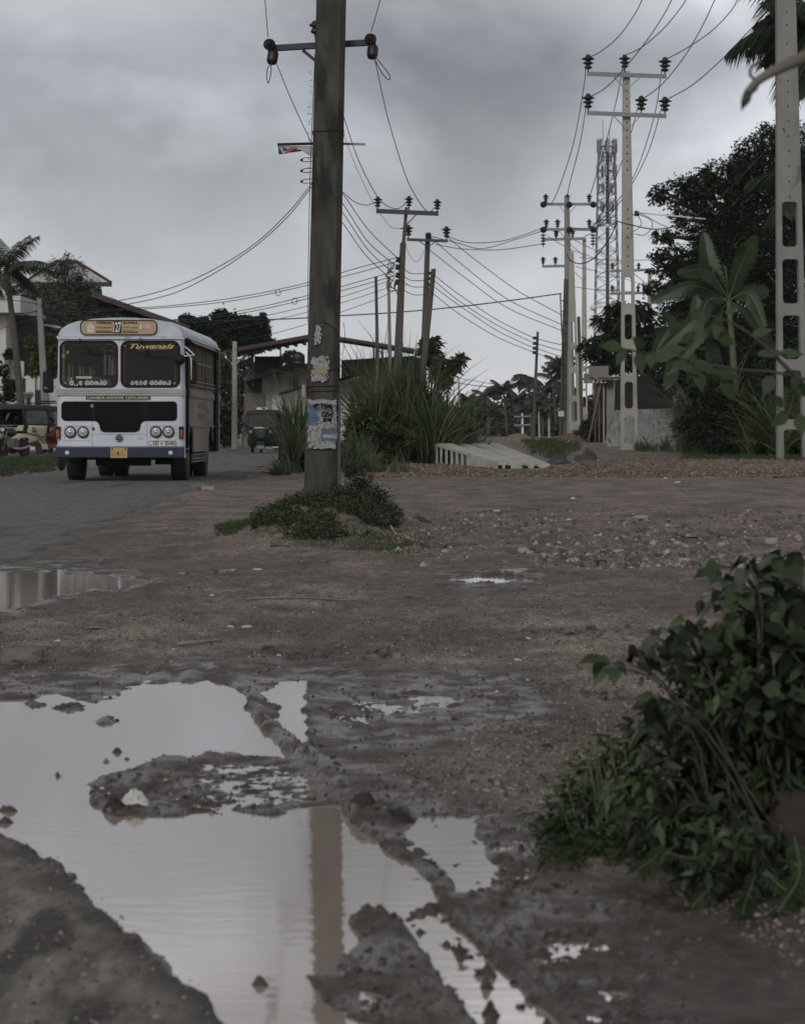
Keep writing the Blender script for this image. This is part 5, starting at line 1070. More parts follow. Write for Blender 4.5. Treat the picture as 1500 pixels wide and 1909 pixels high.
mat('brick_red', (.16, .06, .05), (.24, .10, .08), scale=9, rough=.9); mat('timber', (.10, .08, .065), (.17, .14, .115), scale=3, rough=.9, stretch=(1, 1, .3)); mat('plank_grey', (.15, .145, .13), (.22, .21, .19), scale=3, rough=.9, stretch=(.3, 1, 1)); mat('black_sheet', (.010, .011, .012), (.02, .021, .022), scale=2, rough=.6); mat('tank', (.01, .01, .01), (.018, .018, .018), rough=.5)
mat('slab', (.15, .15, .145), (.23, .23, .22), scale=2.2, rough=.95, bump=.8, c3=(.09, .09, .085), s3=4, t3=.56, stretch=(1.6, 1, .45), bscale=20, bdist=.02)
def blk(parent, name, m, x0, y0, x1, y1, Y, dep, dy=0):
    """a box whose front face covers photo rectangle x0..x1, y0..y1 at distance Y"""
    a, b = P(x0, y1, Y), P(x1, y0, Y); g = MB(); g.box(((a.x+b.x)/2, Y+dy+dep/2, (a.z+b.z)/2), (abs(b.x-a.x), dep, abs(b.z-a.z))); return g.build(name, MATS[m], parent)
def pol(parent, name, m, pts, Y, dep, dy=0):
    g = MB(); g.prism([P(a, b, Y)+Vector((0, dy, 0)) for a, b in pts], (0, dep, 0)); return g.build(name, MATS[m], parent)
# white house, far left
Y = 122; hw_ = thing('house', 'two storey white house with a flat roof behind the parked rickshaws at far left', 'house', P(40, 842, Y), 'houses')
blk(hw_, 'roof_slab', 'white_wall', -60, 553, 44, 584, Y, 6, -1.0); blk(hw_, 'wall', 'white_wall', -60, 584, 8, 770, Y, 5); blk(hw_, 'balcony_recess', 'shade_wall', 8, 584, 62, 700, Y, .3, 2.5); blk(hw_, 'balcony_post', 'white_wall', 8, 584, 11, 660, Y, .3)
blk(hw_, 'wall', 'white_wall', 9, 672, 38, 705, Y, .3, 1.0); blk(hw_, 'wall', 'white_wall', 8, 733, 48, 842, Y, 3.5, .2); blk(hw_, 'wall', 'white_wall', 48, 700, 74, 842, Y, 3.0)
f_ = blk(hw_, 'doorway', 'window_dark', 66.5, 727, 76, 842, Y, .1, -.06); blk(hw_, 'window', 'window_dark', 50, 741, 56, 762, Y, .1, -.06); blk(hw_, 'window', 'window_dark', 21, 678, 25, 698, Y, .1, .9); blk(hw_, 'shutter', 'window_dark', 37, 704, 48, 733, Y, .3, .8); blk(hw_, 'ledge', 'plank_grey', 36, 731, 62, 735, Y, .6, -.4); blk(hw_, 'wall', 'white_wall', 76, 700, 108, 842, Y, 3, .6); blk(hw_, 'column', 'white_wall', 60, 700, 66, 842, Y, .3, -.2)
# pavilion with hipped sheet roof
Y = 140; pv_ = thing('pavilion', 'tall pavilion with a pale hipped metal roof and dark red fascia above the left trees', 'pavilion', P(125, 815, Y), 'houses')
g = MB(); e = [P(46, 527, Y-3), P(206, 527, Y-3), P(190, 527, Y+5), P(70, 527, Y+5)]; rdg = [P(108, 488, Y), P(140, 488, Y)]
ex_ = []
for k in range(25):      # corrugated front slope
    u0 = k/24; a = e[0].lerp(e[1], u0); b = rdg[0].lerp(rdg[1], u0); zz = .05*(k % 2); ex_.append((a+Vector((0, -zz, zz)), b+Vector((0, -zz, zz))))
g.add([p for q in ex_ for p in q], [(2*k, 2*k+2, 2*k+3, 2*k+1) for k in range(24)]); g.add([e[1], e[2], rdg[1]], [(0, 1, 2)]); g.add([e[3], e[0], rdg[0]], [(0, 1, 2)]); g.add([e[2], e[3], rdg[0], rdg[1]], [(0, 1, 2, 3)]); rf = g.build('roof', MATS['sheet_metal'], pv_)
g = MB(); g.bar(e[0]+Vector((0, -.1, -.08)), e[1]+Vector((0, -.1, -.08)), .12, 8*U(Y)); g.bar(e[1], rdg[1]+Vector((0, -.1, .05)), .16, .14); g.bar(e[0], rdg[0]+Vector((0, -.1, .05)), .16, .14); g.bar(rdg[0], rdg[1], .16, .14); g.bar(e[1]+Vector((0, 0, -.08)), e[2]+Vector((0, 0, -.08)), .12, 8*U(Y)); g.build('fascia', MATS['dark_red'], rf)
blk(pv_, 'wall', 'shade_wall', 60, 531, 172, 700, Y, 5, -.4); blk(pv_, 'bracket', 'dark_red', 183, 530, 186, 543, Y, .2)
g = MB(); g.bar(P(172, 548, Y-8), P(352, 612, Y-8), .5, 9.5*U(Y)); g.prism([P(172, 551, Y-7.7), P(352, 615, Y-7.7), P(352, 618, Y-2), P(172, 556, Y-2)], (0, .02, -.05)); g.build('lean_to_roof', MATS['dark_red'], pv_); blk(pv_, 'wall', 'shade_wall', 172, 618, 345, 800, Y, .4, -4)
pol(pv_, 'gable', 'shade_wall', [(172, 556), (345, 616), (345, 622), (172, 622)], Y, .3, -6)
g = MB()
for k in range(26): t = k/26; a = P(446, 650.5, 134.5).lerp(P(596, 623.5, 134.5), t); g.tube([a, a+Vector((0, 5, 0))], .05, 4)
RIBS = g
# small sheet roofs between the house and the bus
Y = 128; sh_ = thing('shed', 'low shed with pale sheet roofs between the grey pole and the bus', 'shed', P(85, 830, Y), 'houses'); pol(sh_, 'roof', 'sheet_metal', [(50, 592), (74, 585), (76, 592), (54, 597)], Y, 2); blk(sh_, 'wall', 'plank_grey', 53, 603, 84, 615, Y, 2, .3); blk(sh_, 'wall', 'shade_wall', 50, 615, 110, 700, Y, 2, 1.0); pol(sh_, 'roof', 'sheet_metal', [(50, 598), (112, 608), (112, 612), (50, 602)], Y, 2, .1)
# concrete building behind the rickshaw
Y = 135; cb = thing('workshop', 'stained concrete workshop with an open dark roof behind the green rickshaw', 'workshop', P(540, 835, Y), 'houses')
pol(cb, 'wall', 'stained_wall', [(488, 702), (512, 692), (545, 683), (600, 678), (600, 842), (488, 842)], Y, 4); g = MB(); g.bar(P(455, 708, Y-.5), P(545, 682, Y-.5), 1.6, 9*U(Y)); g.bar(P(545, 682, Y-.5), P(600, 679, Y-.5), 1.6, 5*U(Y)); g.build('lower_roof', MATS['shade_wall'], cb)
g = MB(); g.bar(P(446, 654, Y-1), P(596, 627, Y-1), 5, 7*U(Y)); g.bar(P(596, 627, Y-1), P(772, 655, Y-1), 5, 5.5*U(Y)); rf = g.build('roof', MATS['dark_red'], cb); RIBS.build('roof_ribs', MATS['dark_red'], rf); blk(cb, 'window', 'window_dark', 540, 700, 556, 722, 135, .1, -.06); blk(cb, 'window', 'window_dark', 652, 726, 668, 748, 135, .1, -.4)
g = MB()
for k in range(9): t = k/9; a = P(448, 657, Y-2).lerp(P(596, 632, Y-2), t); g.bar(a, a+Vector((0, 4, .02)), .12, .12)
g.build('purlin', MATS['dark_steel'], rf)
for x in (472, 523, 605, 695, 711, 737, 773):
    blk(cb, 'post', 'dark_steel', x, 640 if 500 < x < 770 else 655, x+2.6, 720, Y, .12, -1)
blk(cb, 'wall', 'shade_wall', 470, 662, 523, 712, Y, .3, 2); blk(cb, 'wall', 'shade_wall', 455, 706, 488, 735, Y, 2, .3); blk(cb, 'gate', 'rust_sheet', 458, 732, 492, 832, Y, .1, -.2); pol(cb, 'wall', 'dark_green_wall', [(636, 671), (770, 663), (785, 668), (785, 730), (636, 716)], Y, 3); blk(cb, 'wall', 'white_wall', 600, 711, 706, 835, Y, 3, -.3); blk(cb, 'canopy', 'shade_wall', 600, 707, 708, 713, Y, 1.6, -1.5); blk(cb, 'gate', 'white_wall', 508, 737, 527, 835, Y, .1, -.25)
Y = 128; g = MB(); u = U(Y); o = P(556, 681, Y+3); g.lathe([(12.5*u, 0), (12.5*u, 7*u), (12*u, 7.6*u), (12.5*u, 8*u), (12.5*u, 17*u), (11*u, 21*u), (6*u, 24*u), (3*u, 26*u), (.5*u, 26.5*u)], o, (0, 0, 1), 24); tag(g.build('water_tank', MATS['tank'], None), 'black plastic water tank on the workshop roof left of the big pole', 'water tank')
# hut with black fence and grey slab on the right
Y = 126; ht = thing('hut', 'timber and sheet hut with grey boards behind the slotted pole on the right', 'hut', P(1120, 826, Y), 'houses')
blk(ht, 'fascia_board', 'plank_grey', 1097, 682, 1134, 703, Y, .15); blk(ht, 'fascia_board', 'plank_grey', 1089, 696, 1104, 714, Y, .4, .1); g = MB(); g.bar(P(1106, 706, Y), P(1158, 704, Y+1), 1.6, 4*U(Y)); g.bar(P(1110, 711, Y-.2), P(1150, 710, Y-.2), .1, 3*U(Y)); g.build('roof_edge', MATS['timber'], ht)
for x0, x1, m_ in ((1108, 1111, 'dark_steel'), (1124, 1127, 'bamboo'), (1131, 1145, 'grey_concrete'), (1116, 1118, 'timber')): blk(ht, 'post', m_, x0, 708, x1, 826, Y, .2, .1)
g = MB(); g.bar(P(1096, 822, Y), P(1120, 714, Y), .06, 3*U(Y)); g.bar(P(1104, 800, Y+.1), P(1116, 716, Y+.1), .06, 2*U(Y)); g.build('prop', MATS['timber'], ht)
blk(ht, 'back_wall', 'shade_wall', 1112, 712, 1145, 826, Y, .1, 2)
Y = 120; g = MB(); n = 46
pts = [(1145+k*(1252-1145)/n, 710-(k/n)*22, 778-k/n*4) for k in range(n+1)]
vs = []
for i, (x, y0, y1) in enumerate(pts): d = .04*(i % 2); vs += [P(x, y0, Y)+Vector((0, -d, 0)), P(x, y1, Y)+Vector((0, -d, 0)), P(x, y0, Y)+Vector((0, -d+.02, 0)), P(x, y1, Y)+Vector((0, -d+.02, 0))]
g.add(vs, [f for i in range(n) for f in ((4*i, 4*i+1, 4*i+5, 4*i+4), (4*i+2, 4*i+6, 4*i+7, 4*i+3), (4*i, 4*i+4, 4*i+6, 4*i+2))]); tag(g.build('sheet_fence', MATS['black_sheet'], None), 'black corrugated sheet fence behind the tall slotted pole', 'fence')
Y = 117; g = MB(); g.prism([P(1141, 765, Y+1.2), P(1188, 763, Y+1.2), P(1266, 761, Y+1.2), P(1262, 800, Y+.6), P(1258, 838, Y), P(1190, 840, Y), P(1124, 838, Y), P(1133, 800, Y+.6)], (0, .12, .0)); sb_ = g.build('grey_slab', MATS['slab'], None); tag(sb_, 'rough grey slab leaning at the foot of the black fence', 'slab')
Y = 128; bh = thing('house', 'half hidden house with a red clay tile roof behind the banana plant', 'house', P(1275, 826, Y), 'houses')
g = MB()
for r_ in range(6):
    for k in range(17): g.lathe([(2.6*U(Y), 0), (2.9*U(Y), .25)], P(1240+k*4.6, 661-r_*5.2, Y+r_*.25), (0, -.75, -.35), 8)
g.prism([P(1238, 664, Y+.1), P(1322, 664, Y+.1), P(1322, 632, Y+1.6), P(1238, 632, Y+1.6)], (0, .05, -.05)); g.build('roof', MATS['brick_red'], bh); blk(bh, 'lintel', 'grey_concrete', 1240, 664, 1330, 672, Y, .3, -.2); blk(bh, 'wall', 'stained_wall', 1255, 672, 1330, 840, Y, .3, .2); blk(bh, 'doorway', 'window_dark', 1240, 672, 1255, 840, Y, .2, .5)
# ================================================================ CONCRETE CHANNELS
mat('cast_concrete', (.30, .295, .27), (.42, .41, .385), scale=2, rough=.85, bump=.3, c3=(.2, .18, .15), s3=5, t3=.62)
beams = [((811, 843), (928, 945), 73.5, 68.8, .62, .19, 'nearest with open square slots along its side'), ((846, 872), (947, 977), 75.0, 69.0, .60, .18, 'second from the slotted one'), ((874, 904), (979, 999), 77.5, 69.2, .60, .17, 'third from the slotted one'), ((906, 928), (1001, 1025), 80.5, 69.4, .59, .14, 'farthest, low and half sunk')]
for i, (fx_, nx_, Yf, Yn, zf, zn, t_) in enumerate(beams):
    A0, A1, B0, B1 = G(fx_[0], Yf), G(fx_[1], Yf), G(nx_[0], Yn), G(nx_[1], Yn); base = -.12
    root = thing('concrete_channel', 'precast concrete channel on the gravel, '+t_, 'concrete channel', (A0+B1)/2, 'precast channels lying side by side')
    def q(pt, z): return Vector((pt.x, pt.y, z))
    g = MB(); th_ = .07
    g.add([q(A0, zf), q(A1, zf), q(B1, zn), q(B0, zn), q(A0, zf-th_), q(A1, zf-th_), q(B1, zn-th_), q(B0, zn-th_)], [(3, 2, 1, 0), (4, 5, 6, 7), (0, 1, 5, 4), (1, 2, 6, 5), (2, 3, 7, 6), (3, 0, 4, 7)]); g.build('top_slab', MATS['cast_concrete'], root)
    g = MB(); um = .52
    def sd_(u0, u1, P0, P1, inx):
        a, b = P0.lerp(P1, u0), P0.lerp(P1, u1); z0 = zf+(zn-zf)*u0-th_-.001; z1 = zf+(zn-zf)*u1-th_-.001; d = Vector((inx, .0, 0)); g.add([q(a, base), q(b, base), q(b, z1), q(a, z0), q(a, base)+d, q(b, base)+d, q(b, z1)+d, q(a, z0)+d], [(0, 1, 2, 3), (7, 6, 5, 4), (0, 3, 7, 4), (1, 5, 6, 2), (3, 2, 6, 7)])
    if i == 0:
        for k in range(7): u0 = um*k/6; sd_(max(0, u0-.006) if k else 0, u0+(.008 if k else .02), A0, B0, .04)
        sd_(um+.03, 1, A0, B0, .1)
    else: sd_(0, 1, A0, B0, .06)
    sd_(0, 1, A1, B1, -.05); a, b = B0, B1; g.add([q(a, base), q(b, base), q(b, zn-th_), q(a, zn-th_), q(a, base)+Vector((0, .08, 0)), q(b, base)+Vector((0, .08, 0)), q(b, zn-th_)+Vector((0, .08, 0)), q(a, zn-th_)+Vector((0, .08, 0))], [(0, 1, 2, 3), (7, 6, 5, 4)]); g.build('side_wall', MATS['cast_concrete'], root)
# ================================================================ WIRES
def wire(label, pts, Y0, Y1, r=.85, m='cable', group='overhead wires', n=26, dy=-.16):
    k = len(pts); xs = np.array([p[0] for p in pts], float); d = np.concatenate([[0], np.cumsum(np.hypot(np.diff(xs), np.diff([p[1] for p in pts])))]); d /= d[-1]
    W3 = [P(p[0], p[1], Y0+(Y1-Y0)*t)+Vector((0, dy*(t in (0, 1)), 0)) for p, t in zip(pts, d)]; s = spline(W3, n); g = MB(); g.tube(s, [r*U(p.y) for p in s], 5, cap=False); o = g.build('power_line', MATS[m], None); tag(o, label, 'wire', group); return o
A = 'overhead wires on the pole line'
wire('wire rising out of the picture from the big pole left insulator', [(501, 72), (497, 40), (494, 0), (490, -60)], YB+.3, 24, .8)
wire('wire rising out of the picture from the big pole right insulator', [(692, 62), (700, 30), (708, 0), (722, -60)], YB+.3, 24, .8)
wire('wire from the big pole left insulator to the wide arm left insulator', [(513, 112), (545, 190), (582, 268), (620, 335), (655, 372), (680, 382), (701, 377)], YB+.4, YA, .8)
wire('wire from the big pole top insulator to the wide arm middle insulator', [(592, 50), (620, 150), (643, 225), (671, 305), (707, 371), (737, 389), (758, 378)], YB+.4, YA, .8)
wire('wire from the big pole right insulator to the wide arm right insulator', [(697, 106), (727, 235), (762, 342), (795, 393), (811, 387)], YB+.3, YA, .8)
wire('thin grey wire from behind the big pole to the hook under the wide arm', [(641, 255), (670, 325), (700, 385), (728, 422), (745, 426)], YB+.5, YA, .45, 'thin_wire')
for k, (a, b, c, d) in enumerate((((612, 330), (640, 362), (690, 432), (740, 481)), ((612, 352), (640, 381), (690, 455), (738, 496)), ((612, 368), (640, 398), (690, 470), (736, 512)), ((612, 385), (640, 417), (685, 479), (733, 525)))):
    wire(('topmost', 'second', 'third', 'lowest')[k]+' of four wires sloping from the big pole to the dark pole rack', [a, b, c, d], YB+.3, YA, .8)
wire('upper of two black cables sagging left from the big pole over the bus', [(583, 343), (535, 398), (480, 450), (420, 490), (350, 525), (280, 548), (200, 565)], YB, 130, .85)
wire('lower of two black cables sagging left from the big pole over the bus', [(583, 349), (530, 410), (475, 459), (410, 503), (340, 540), (290, 556), (235, 568)], YB, 130, .85)
LL = [[(741, 480), (660, 501), (575, 526), (490, 545), (400, 560), (270, 573), (110, 578)], [(740, 488), (660, 510), (575, 531), (480, 552), (390, 566), (250, 577), (60, 585)], [(735, 506), (650, 530), (575, 550), (480, 573), (380, 590), (300, 598)], [(733, 515), (650, 538), (575, 556), (470, 580), (350, 596), (160, 602)], [(730, 522), (650, 549), (575, 570), (480, 591), (380, 606)], [(728, 535), (650, 560), (575, 581), (480, 603), (400, 618)], [(760, 530), (700, 558), (640, 580), (575, 603), (500, 624), (450, 634)]]
nm_ = ('highest', 'second', 'third', 'fourth', 'fifth', 'sixth', 'lowest')
for k, l in enumerate(LL): wire(nm_[k]+' of the long service wires running left from the dark pole rack', l, YA, 138, .75 if k < 4 else .6)
wire('thick twisted cable crossing behind the big pole to the cable wound pole', [(1046, 547), (950, 560), (850, 572), (740, 582), (640, 588), (540, 594), (430, 597), (300, 603)], YC-3, 142, 1.15)
BB = [[(833, 441), (875, 452), (935, 449), (980, 436), (1012, 424)], [(800, 440), (850, 452), (900, 463), (960, 446), (1012, 430)], [(812, 456), (865, 464), (935, 465), (1000, 456), (1012, 455)]]
for k, l in enumerate(BB): wire(('upper', 'middle', 'lower')[k]+' slack wire between the narrow arm and the insulator crowded pole', l, 92, YC, .75)
BB = [[(834, 443), (900, 495), (970, 545), (1048, 588)], [(801, 441), (860, 492), (950, 560), (1050, 607)], [(800, 466), (870, 520), (950, 576), (1046, 616)]]
for k, l in enumerate(BB): wire(('upper', 'middle', 'lower')[k]+' high wire falling from the narrow arm to the cable wound pole', l, 92, YC-4, .7)
BB = [[(806, 511), (860, 552), (930, 598), (996, 631)], [(806, 521), (860, 564), (930, 608), (996, 640)], [(805, 532), (860, 572), (930, 618), (995, 649)], [(804, 545), (860, 588), (930, 630), (995, 657)]]
for k, l in enumerate(BB): wire(('top', 'second', 'third', 'bottom')[k]+' of four low wires from the slot footed pole to the lone pole', l, 78, YC, .7)
for k in range(4): wire(('top', 'second', 'third', 'bottom')[k]+' of the four short wires right of the lone leaning pole', [(999, 631+k*9), (1022, 637+k*10), (1047, 643+k*11)], YC, YC-4, .7)
for k, l in enumerate([[(749, 496), (765, 509), (795, 510)], [(748, 510), (765, 522), (794, 523)], [(748, 523), (768, 534), (795, 535)], [(747, 538), (770, 549), (795, 549)]]): wire(('top', 'second', 'third', 'bottom')[k]+' of the short slack wires joining the two dark poles', l, YA, 92, .7)
wire('faint wire hanging in a loop between the two armed dark poles', [(751, 430), (760, 468), (775, 488), (787, 475), (788, 466)], YA, 92, .4, 'thin_wire')
# right-hand line
RR = [[(1097, 108), (1120, 95), (1152, 68), (1180, 30), (1196, 0), (1216, -50)], [(1165, 103), (1195, 88), (1235, 54), (1262, 22), (1280, -4), (1300, -50)], [(1240, 111), (1275, 92), (1325, 58), (1360, 22), (1376, -4), (1400, -50)], [(1097, 182), (1130, 162), (1165, 125), (1205, 75), (1235, 30), (1253, -4), (1275, -50)], [(1196, 186), (1235, 155), (1275, 105), (1305, 55), (1333, -4), (1350, -50)], [(1240, 187), (1290, 158), (1345, 110), (1385, 68), (1420, 30), (1445, -10), (1470, -50)]]
for k, l in enumerate(RR): wire(('left', 'middle', 'right')[k % 3]+' wire rising from the '+('upper' if k < 3 else 'lower')+' arm of the tall slotted pole', l, YG, 88, .95)
RR = [[(1093, 112), (1085, 180), (1065, 280), (1032, 372), (1016, 378)], [(1093, 190), (1080, 270), (1062, 340), (1057, 366)], [(1162, 110), (1150, 180), (1125, 280), (1100, 362)], [(1234, 118), (1218, 220), (1180, 330), (1130, 400), (1106, 418)], [(1190, 192), (1172, 260), (1140, 350), (1106, 420), (1060, 425)], [(1234, 195), (1205, 290), (1160, 370), (1110, 428), (1090, 440)]]
for k, l in enumerate(RR): wire(('first', 'second', 'third', 'fourth', 'fifth', 'sixth')[k]+' wire from left between the tall slotted and insulator crowded poles', l, YG, YC, .8)
wire('thick black cable sagging from the right edge past the tall slotted pole', [(1460, 240), (1400, 310), (1330, 378), (1275, 415), (1225, 427), (1180, 420), (1150, 413)], YH, YG-.5, 1.2)
wire('thick black cable sagging between the tall slotted pole and the leaning pair', [(1150, 413), (1135, 445), (1110, 478), (1085, 491), (1065, 487), (1056, 475)], YG-.5, YC-8, 1.2)
for k, l in enumerate([[(1188, 397), (1205, 403), (1225, 415), (1243, 424)], [(1187, 399), (1195, 415), (1190, 425), (1180, 432)], [(1190, 400), (1213, 410), (1214, 425), (1200, 438), (1182, 436)]]): wire(('upper', 'middle', 'lower')[k]+' slack tail hanging right of the tall slotted pole', l, YG-.3, YG-.3, .7)
g = MB(); g.tube([P(1188, 396, YG-.2), P(1315, 408, YG-.2)], 1.5*U(YG), 6); tag(g.build('white_conduit', MATS['white_paint'], None), 'straight pale conduit running right from the tall slotted pole into the tree', 'conduit')
for k, l in enumerate([[(1071, 448), (1100, 462), (1150, 485), (1205, 530)], [(1080, 480), (1150, 485), (1240, 484)], [(1072, 535), (1120, 541), (1165, 543), (1210, 546)], [(1072, 497), (1110, 505), (1160, 518), (1210, 535)], [(1020, 440), (1060, 463), (1105, 480), (1150, 505)]]): wire(('first', 'second', 'third', 'fourth', 'fifth')[k]+' of the faint far wires crossing in front of the lattice mast', l, YC, 175, .6, 'thin_wire')
wire('upper of two low wires passing over the far palms', [(835, 702), (880, 709), (930, 716), (1045, 720)], 120, 160, .55, 'thin_wire'); wire('lower of two low wires passing over the far palms', [(840, 712), (890, 719), (940, 722), (1045, 722)], 120, 160, .75)
for k, l in enumerate([[(112, 578), (72, 567), (30, 560), (-20, 556)], [(112, 590), (72, 581), (30, 585), (-20, 588)], [(300, 603), (200, 597), (72, 594), (-20, 620)], [(235, 568), (150, 560), (80, 575), (20, 600)]]): wire(('highest', 'second', 'third', 'lowest')[k]+' of the wires crossing the front of the white house at far left', l, 112 if k < 3 else 130, 112, .6)
# small rings of spare wire on the service lines
for x, y in ((518, 545), (549, 561)):
    g = MB(); g.tube([P(x+5*math.cos(t*.628), y+6*math.sin(t*.628), 97) for t in range(11)], .6*U(97), 4, cap=False); tag(g.build('wire_coil', MATS['cable'], None), 'small coil of spare wire, '+('left one of two' if x < 530 else 'right one of two, nearer the big pole'), 'wire coil', 'spare wire coils')
# ================================================================ VEGETATION
leafmat('leaf_tree_dark', (.010, .017, .008), (.026, .040, .018), 1.2); leafmat('leaf_tree_mid', (.030, .042, .026), (.060, .078, .048), 1.0); leafmat('leaf_feather', (.045, .056, .040), (.10, .115, .082), .8)
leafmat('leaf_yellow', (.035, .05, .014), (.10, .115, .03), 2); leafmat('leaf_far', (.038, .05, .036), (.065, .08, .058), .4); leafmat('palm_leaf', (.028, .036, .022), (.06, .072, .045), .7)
leafmat('grass_tall', (.028, .044, .018), (.088, .108, .052), .9); leafmat('grass_short', (.022, .038, .012), (.055, .078, .028), 3); leafmat('bush_leaf', (.008, .014, .006), (.036, .054, .021), 5, trans=.05, lo=.25, hi=2.1, rough=.5); leafmat('weed_leaf', (.014, .026, .008), (.042, .062, .022), 6, trans=.2)
leafmat('banana_leaf', (.020, .034, .015), (.045, .068, .028), 1.5, rough=.4); leafmat('dry_leaf', (.10, .075, .05), (.2, .16, .11), 5); leafmat('weed_mid', (.02, .032, .013), (.055, .075, .035), 3); leafmat('weed_dark', (.016, .024, .010), (.055, .068, .034), 8)
mat('bark', (.035, .03, .025), (.07, .06, .05), scale=5, rough=.95, bump=.5, stretch=(1, 1, .3)); mat('palm_bark', (.055, .05, .042), (.09, .08, .068), scale=6, rough=.95, bump=.5, stretch=(1, 1, 4)); mat('pale_bark', (.12, .11, .09), (.2, .185, .155), scale=5, rough=.9)
OVAL = [.05, .75, 1, .8, .35, 0]; BLADE = [.6, 1, .85, .55, 0]; QUICK = [0, 1, 0]
def gza(X, Y): return height(np.asarray(X, float)[None, :], np.asarray(Y, float)[None, :])[0][0]
def cloud(blobs, Y, n, leaf, asp=.5, clump=26, prof=QUICK, spread=.2, up=.3, droop=.3, dep=1.0):
    """leaves gathered in tufts through the volume of blobs (px, py, rx, ry[, Y])"""
    u = U(Y); ar = np.array([b[2]*b[3] for b in blobs], float); ar /= ar.sum(); Pn = []
    for b, a in zip(blobs, ar):
        k = max(1, int(n*a/clump)); yy = b[4] if len(b) > 4 else Y; c = np.array(P(b[0], b[1], yy)); r = np.array([b[2]*U(yy), (b[2]+b[3])/2*U(yy)*dep, b[3]*U(yy)])
        d = rdir(k)*(rng.uniform(.25, 1, k)**.45)[:, None]; cen = c+d*r
        rr = spread*min(r[0], r[2])*rng.uniform(.6, 1.5, k); q = rng.normal(0, 1, (k, clump, 3))*.6; Pn.append((cen[:, None, :]+q*rr[:, None, None]).reshape(-1, 3))
    Pn = np.concatenate(Pn); m = len(Pn); D = rdir(m, -.6, .8); N = rdir(m, -.2, 1)+np.array([0, 0, up]); Ls = leaf*u*rng.uniform(.6, 1.3, m)
    return strips(Pn, D, N, Ls, Ls*asp, prof, droop)
def limbs(trunk, blobs, Y, w0, name_parent, m='bark', twigs=3):
    u = U(Y); g = MB(); tp = [P(*p, Y) for p in trunk]; k = len(tp); g.tube(spline(tp, 12), [w0*u*(1-.55*i/(len(spline(tp, 12))-1)) for i in range(len(spline(tp, 12)))], 8); top = tp[-1]
    for b in blobs:
        yy = b[4] if len(b) > 4 else Y; c = P(b[0], b[1], yy); st = min(spline(tp, 12), key=lambda q: (q-c).length*.6+(q-top).length*.4); mid = st.lerp(c, .5)+Vector((0, 0, -.15*(c-st).length)); s = spline([st, mid, c], 8)
        g.tube(s, [w0*u*.5*(1-.75*i/(len(s)-1)) for i in range(len(s))], 6)
        for _ in range(twigs):
            e = c+Vector((random.uniform(-1, 1)*b[2]*U(yy), random.uniform(-.8, .8)*b[2]*U(yy), random.uniform(-.6, .9)*b[3]*U(yy))); g.tube([s[4], c.lerp(e, .45), e], [w0*u*.22, w0*u*.14, w0*u*.05], 5)
    return g.build('trunk', MATS[m], name_parent)
def tree(label, Y, trunk, blobs, n, leaf, lm, w0=8, asp=.5, name='tree', group=None, clump=26, spread=.2, prof=QUICK, bark='bark', cat_='tree', droop=.3):
    b = P(*trunk[0], Y); root = thing(name, label, cat_, b, group); limbs(trunk, blobs, Y, w0, root, bark)
    V, Fq, T = cloud(blobs, Y, n, leaf, asp, clump, prof, spread, droop=droop); npmesh('crown', V, Fq, MATS[lm], root, tone=T); return root
# the big dark tree on the right
tree('tall dark spreading tree behind the banana plant on the right', 112, [(1425, 840), (1420, 680), (1405, 520), (1390, 400)],
 [(1250, 362, 42, 24), (1300, 350, 45, 26), (1340, 375, 60, 40), (1290, 405, 45, 26), (1390, 300, 34, 36), (1425, 262, 30, 30), (1400, 400, 65, 60), (1330, 450, 55, 45), (1240, 440, 30, 16), (1248, 480, 40, 24), (1235, 505, 28, 16), (1290, 510, 45, 35), (1440, 500, 60, 90), (1480, 380, 50, 120), (1380, 560, 70, 60), (1440, 640, 70, 80), (1500, 560, 60, 150), (1350, 330, 50, 30), (1400, 340, 60, 50), (1340, 500, 60, 50), (1320, 570, 50, 40), (1380, 470, 80, 70), (1470, 300, 50, 80), (1300, 620, 50, 40), (1390, 640, 70, 60), (1222, 540, 24, 22), (1270, 545, 36, 34), (1250, 585, 28, 24)], 112000, 7, 'leaf_tree_dark', 16, .5, spread=.24)
tree('dark shrubby tree filling the gap behind the banana plants', 116, [(1290, 840), (1285, 740), (1280, 660)], [(1262, 640, 34, 34), (1300, 600, 40, 40), (1250, 700, 36, 30), (1310, 680, 44, 44), (1345, 640, 36, 44)], 16000, 7, 'leaf_tree_dark', 5, .5)
tree('slim leafy tree with long drooping leaves above the timber hut', 127, [(1165, 830), (1163, 740), (1160, 660)], [(1130, 600, 20, 14), (1115, 648, 32, 20), (1150, 575, 22, 14), (1158, 618, 34, 24), (1190, 582, 30, 18), (1205, 625, 32, 24), (1130, 680, 30, 16), (1180, 670, 40, 24), (1222, 660, 26, 22), (1225, 700, 20, 16)], 4300, 19, 'leaf_tree_dark', 5, .26, clump=14, spread=.3, prof=[0, 1, .7, 0], droop=.5)
tree('little frangipani with whorled leaves beside the slot footed pole', 80, [(792, 868), (800, 760), (806, 700)], [(806, 642, 10, 16), (812, 672, 14, 14), (835, 690, 10, 10), (846, 680, 12, 9), (856, 668, 10, 8), (830, 715, 14, 10), (792, 650, 8, 16), (818, 700, 14, 12)], 1900, 14, 'leaf_tree_mid', 3.5, .3, clump=16, spread=.55, prof=[.2, 1, .8, 0])
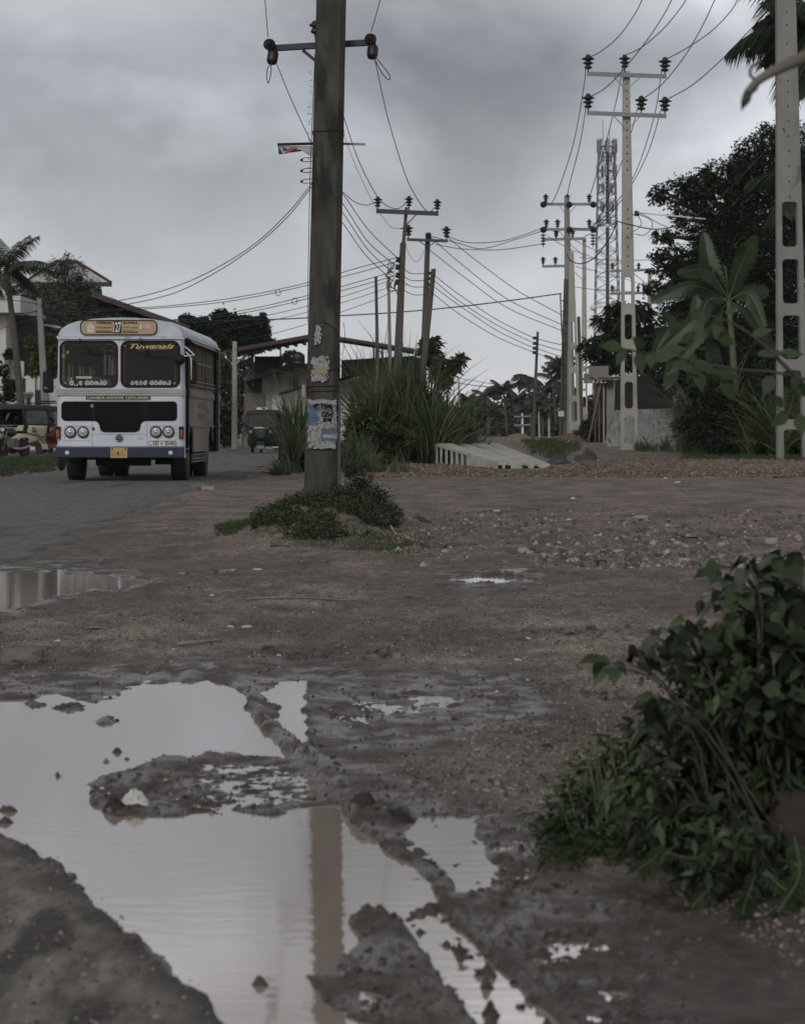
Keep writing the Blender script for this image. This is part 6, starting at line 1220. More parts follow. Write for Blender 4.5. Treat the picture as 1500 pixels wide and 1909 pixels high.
tree('feathery grey green tree in front of the pavilion roof', 133, [(140, 850), (138, 700), (128, 600)], [(118, 482, 14, 14), (104, 500, 22, 18), (135, 505, 28, 22), (122, 530, 40, 24), (160, 540, 28, 22), (92, 548, 38, 22), (70, 545, 24, 16), (130, 570, 60, 30), (190, 585, 45, 26), (220, 592, 50, 20), (80, 590, 50, 26), (150, 600, 70, 20)], 13000, 7, 'leaf_feather', 6, .34, spread=.3)
tree('low feathery tree behind the coconut palm at the left edge', 136, [(30, 850), (32, 700), (35, 600)], [(40, 540, 30, 20), (50, 570, 34, 24), (20, 580, 30, 30), (58, 610, 30, 22)], 6000, 7, 'leaf_feather', 5, .34, spread=.3)
tree('yellow green shrubby tree behind the grey pole at the left', 119, [(84, 850), (84, 760), (82, 700)], [(62, 640, 16, 14), (92, 636, 18, 16), (80, 660, 26, 20), (100, 668, 16, 22), (66, 690, 18, 14), (96, 692, 14, 12)], 5200, 7, 'leaf_yellow', 4, .5)
tree('slender sapling in front of the white house wall, at the very left edge', 108, [(7, 858), (8, 790), (6, 700)], [(6, 690, 12, 22), (10, 735, 14, 16), (4, 760, 9, 8)], 1100, 7, 'leaf_tree_dark', 1.2, .5, name='sapling'); tree('slender sapling just left of the leaning palm trunk', 108, [(14, 858), (20, 790), (18, 690)], [(20, 665, 12, 14), (18, 720, 12, 18), (24, 742, 10, 8)], 1100, 7, 'leaf_tree_dark', 1.2, .5, name='sapling')
GT = 'trees along the left roadside behind the bus'
tree('dark round crowned tree just right of the bus roof', 150, [(395, 840), (395, 740), (385, 670)], [(352, 600, 20, 14), (378, 612, 24, 20), (362, 635, 26, 22), (395, 640, 24, 24)], 9000, 8, 'leaf_tree_dark', 6, .5, group=GT)
tree('dark round crowned tree, middle one of the row behind the bus', 152, [(425, 840), (428, 740), (425, 660)], [(412, 594, 22, 16), (432, 606, 26, 20), (418, 630, 30, 24), (445, 640, 24, 22)], 9000, 8, 'leaf_tree_dark', 6, .5, group=GT)
tree('dark tree with a pointed top, nearest the workshop roof', 154, [(470, 840), (468, 740), (470, 660)], [(488, 596, 10, 12), (458, 600, 16, 13), (478, 612, 24, 18), (468, 636, 34, 22), (500, 640, 16, 9)], 9500, 8, 'leaf_tree_dark', 6, .5, group=GT)
tree('bushy grey green roadside thicket between the bus and the plain pale pole', 146, [(418, 842), (418, 760), (416, 700)], [(412, 680, 26, 30), (425, 720, 30, 40), (408, 760, 22, 36), (422, 800, 26, 30), (458, 690, 22, 26), (450, 740, 14, 40), (466, 790, 12, 34)], 15000, 7, 'leaf_feather', 4, .5, name='thicket', cat_='bush', group=GT)
tree('small bush seen under the open workshop roof', 158, [(545, 800), (545, 700)], [(543, 664, 14, 10), (538, 672, 18, 10)], 1200, 7, 'leaf_tree_mid', 2, .5, name='bush', cat_='bush')
tree('dark leafless tangle of scrub between the leaning pair of poles and the grey slab', 128, [(1106, 832), (1104, 800)], [(1100, 800, 22, 20), (1118, 812, 22, 18), (1090, 815, 20, 14), (1126, 790, 12, 22)], 5200, 6, 'weed_dark', 2, .35, name='scrub', cat_='bush')
# palms
def palm(label, Y, base, top, nf, fl, leaflet, lw, lm='palm_leaf', w0=7, group=None, sd=1, elev=(-.7, 1.2), nl=26, name='coconut_palm', tr=True, only=None, white=False):
    r = random.Random(sd); u = U(Y); B, T = P(*base, Y), P(*top, Y); root = thing(name, label, 'palm tree', B, group)
    if tr:
        mid = B.lerp(T, .5)+Vector((w0*u*.6, 0, 0)); s = spline([B, mid, T], 12); g = MB(); g.tube(s, [w0*u*(1.25-.5*i/(len(s)-1)) for i in range(len(s))], 10); g.build('trunk', MATS['palm_bark'], root)
    g = MB(); Ps = []; Ds = []; Ns = []; Ls = []
    for k in range(nf):
        if only: az, e0, ln = only[k]
        else: az = k*2.399+r.uniform(-.2, .2); e0 = r.uniform(*elev); ln = r.uniform(.8, 1.1)
        h = Vector((math.cos(az), math.sin(az), 0)); pts = []; p = T.copy(); e = e0; st = fl*ln*u/12
        for i in range(13): pts.append(p.copy()); p = p+(h*math.cos(e)+Vector((0, 0, math.sin(e))))*st; e -= .045+.07*i/12
        g.tube(pts, [lw*u*.55*(1-.8*i/12) for i in range(13)], 4)
        for i in range(nl):
            t = .12+.88*i/nl; j = min(11, int(t*12)); c = pts[j].lerp(pts[j+1], t*12-j); d = (pts[j+1]-pts[j]).normalized(); sidev = d.cross(Vector((0, 0, 1))); sidev = sidev.normalized() if sidev.length > .01 else Vector((1, 0, 0))
            for sgn in (-1, 1):
                dd = sidev*sgn*.85+d*.55+Vector((0, 0, -.35+r.uniform(-.2, .1))); Ps.append(c); Ds.append(dd); Ns.append(d.cross(dd)); Ls.append(leaflet*u*(math.sin(math.pi*min(1, t*.9+.12))**.6)*r.uniform(.8, 1.1)+.01)
    g.build('frond_ribs', MATS[lm], root); V, Fq, Tn = strips(np.array(Ps), np.array(Ds), np.array(Ns)+1e-6, np.array(Ls), lw*u, [.6, 1, .7, 0], .45)
    npmesh('fronds', V, Fq, MATS[lm], root, tone=Tn); return root
pr_ = palm('coconut palm with a leaning trunk at the left edge, red tag on its foot', 103, (46, 868), (12, 502), 19, 88, 30, 2.0, w0=6.5, sd=3, nl=34, elev=(-.5, 1.35))
g = MB(); g.lathe([(7.6*U(103), 0), (7.4*U(103), .4)], P(45, 862, 103), (-.03, 0, 1), 10); Yp = 103; g = MB()
s_ = [P(46, 866, Yp), P(44.5, 820, Yp), P(41, 772, Yp)]; g.tube(s_, [8.3*U(Yp), 7.9*U(Yp), 7.6*U(Yp)], 10); g.build('whitewash_band', MATS['grey_concrete'], pr_); g = MB(); g.box(P(40.5, 800, Yp)+Vector((0, -8.6*U(Yp), 0)), (5.5*U(Yp), .01, 19*U(Yp))); g.build('red_tag', mat('red_tag', (.25, .02, .03), (.32, .03, .04)), pr_)
palm('coconut palm whose fronds hang behind the pole at the top right corner', 92, (1580, 870), (1522, 30), 20, 190, 66, 4.6, w0=12, sd=9, nl=44, lm='leaf_tree_dark', elev=(-1.0, .9))
palm('second coconut palm with dead hanging fronds at the right edge behind the pole', 98, (1530, 870), (1520, 330), 14, 150, 55, 4, w0=11, sd=12, nl=36, lm='leaf_tree_dark', elev=(-1.3, .5))
FPn = [(905, 738, 34, 200, 3), (938, 727, 34, 205, 5), (984, 702, 40, 190, 7), (1030, 704, 38, 215, 11), (870, 745, 26, 230, 13), (1045, 682, 36, 210, 17), (1006, 752, 34, 180, 19), (962, 745, 28, 225, 23), (1088, 745, 26, 220, 29)]
wh = ('far palm, second from the left over the sand heap', 'far palm with a clear thin trunk, third from the left', 'highest far palm left of the lone leaning pole', 'far palm right of the lone leaning pole', 'leftmost of the far palms, small and pale', 'far palm touching the cable wound pole', 'low drooping palm at the foot of the lone leaning pole', 'small far palm between the clear trunked one and the lone pole', 'far palm glimpsed between the slotted poles')
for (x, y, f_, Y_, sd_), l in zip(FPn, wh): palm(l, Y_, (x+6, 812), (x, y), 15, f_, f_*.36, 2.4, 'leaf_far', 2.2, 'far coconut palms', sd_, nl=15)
# far wood
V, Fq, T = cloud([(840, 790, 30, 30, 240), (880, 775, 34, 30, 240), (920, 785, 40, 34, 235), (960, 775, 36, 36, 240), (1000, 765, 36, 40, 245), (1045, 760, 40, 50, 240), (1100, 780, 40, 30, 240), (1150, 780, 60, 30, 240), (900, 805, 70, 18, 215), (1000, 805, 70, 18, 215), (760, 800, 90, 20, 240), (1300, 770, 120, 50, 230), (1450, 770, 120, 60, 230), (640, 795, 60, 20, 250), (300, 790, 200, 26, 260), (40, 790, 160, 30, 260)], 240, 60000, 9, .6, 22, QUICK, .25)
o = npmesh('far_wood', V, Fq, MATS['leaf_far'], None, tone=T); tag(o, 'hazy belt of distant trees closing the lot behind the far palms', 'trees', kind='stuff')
# banana plant
def banana(label, Y, base, cen, leaves, w0=9):
    u = U(Y); B, Cc = P(*base, Y), P(*cen, Y); root = thing('banana_plant', label, 'banana plant', B); g = MB(); s = spline([B, B.lerp(Cc, .5)+Vector((.1, 0, 0)), Cc], 8); g.tube(s, [w0*u*(1-.5*i/(len(s)-1)) for i in range(len(s))], 10); g.build('stem', MATS['weed_stem'], root)
    for (mx, my, tx, ty, wd, dy) in leaves:
        M_, T_ = P(mx, my, Y+dy*.5), P(tx, ty, Y+dy); s = spline([Cc, M_, T_], 44); k = len(s); Ps = []; Ds = []; Ns = []; Ls = []; W = []
        for i in range(6, k-1):
            t = i/(k-1); d = (s[i+1]-s[i]).normalized(); vv = Vector((0, -1, .25)); sv = d.cross(vv).normalized(); wl = wd*u*math.sin(math.pi*min(1, (t-.08)/.92))**.5*(.85+.3*random.random())
            for sg in (-1, 1): Ps.append(s[i]); Ds.append(sv*sg+d*.35+Vector((0, -.25, -.28))); Ns.append(d.cross(sv)*sg+vv*.2); Ls.append(wl+.01); W.append((s[i+1]-s[i]).length*(1.25 if random.random() > .12 else .7))
        V, Fq, T = strips(np.array(Ps), np.array(Ds), np.array(Ns), np.array(Ls), np.array(W), [1, 1, 1, .75, .3], .25); T = np.repeat(rng.uniform(.35, .8)+rng.uniform(-.05, .05, len(Ps)), 10)
        lf = npmesh('leaf', V, Fq, MATS['banana_leaf'], root, tone=T); g = MB(); g.tube(s, [2.0*u*(1-.8*i/(k-1)) for i in range(k)], 5); g.build('midrib', MATS['weed_stem'], lf)
mat('weed_stem', (.05, .07, .03), (.09, .11, .05), scale=6, rough=.6)
banana('lower banana plant with broad drooping leaves, left of and below the large one', 106, (1290, 860), (1288, 650), [(1250, 610, 1215, 668, 17, .5), (1262, 600, 1232, 580, 15, -.5), (1300, 590, 1296, 548, 16, .3), (1330, 610, 1368, 640, 17, -.6), (1320, 640, 1345, 705, 16, .2), (1262, 660, 1240, 725, 16, -.4), (1295, 680, 1300, 740, 15, -1)], 7)
banana('large banana plant with torn leaves in front of the big dark tree', 103, (1368, 860), (1358, 560), [(1325, 500, 1311, 432, 20, .6), (1378, 500, 1408, 437, 21, -.6), (1320, 505, 1262, 508, 18, -1.2), (1290, 533, 1212, 562, 17, 0), (1400, 540, 1432, 545, 18, .6), (1395, 548, 1425, 610, 18, -.8), (1320, 560, 1300, 610, 12, -.8), (1300, 590, 1228, 655, 17, .8), (1310, 620, 1240, 700, 11, 1.0), (1400, 590, 1450, 660, 12, .4), (1352, 500, 1348, 500, 3, 0)])
# ---- tall grass
def clump(label, Y, x0, x1, n, h, w_, lean=.5, name='tall_grass_clump', m='grass_tall', dep=1.6, group='tall grass clumps in the lot', cat_='grass clump', seed=None, droop=.55):
    """tussocks, each a fan of blades that rise and then arch over"""
    nt = max(4, int((x1-x0)/4)); tx = rng.uniform(x0, x1, nt); ty = Y+rng.uniform(-dep, dep, nt); th = rng.uniform(.5, 1.1, nt); tl = rng.uniform(0, 6.283, nt); k = rng.integers(0, nt, n)
    X = (tx[k]-750)*U(Y)+rng.normal(0, 3, n)*U(Y); Yy = ty[k]+rng.normal(0, .15, n); Z = gza(X, Yy)-.03; c = ((x0+x1)/2-750)*U(Y)
    az = rng.uniform(0, 2*math.pi, n)*.8+tl[k]*.2; ln = lean*rng.uniform(.05, 1, n)**1.3; H = np.stack([np.cos(az), np.sin(az), np.zeros(n)], 1); D = H*(ln*.22)[:, None]+np.array([0, 0, 1.]); D[:, 0] += rng.normal(0, .10, n)
    L_ = h*U(Y)*th[k]*rng.uniform(.5, 1.15, n); B = H*(ln*.8+.05)[:, None]; B[:, 2] -= (.18+ln*.75)*rng.uniform(.5, 1.5, n)
    T = None; V, Fq, T = strips(np.stack([X, Yy, Z], 1), D, np.stack([np.sin(az), -np.cos(az)-.6, np.zeros(n)], 1), L_*1.3, .72*w_*U(Y)*rng.uniform(.5, 1.4, n), [.7, 1, 1, .85, .65, .4, 0], B)
    o = npmesh(name, V, Fq, MATS[m], None, tone=T, origin=(c, Y, 0)); tag(o, label, cat_, group); return o
clump('tall arching grass between the green rickshaw and the big dark pole', 66, 546, 596, 1000, 160, 4.6, .55)
clump('tall grass immediately right of the big dark pole', 70, 636, 706, 350, 85, 4.5, .8)
tree('leafy weed thicket right of the big dark pole, under the white wall', 73, [(672, 872), (672, 830), (676, 800)], [(655, 800, 14, 26), (680, 785, 20, 20), (700, 800, 18, 26), (665, 835, 22, 26), (700, 840, 26, 26), (735, 820, 24, 24), (645, 860, 14, 16)], 9000, 8, 'weed_mid', 2, .45, name='weed_bush', cat_='bush', spread=.35)
clump('highest grass clump, round the feet of the dark armed poles', 77, 695, 805, 2100, 220, 4.4, .65)
clump('tall grass clump under the frangipani', 75, 775, 850, 1300, 155, 4.4, .65)
clump('lower grass clump just left of the concrete channels', 79, 840, 905, 1000, 115, 4.2, .9)
clump('dry bent grass lying over the road edge left of the big pole', 62, 515, 560, 200, 60, 3, 1.7, droop=.8)
clump('bent green grass reaching over the gravel right of the big pole', 66, 640, 760, 420, 50, 2.4, 1.2, droop=.7)
GR = 'tall grass on the right side of the lot'
clump('tall grass between the grey slab and the banana plant', 104, 1282, 1350, 1300, 150, 4.4, .8, group=GR); clump('tall grass in front of the banana stem', 99, 1320, 1400, 1500, 175, 4.6, .8, group=GR); clump('tall grass pressed against the massive slotted pole at the right edge', 95, 1390, 1470, 1300, 160, 4.6, .8, group=GR); clump('low tufts at the foot of the tall slotted pole', 108, 1185, 1300, 700, 34, 2.4, .9, group=GR); clump('tall grass beyond the massive slotted pole', 99, 1460, 1560, 1500, 140, 3.4, .8, group=GR)
def ivy(name, label, blobs, Y, n, leaf, m, kind='stuff', asp=.55, cat_='undergrowth', spread=.28):
    V, Fq, T = cloud(blobs, Y, n, leaf, asp, 20, [.1, 1, .6, 0], spread); o = npmesh(name, V, Fq, MATS[m], None, tone=T); tag(o, label, cat_, kind=kind); return o
ivy('undergrowth', 'dark tangle of creepers filling the right edge under the big tree', [(1300, 700, 40, 60), (1350, 720, 60, 70), (1420, 740, 60, 90), (1500, 730, 70, 100), (1280, 780, 30, 50), (1340, 800, 60, 50), (1420, 810, 70, 40), (1520, 820, 70, 40)], 107, 26000, 9, 'leaf_tree_dark')
ivy('undergrowth', 'dark broad leaved scrub in front of the banana stems', [(1290, 790, 26, 40), (1330, 750, 34, 44), (1380, 780, 40, 44), (1430, 730, 36, 60), (1350, 820, 50, 26), (1440, 815, 40, 30), (1300, 720, 20, 26)], 96, 9000, 9, 'leaf_tree_dark')
ivy('creepers', 'low dark creepers between the tall grass clumps and the gravel', [(660, 845, 40, 22), (720, 835, 50, 26), (790, 835, 50, 26), (860, 838, 40, 18), (545, 855, 34, 18), (725, 770, 30, 40), (765, 750, 32, 44), (800, 770, 30, 40), (840, 795, 34, 32)], 77.5, 24000, 7, 'weed_dark')
def turf(name, label, region, n, h, w_, m='grass_short', kind='stuff', lean=.8):
    """short grass inside a photo outline on the ground"""
    xs = [p[0] for p in region]; ys = [p[1] for p in region]; px = rng.uniform(min(xs), max(xs), n*3); py = rng.uniform(min(ys), max(ys), n*3); k = sdf(px, py, region) < rng.uniform(-12, 2, len(px)); px, py = px[k][:n], py[k][:n]
    Y = F/(py-HZ); X = (px-750)*Y/F; Z = gza(X, Y)-.01; m_ = len(X); az = rng.uniform(0, 6.283, m_); ln = lean*rng.uniform(.1, 1.2, m_); D = np.stack([np.cos(az)*ln, np.sin(az)*ln, np.ones(m_)], 1)
    V, Fq, T = strips(np.stack([X, Y, Z], 1), D, np.stack([np.sin(az), -np.cos(az), np.zeros(m_)], 1), h*rng.uniform(.4, 1.3, m_), w_*rng.uniform(.6, 1.3, m_), [.8, 1, .6, 0], .35)
    o = npmesh(name, V, Fq, MATS[m], None, tone=T); tag(o, label, 'grass', kind=kind); return o
turf('verge_grass', 'rough grass verge in front of the parked rickshaws', [(-60, 862), (110, 850), (128, 866), (90, 880), (0, 889), (-60, 892)], 9000, .14, .018, 'weed_mid')
turf('verge_grass', 'short green grass between the sand heap and the leaning pair of poles', [(960, 832), (1060, 832), (1085, 846), (1040, 856), (990, 850)], 3500, .22, .03)
turf('verge_grass', 'grass fringe along the back of the gravel bank on the right', [(1270, 850), (1500, 845), (1640, 860), (1640, 872), (1290, 868), (1270, 862)], 9000, .30, .025, 'grass_short')
turf('mound_grass', 'sparse grass blades growing through the weeds of the mound', [(500, 960), (560, 925), (690, 930), (730, 990), (640, 1005), (510, 995)], 2500, .06, .006, 'weed_mid')
turf('grass_tuft', 'bright grass tuft at the left foot of the mound', [(398, 985), (430, 972), (470, 975), (480, 992), (440, 1004), (400, 1002)], 1500, .085, .006); turf('mound_grass', 'green grass around the foot of the mound', [(480, 985), (540, 975), (640, 1000), (720, 1000), (805, 1000), (800, 1030), (740, 1038), (640, 1026), (520, 1022), (476, 1005)], 6500, .055, .006)
# weeds on the mound
q = []; n_ = 52000; Xw = MX+.05+rng.uniform(-.8, .75, n_); Yw = rng.uniform(24.0, 28.6, n_); r_ = np.sqrt(((Xw-MX-.05)/.66)**2+((Yw-MY)/np.where(Yw < MY, 3.3, 1))**2)
pat = fbm(Xw*4, Yw*1.6, 4, 201); k_ = (r_ < 1.12) & (pat > .365+.16*(r_ > .9)+.12*np.exp(-((Xw+.62)/.3)**2-((Yw-26)/1.0)**2)); Xw, Yw = Xw[k_], Yw[k_]; m_ = len(Xw); Zw = gza(Xw, Yw)+rng.uniform(0, .035, m_)+.10*rng.random(m_)**4
D = rdir(m_, -.1, 1); Lw = rng.uniform(.012, .04, m_); q.append(strips(np.stack([Xw, Yw, Zw], 1), D, rdir(m_, 0, 1)+[0, 0, .4], Lw, Lw*.5, [.1, 1, .7, 0], .3))
for cx, cy, rx, ry, Yc, k in ((672, 905, 26, 24, 28.6, 900), (700, 930, 26, 22, 28.2, 900), (655, 880, 16, 16, 28.8, 350), (715, 955, 22, 22, 27.6, 700), (520, 950, 22, 16, 27.4, 500), (548, 938, 20, 14, 27.8, 400), (640, 925, 30, 16, 27.8, 700)):
    c = np.array(P(cx, cy, Yc)); q.append(strips(c+rng.normal(0, .5, (k, 3))*np.array([rx, 20, ry])*U(Yc), rdir(k, -.2, 1), rdir(k, 0, 1), rng.uniform(.02, .045, k), .014, [.1, 1, .7, 0], .3))
V, Fq, T = cat(q); o = npmesh('mound_weeds', V, Fq, MATS['weed_dark'], None, tone=T); tag(o, 'small leaved weeds covering the mound round the big pole', 'weeds', kind='stuff')
# ================================================================ STONES AND LITTER
def rocks(X, Y, s, m, name, label, kind='stuff', lift=.15, flat=.6, cat_='gravel'):
    n = len(X); Z = gza(X, Y); base = np.array([[a, b, c] for c in (-1, 1) for a, b in ((-1, -1), (1, -1), (1, 1), (-1, 1))], float); V = base[None]*rng.uniform(.35, 1.0, (n, 8, 3)); V[:, 4:, :2] *= rng.uniform(.25, .75, (n, 1, 1)); V[:, :, 0] += V[:, :, 2]*rng.uniform(-.3, .3, (n, 1)); a = rng.uniform(0, 6.283, n); ca, sa = np.cos(a)[:, None], np.sin(a)[:, None]
    x = V[:, :, 0]*ca-V[:, :, 1]*sa; y = V[:, :, 0]*sa+V[:, :, 1]*ca; V = np.stack([x, y, V[:, :, 2]*flat], 2)*(s/2)[:, None, None]; V[:, :, 0] += X[:, None]; V[:, :, 1] += Y[:, None]; V[:, :, 2] += (Z+s*lift)[:, None]
    Fq = (np.arange(n)*8)[:, None, None]+np.array([[3, 2, 1, 0], [4, 5, 6, 7], [0, 1, 5, 4], [1, 2, 6, 5], [2, 3, 7, 6], [3, 0, 4, 7]])[None]
    o = npmesh(name, V.reshape(-1, 3), Fq.reshape(-1, 4), m, None, tone=np.repeat(rng.random(n), 8)); tag(o, label, cat_, kind=kind); return o
def stonemat(name, stops, rough=.85):
    m = bpy.data.materials.new(name); m.use_nodes = True; t = m.node_tree; b = t.nodes['Principled BSDF']; a = t.nodes.new('ShaderNodeAttribute'); a.attribute_name = 'tone'; r = t.nodes.new('ShaderNodeValToRGB'); r.color_ramp.interpolation = 'CONSTANT'
    for i, c in enumerate(stops):
        e = r.color_ramp.elements[0] if i == 0 else r.color_ramp.elements.new(i/len(stops)) if i < len(stops)-1 or len(stops) > 2 else r.color_ramp.elements[1]
        e.color = (*c, 1)
        if i == 0: e.position = 0
    r.color_ramp.elements[-1].color = (*stops[-1], 1); t.links.new(a.outputs['Fac'], r.inputs[0])
    g = t.nodes.new('ShaderNodeTexCoord'); n = t.nodes.new('ShaderNodeTexNoise'); n.inputs['Scale'].default_value = 30; t.links.new(g.outputs['Object'], n.inputs[0]); mr = t.nodes.new('ShaderNodeMapRange'); mr.inputs['To Min'].default_value = .55; mr.inputs['To Max'].default_value = 1.4; t.links.new(n.outputs['Fac'], mr.inputs['Value'])
    vs = t.nodes.new('ShaderNodeVectorMath'); vs.operation = 'SCALE'; t.links.new(r.outputs[0], vs.inputs[0]); t.links.new(mr.outputs[0], vs.inputs[3]); t.links.new(vs.outputs[0], b.inputs['Base Color']); b.inputs['Roughness'].default_value = rough; return m
M_GRAV = stonemat('gravel', [(.075, .06, .052), (.14, .115, .10), (.05, .042, .038), (.17, .14, .12), (.10, .082, .072), (.20, .17, .15), (.04, .034, .03), (.26, .225, .2)])
M_MUDC = stonemat('mud_clods', [(.045, .036, .031), (.06, .05, .043), (.075, .062, .053), (.05, .04, .035)], .6); M_RUB = stonemat('rubble', [(.10, .085, .075), (.16, .14, .12), (.07, .057, .05), (.22, .20, .175), (.11, .075, .062), (.14, .125, .11), (.08, .07, .062), (.28, .26, .235)])
M_RED = stonemat('laterite_gravel', [(.085, .058, .040), (.125, .085, .058), (.07, .052, .038), (.15, .11, .078), (.105, .072, .048), (.18, .14, .105), (.055, .04, .03), (.24, .20, .155)])
def scatter(n, x0, x1, y0, y1, smin, smax, m, name, label, test=None, power=2.2, **k):
    px = rng.uniform(x0, x1, n); py = rng.uniform(y0, y1, n); Y = F/(py-HZ); X = (px-750)*Y/F; z, wet, rd, lum = height(X[None], Y[None]); ok = (z[0] > WL-.012) & (rd[0] > .15) & (sdf(px, py, PAVE) > 8)
    if test: ok &= test(px, py, wet[0])
    X, Y = X[ok], Y[ok]; s = smin*(smax/smin)**(rng.random(len(X))**power); return rocks(X, Y, s, m, name, label, **k)
scatter(60000, -200, 1700, 895, 1560, .004, .020, M_GRAV, 'gravel', 'loose gravel strewn over the dirt lot', lambda px, py, w_: rng.random(len(px)) > w_*.9, 2.6)
scatter(12000, 850, 1700, 1330, 1900, .004, .016, M_GRAV, 'gravel', 'fine grit on the dirt near the leafy bush', lambda px, py, w_: (sdf(px, py, [(880, 1340), (1300, 1300), (1700, 1300), (1700, 1900), (1300, 1700), (1000, 1520)]) < 0), 2)
scatter(5500, -200, 1300, 1262, 1909, .005, .022, M_MUDC, 'mud_clods', 'wet mud clods at the puddle edges', lambda px, py, w_: w_ > .5, 2.4, lift=.2, cat_='mud clods')
scatter(42000, 640, 1760, 862, 890, .014, .09, M_RED, 'bank_gravel', 'reddish gravel bank across the back of the lot', lambda px, py, w_: (py > 866-6*(px > 900)), 2.6, lift=.2)
scatter(5200, 740, 1560, 950, 1062, .012, .085, M_RUB, 'rubble', 'strip of broken rubble across the lot right of the mound', lambda px, py, w_: rng.random(len(px)) < np.exp(-((py-1000-14*np.sin(px*.012))/34)**2)*(.35+.65*fbm(px*.012, py*.05, 3, 7))*1.6, 1.8)
scatter(800, 1000, 1500, 1035, 1062, .02, .09, M_RUB, 'rubble', 'pale line of stone chips below the rubble strip', None, 1.5)
scatter(2600, 300, 1320, 1165, 1310, .015, .07, M_MUDC, 'mud_clods', 'dark clods turned up along the wheel marks in mid lot', lambda px, py, w_: rng.random(len(px)) < .9*np.exp(-((py-1218-.03*(px-600))/9)**2)*((px > 490) & (px < 740))+.8*np.exp(-((py-1182)/6)**2)*((px > 960) & (px < 1210))+.7*np.exp(-((py-1290-.12*(px-1080))/7)**2)*((px > 1010) & (px < 1160))+.25*np.exp(-((py-1200)/5)**2)*((px > 720) & (px < 1010)), 1.6, lift=.12, flat=.45, cat_='mud clods')
mat('field_stone', (.10, .095, .085), (.17, .16, .145), scale=9, rough=.9, bump=.6, c3=(.06, .055, .05), s3=20, t3=.6); mat('red_boulder', (.022, .017, .014), (.045, .034, .028), scale=9, rough=.95, bump=.9, c3=(.03, .022, .02), s3=14, t3=.55); mat('litter_white', (.34, .34, .33), (.46, .46, .44), rough=.7); mat('pale_stone', (.20, .19, .17), (.28, .265, .24), scale=9, rough=.9, bump=.5)
def stone(label, px, py, wd, ht, Y=None, m='field_stone', seed=0, group=None, name='stone', sub=3, sink=.25, cat_='stone'):
    Y = Y or F/(py-HZ); u = U(Y); r = np.random.default_rng(seed); import bmesh
    bm = bmesh.new(); bmesh.ops.create_icosphere(bm, subdivisions=sub, radius=1); off = r.uniform(0, 50, 3)
    for v in bm.verts:
        c = v.co.copy(); n = float(fbm(np.array([c.x*1.3+off[0]+c.z]), np.array([c.y*1.3+off[1]-c.z*.7]), 4, seed)[0]); c *= .72+n*.6; c = Vector((max(-.8, min(.8, c.x)), c.y, min(c.z, (.62 if sub < 4 else .95)+.2*n))); v.co = Vector((c.x*wd*u*.6, c.y*wd*u*.5, c.z*ht*u*.85))
    me = bpy.data.meshes.new(name); bm.to_mesh(me); bm.free(); o = bpy.data.objects.new(name, me); C.objects.link(o); X = (px-750)*u; o.location = (X, Y, gz(X, Y)+ht*u*(.5-sink)); me.materials.append(MATS[m])
    for p in me.polygons: p.use_smooth = sub > 3
    tag(o, label, cat_, group); return o
stone('flat topped grey rock at the left edge above the big puddle', 42, 1234, 78, 30, seed=3, name='rock', cat_='rock')
stone('broken lump of asphalt at the road edge just right of the bus', 372, 912, 36, 12, seed=5); stone('flat pale chip of asphalt beside the broken lump at the road edge', 388, 914, 26, 8, seed=6, m='pale_stone')
SG = 'larger stones in the rubble strip'
for i, (x, y, w_, h_, m_, l) in enumerate(((975, 1026, 22, 12, 'pale_stone', 'pale round stone at the left of the rubble strip'), (987, 1031, 16, 7, 'pale_stone', 'small pale stone touching the round one'), (1250, 1000, 26, 13, 'field_stone', 'dark stone with a bent stick beside it'), (1120, 1056, 22, 12, 'red_boulder', 'reddish stone low in the rubble strip'), (1152, 1032, 22, 8, 'pale_stone', 'flat pale stone in the middle of the strip'), (898, 964, 12, 9, 'pale_stone', 'little square white block at the top left of the strip'), (1262, 1016, 14, 8, 'pale_stone', 'small light stone under the dark stone'), (1345, 1020, 18, 8, 'pale_stone', 'pale stone halfway to the right edge'), (1195, 971, 26, 8, 'pale_stone', 'greenish white slab at the back of the strip'), (1437, 1020, 26, 14, 'pale_stone', 'large pale stone by the tip of the leafy bush'), (850, 1035, 16, 7, 'field_stone', 'grey stone near the mound grass'), (1275, 1052, 24, 12, 'pale_stone', 'whitish lump in the lower chip line'), (565, 1046, 12, 5, 'field_stone', 'small stone on bare dirt under the mound'), (190, 1048, 12, 9, 'field_stone', 'small stone beside the left puddle'))): stone(l, x, y, w_, h_, m=m_, seed=20+i, group=SG, sub=2)
stone('rough reddish boulder at the right edge beneath the leafy bush', 1512, 1640, 170, 150, 6.35, 'red_boulder', 77, name='boulder', sub=4, sink=.1, cat_='boulder')
def stick(label, pts, r, m='pale_wood', name='stick', n=10, cat_='stick', group=None, lift=.01):
    W3 = []
    for x, y in pts: Y = F/(y-HZ); X = (x-750)*Y/F; W3.append(Vector((X, Y, gz(X, Y)+lift)))
    s = spline(W3, n); u = U(W3[0].y); g = MB(); g.tube(s, [r*u*(1.1-.5*i/(len(s)-1))*(.85+.3*random.random()) for i in range(len(s))], 6); o = g.build(name, MATS[m], None); tag(o, label, cat_, group); return o
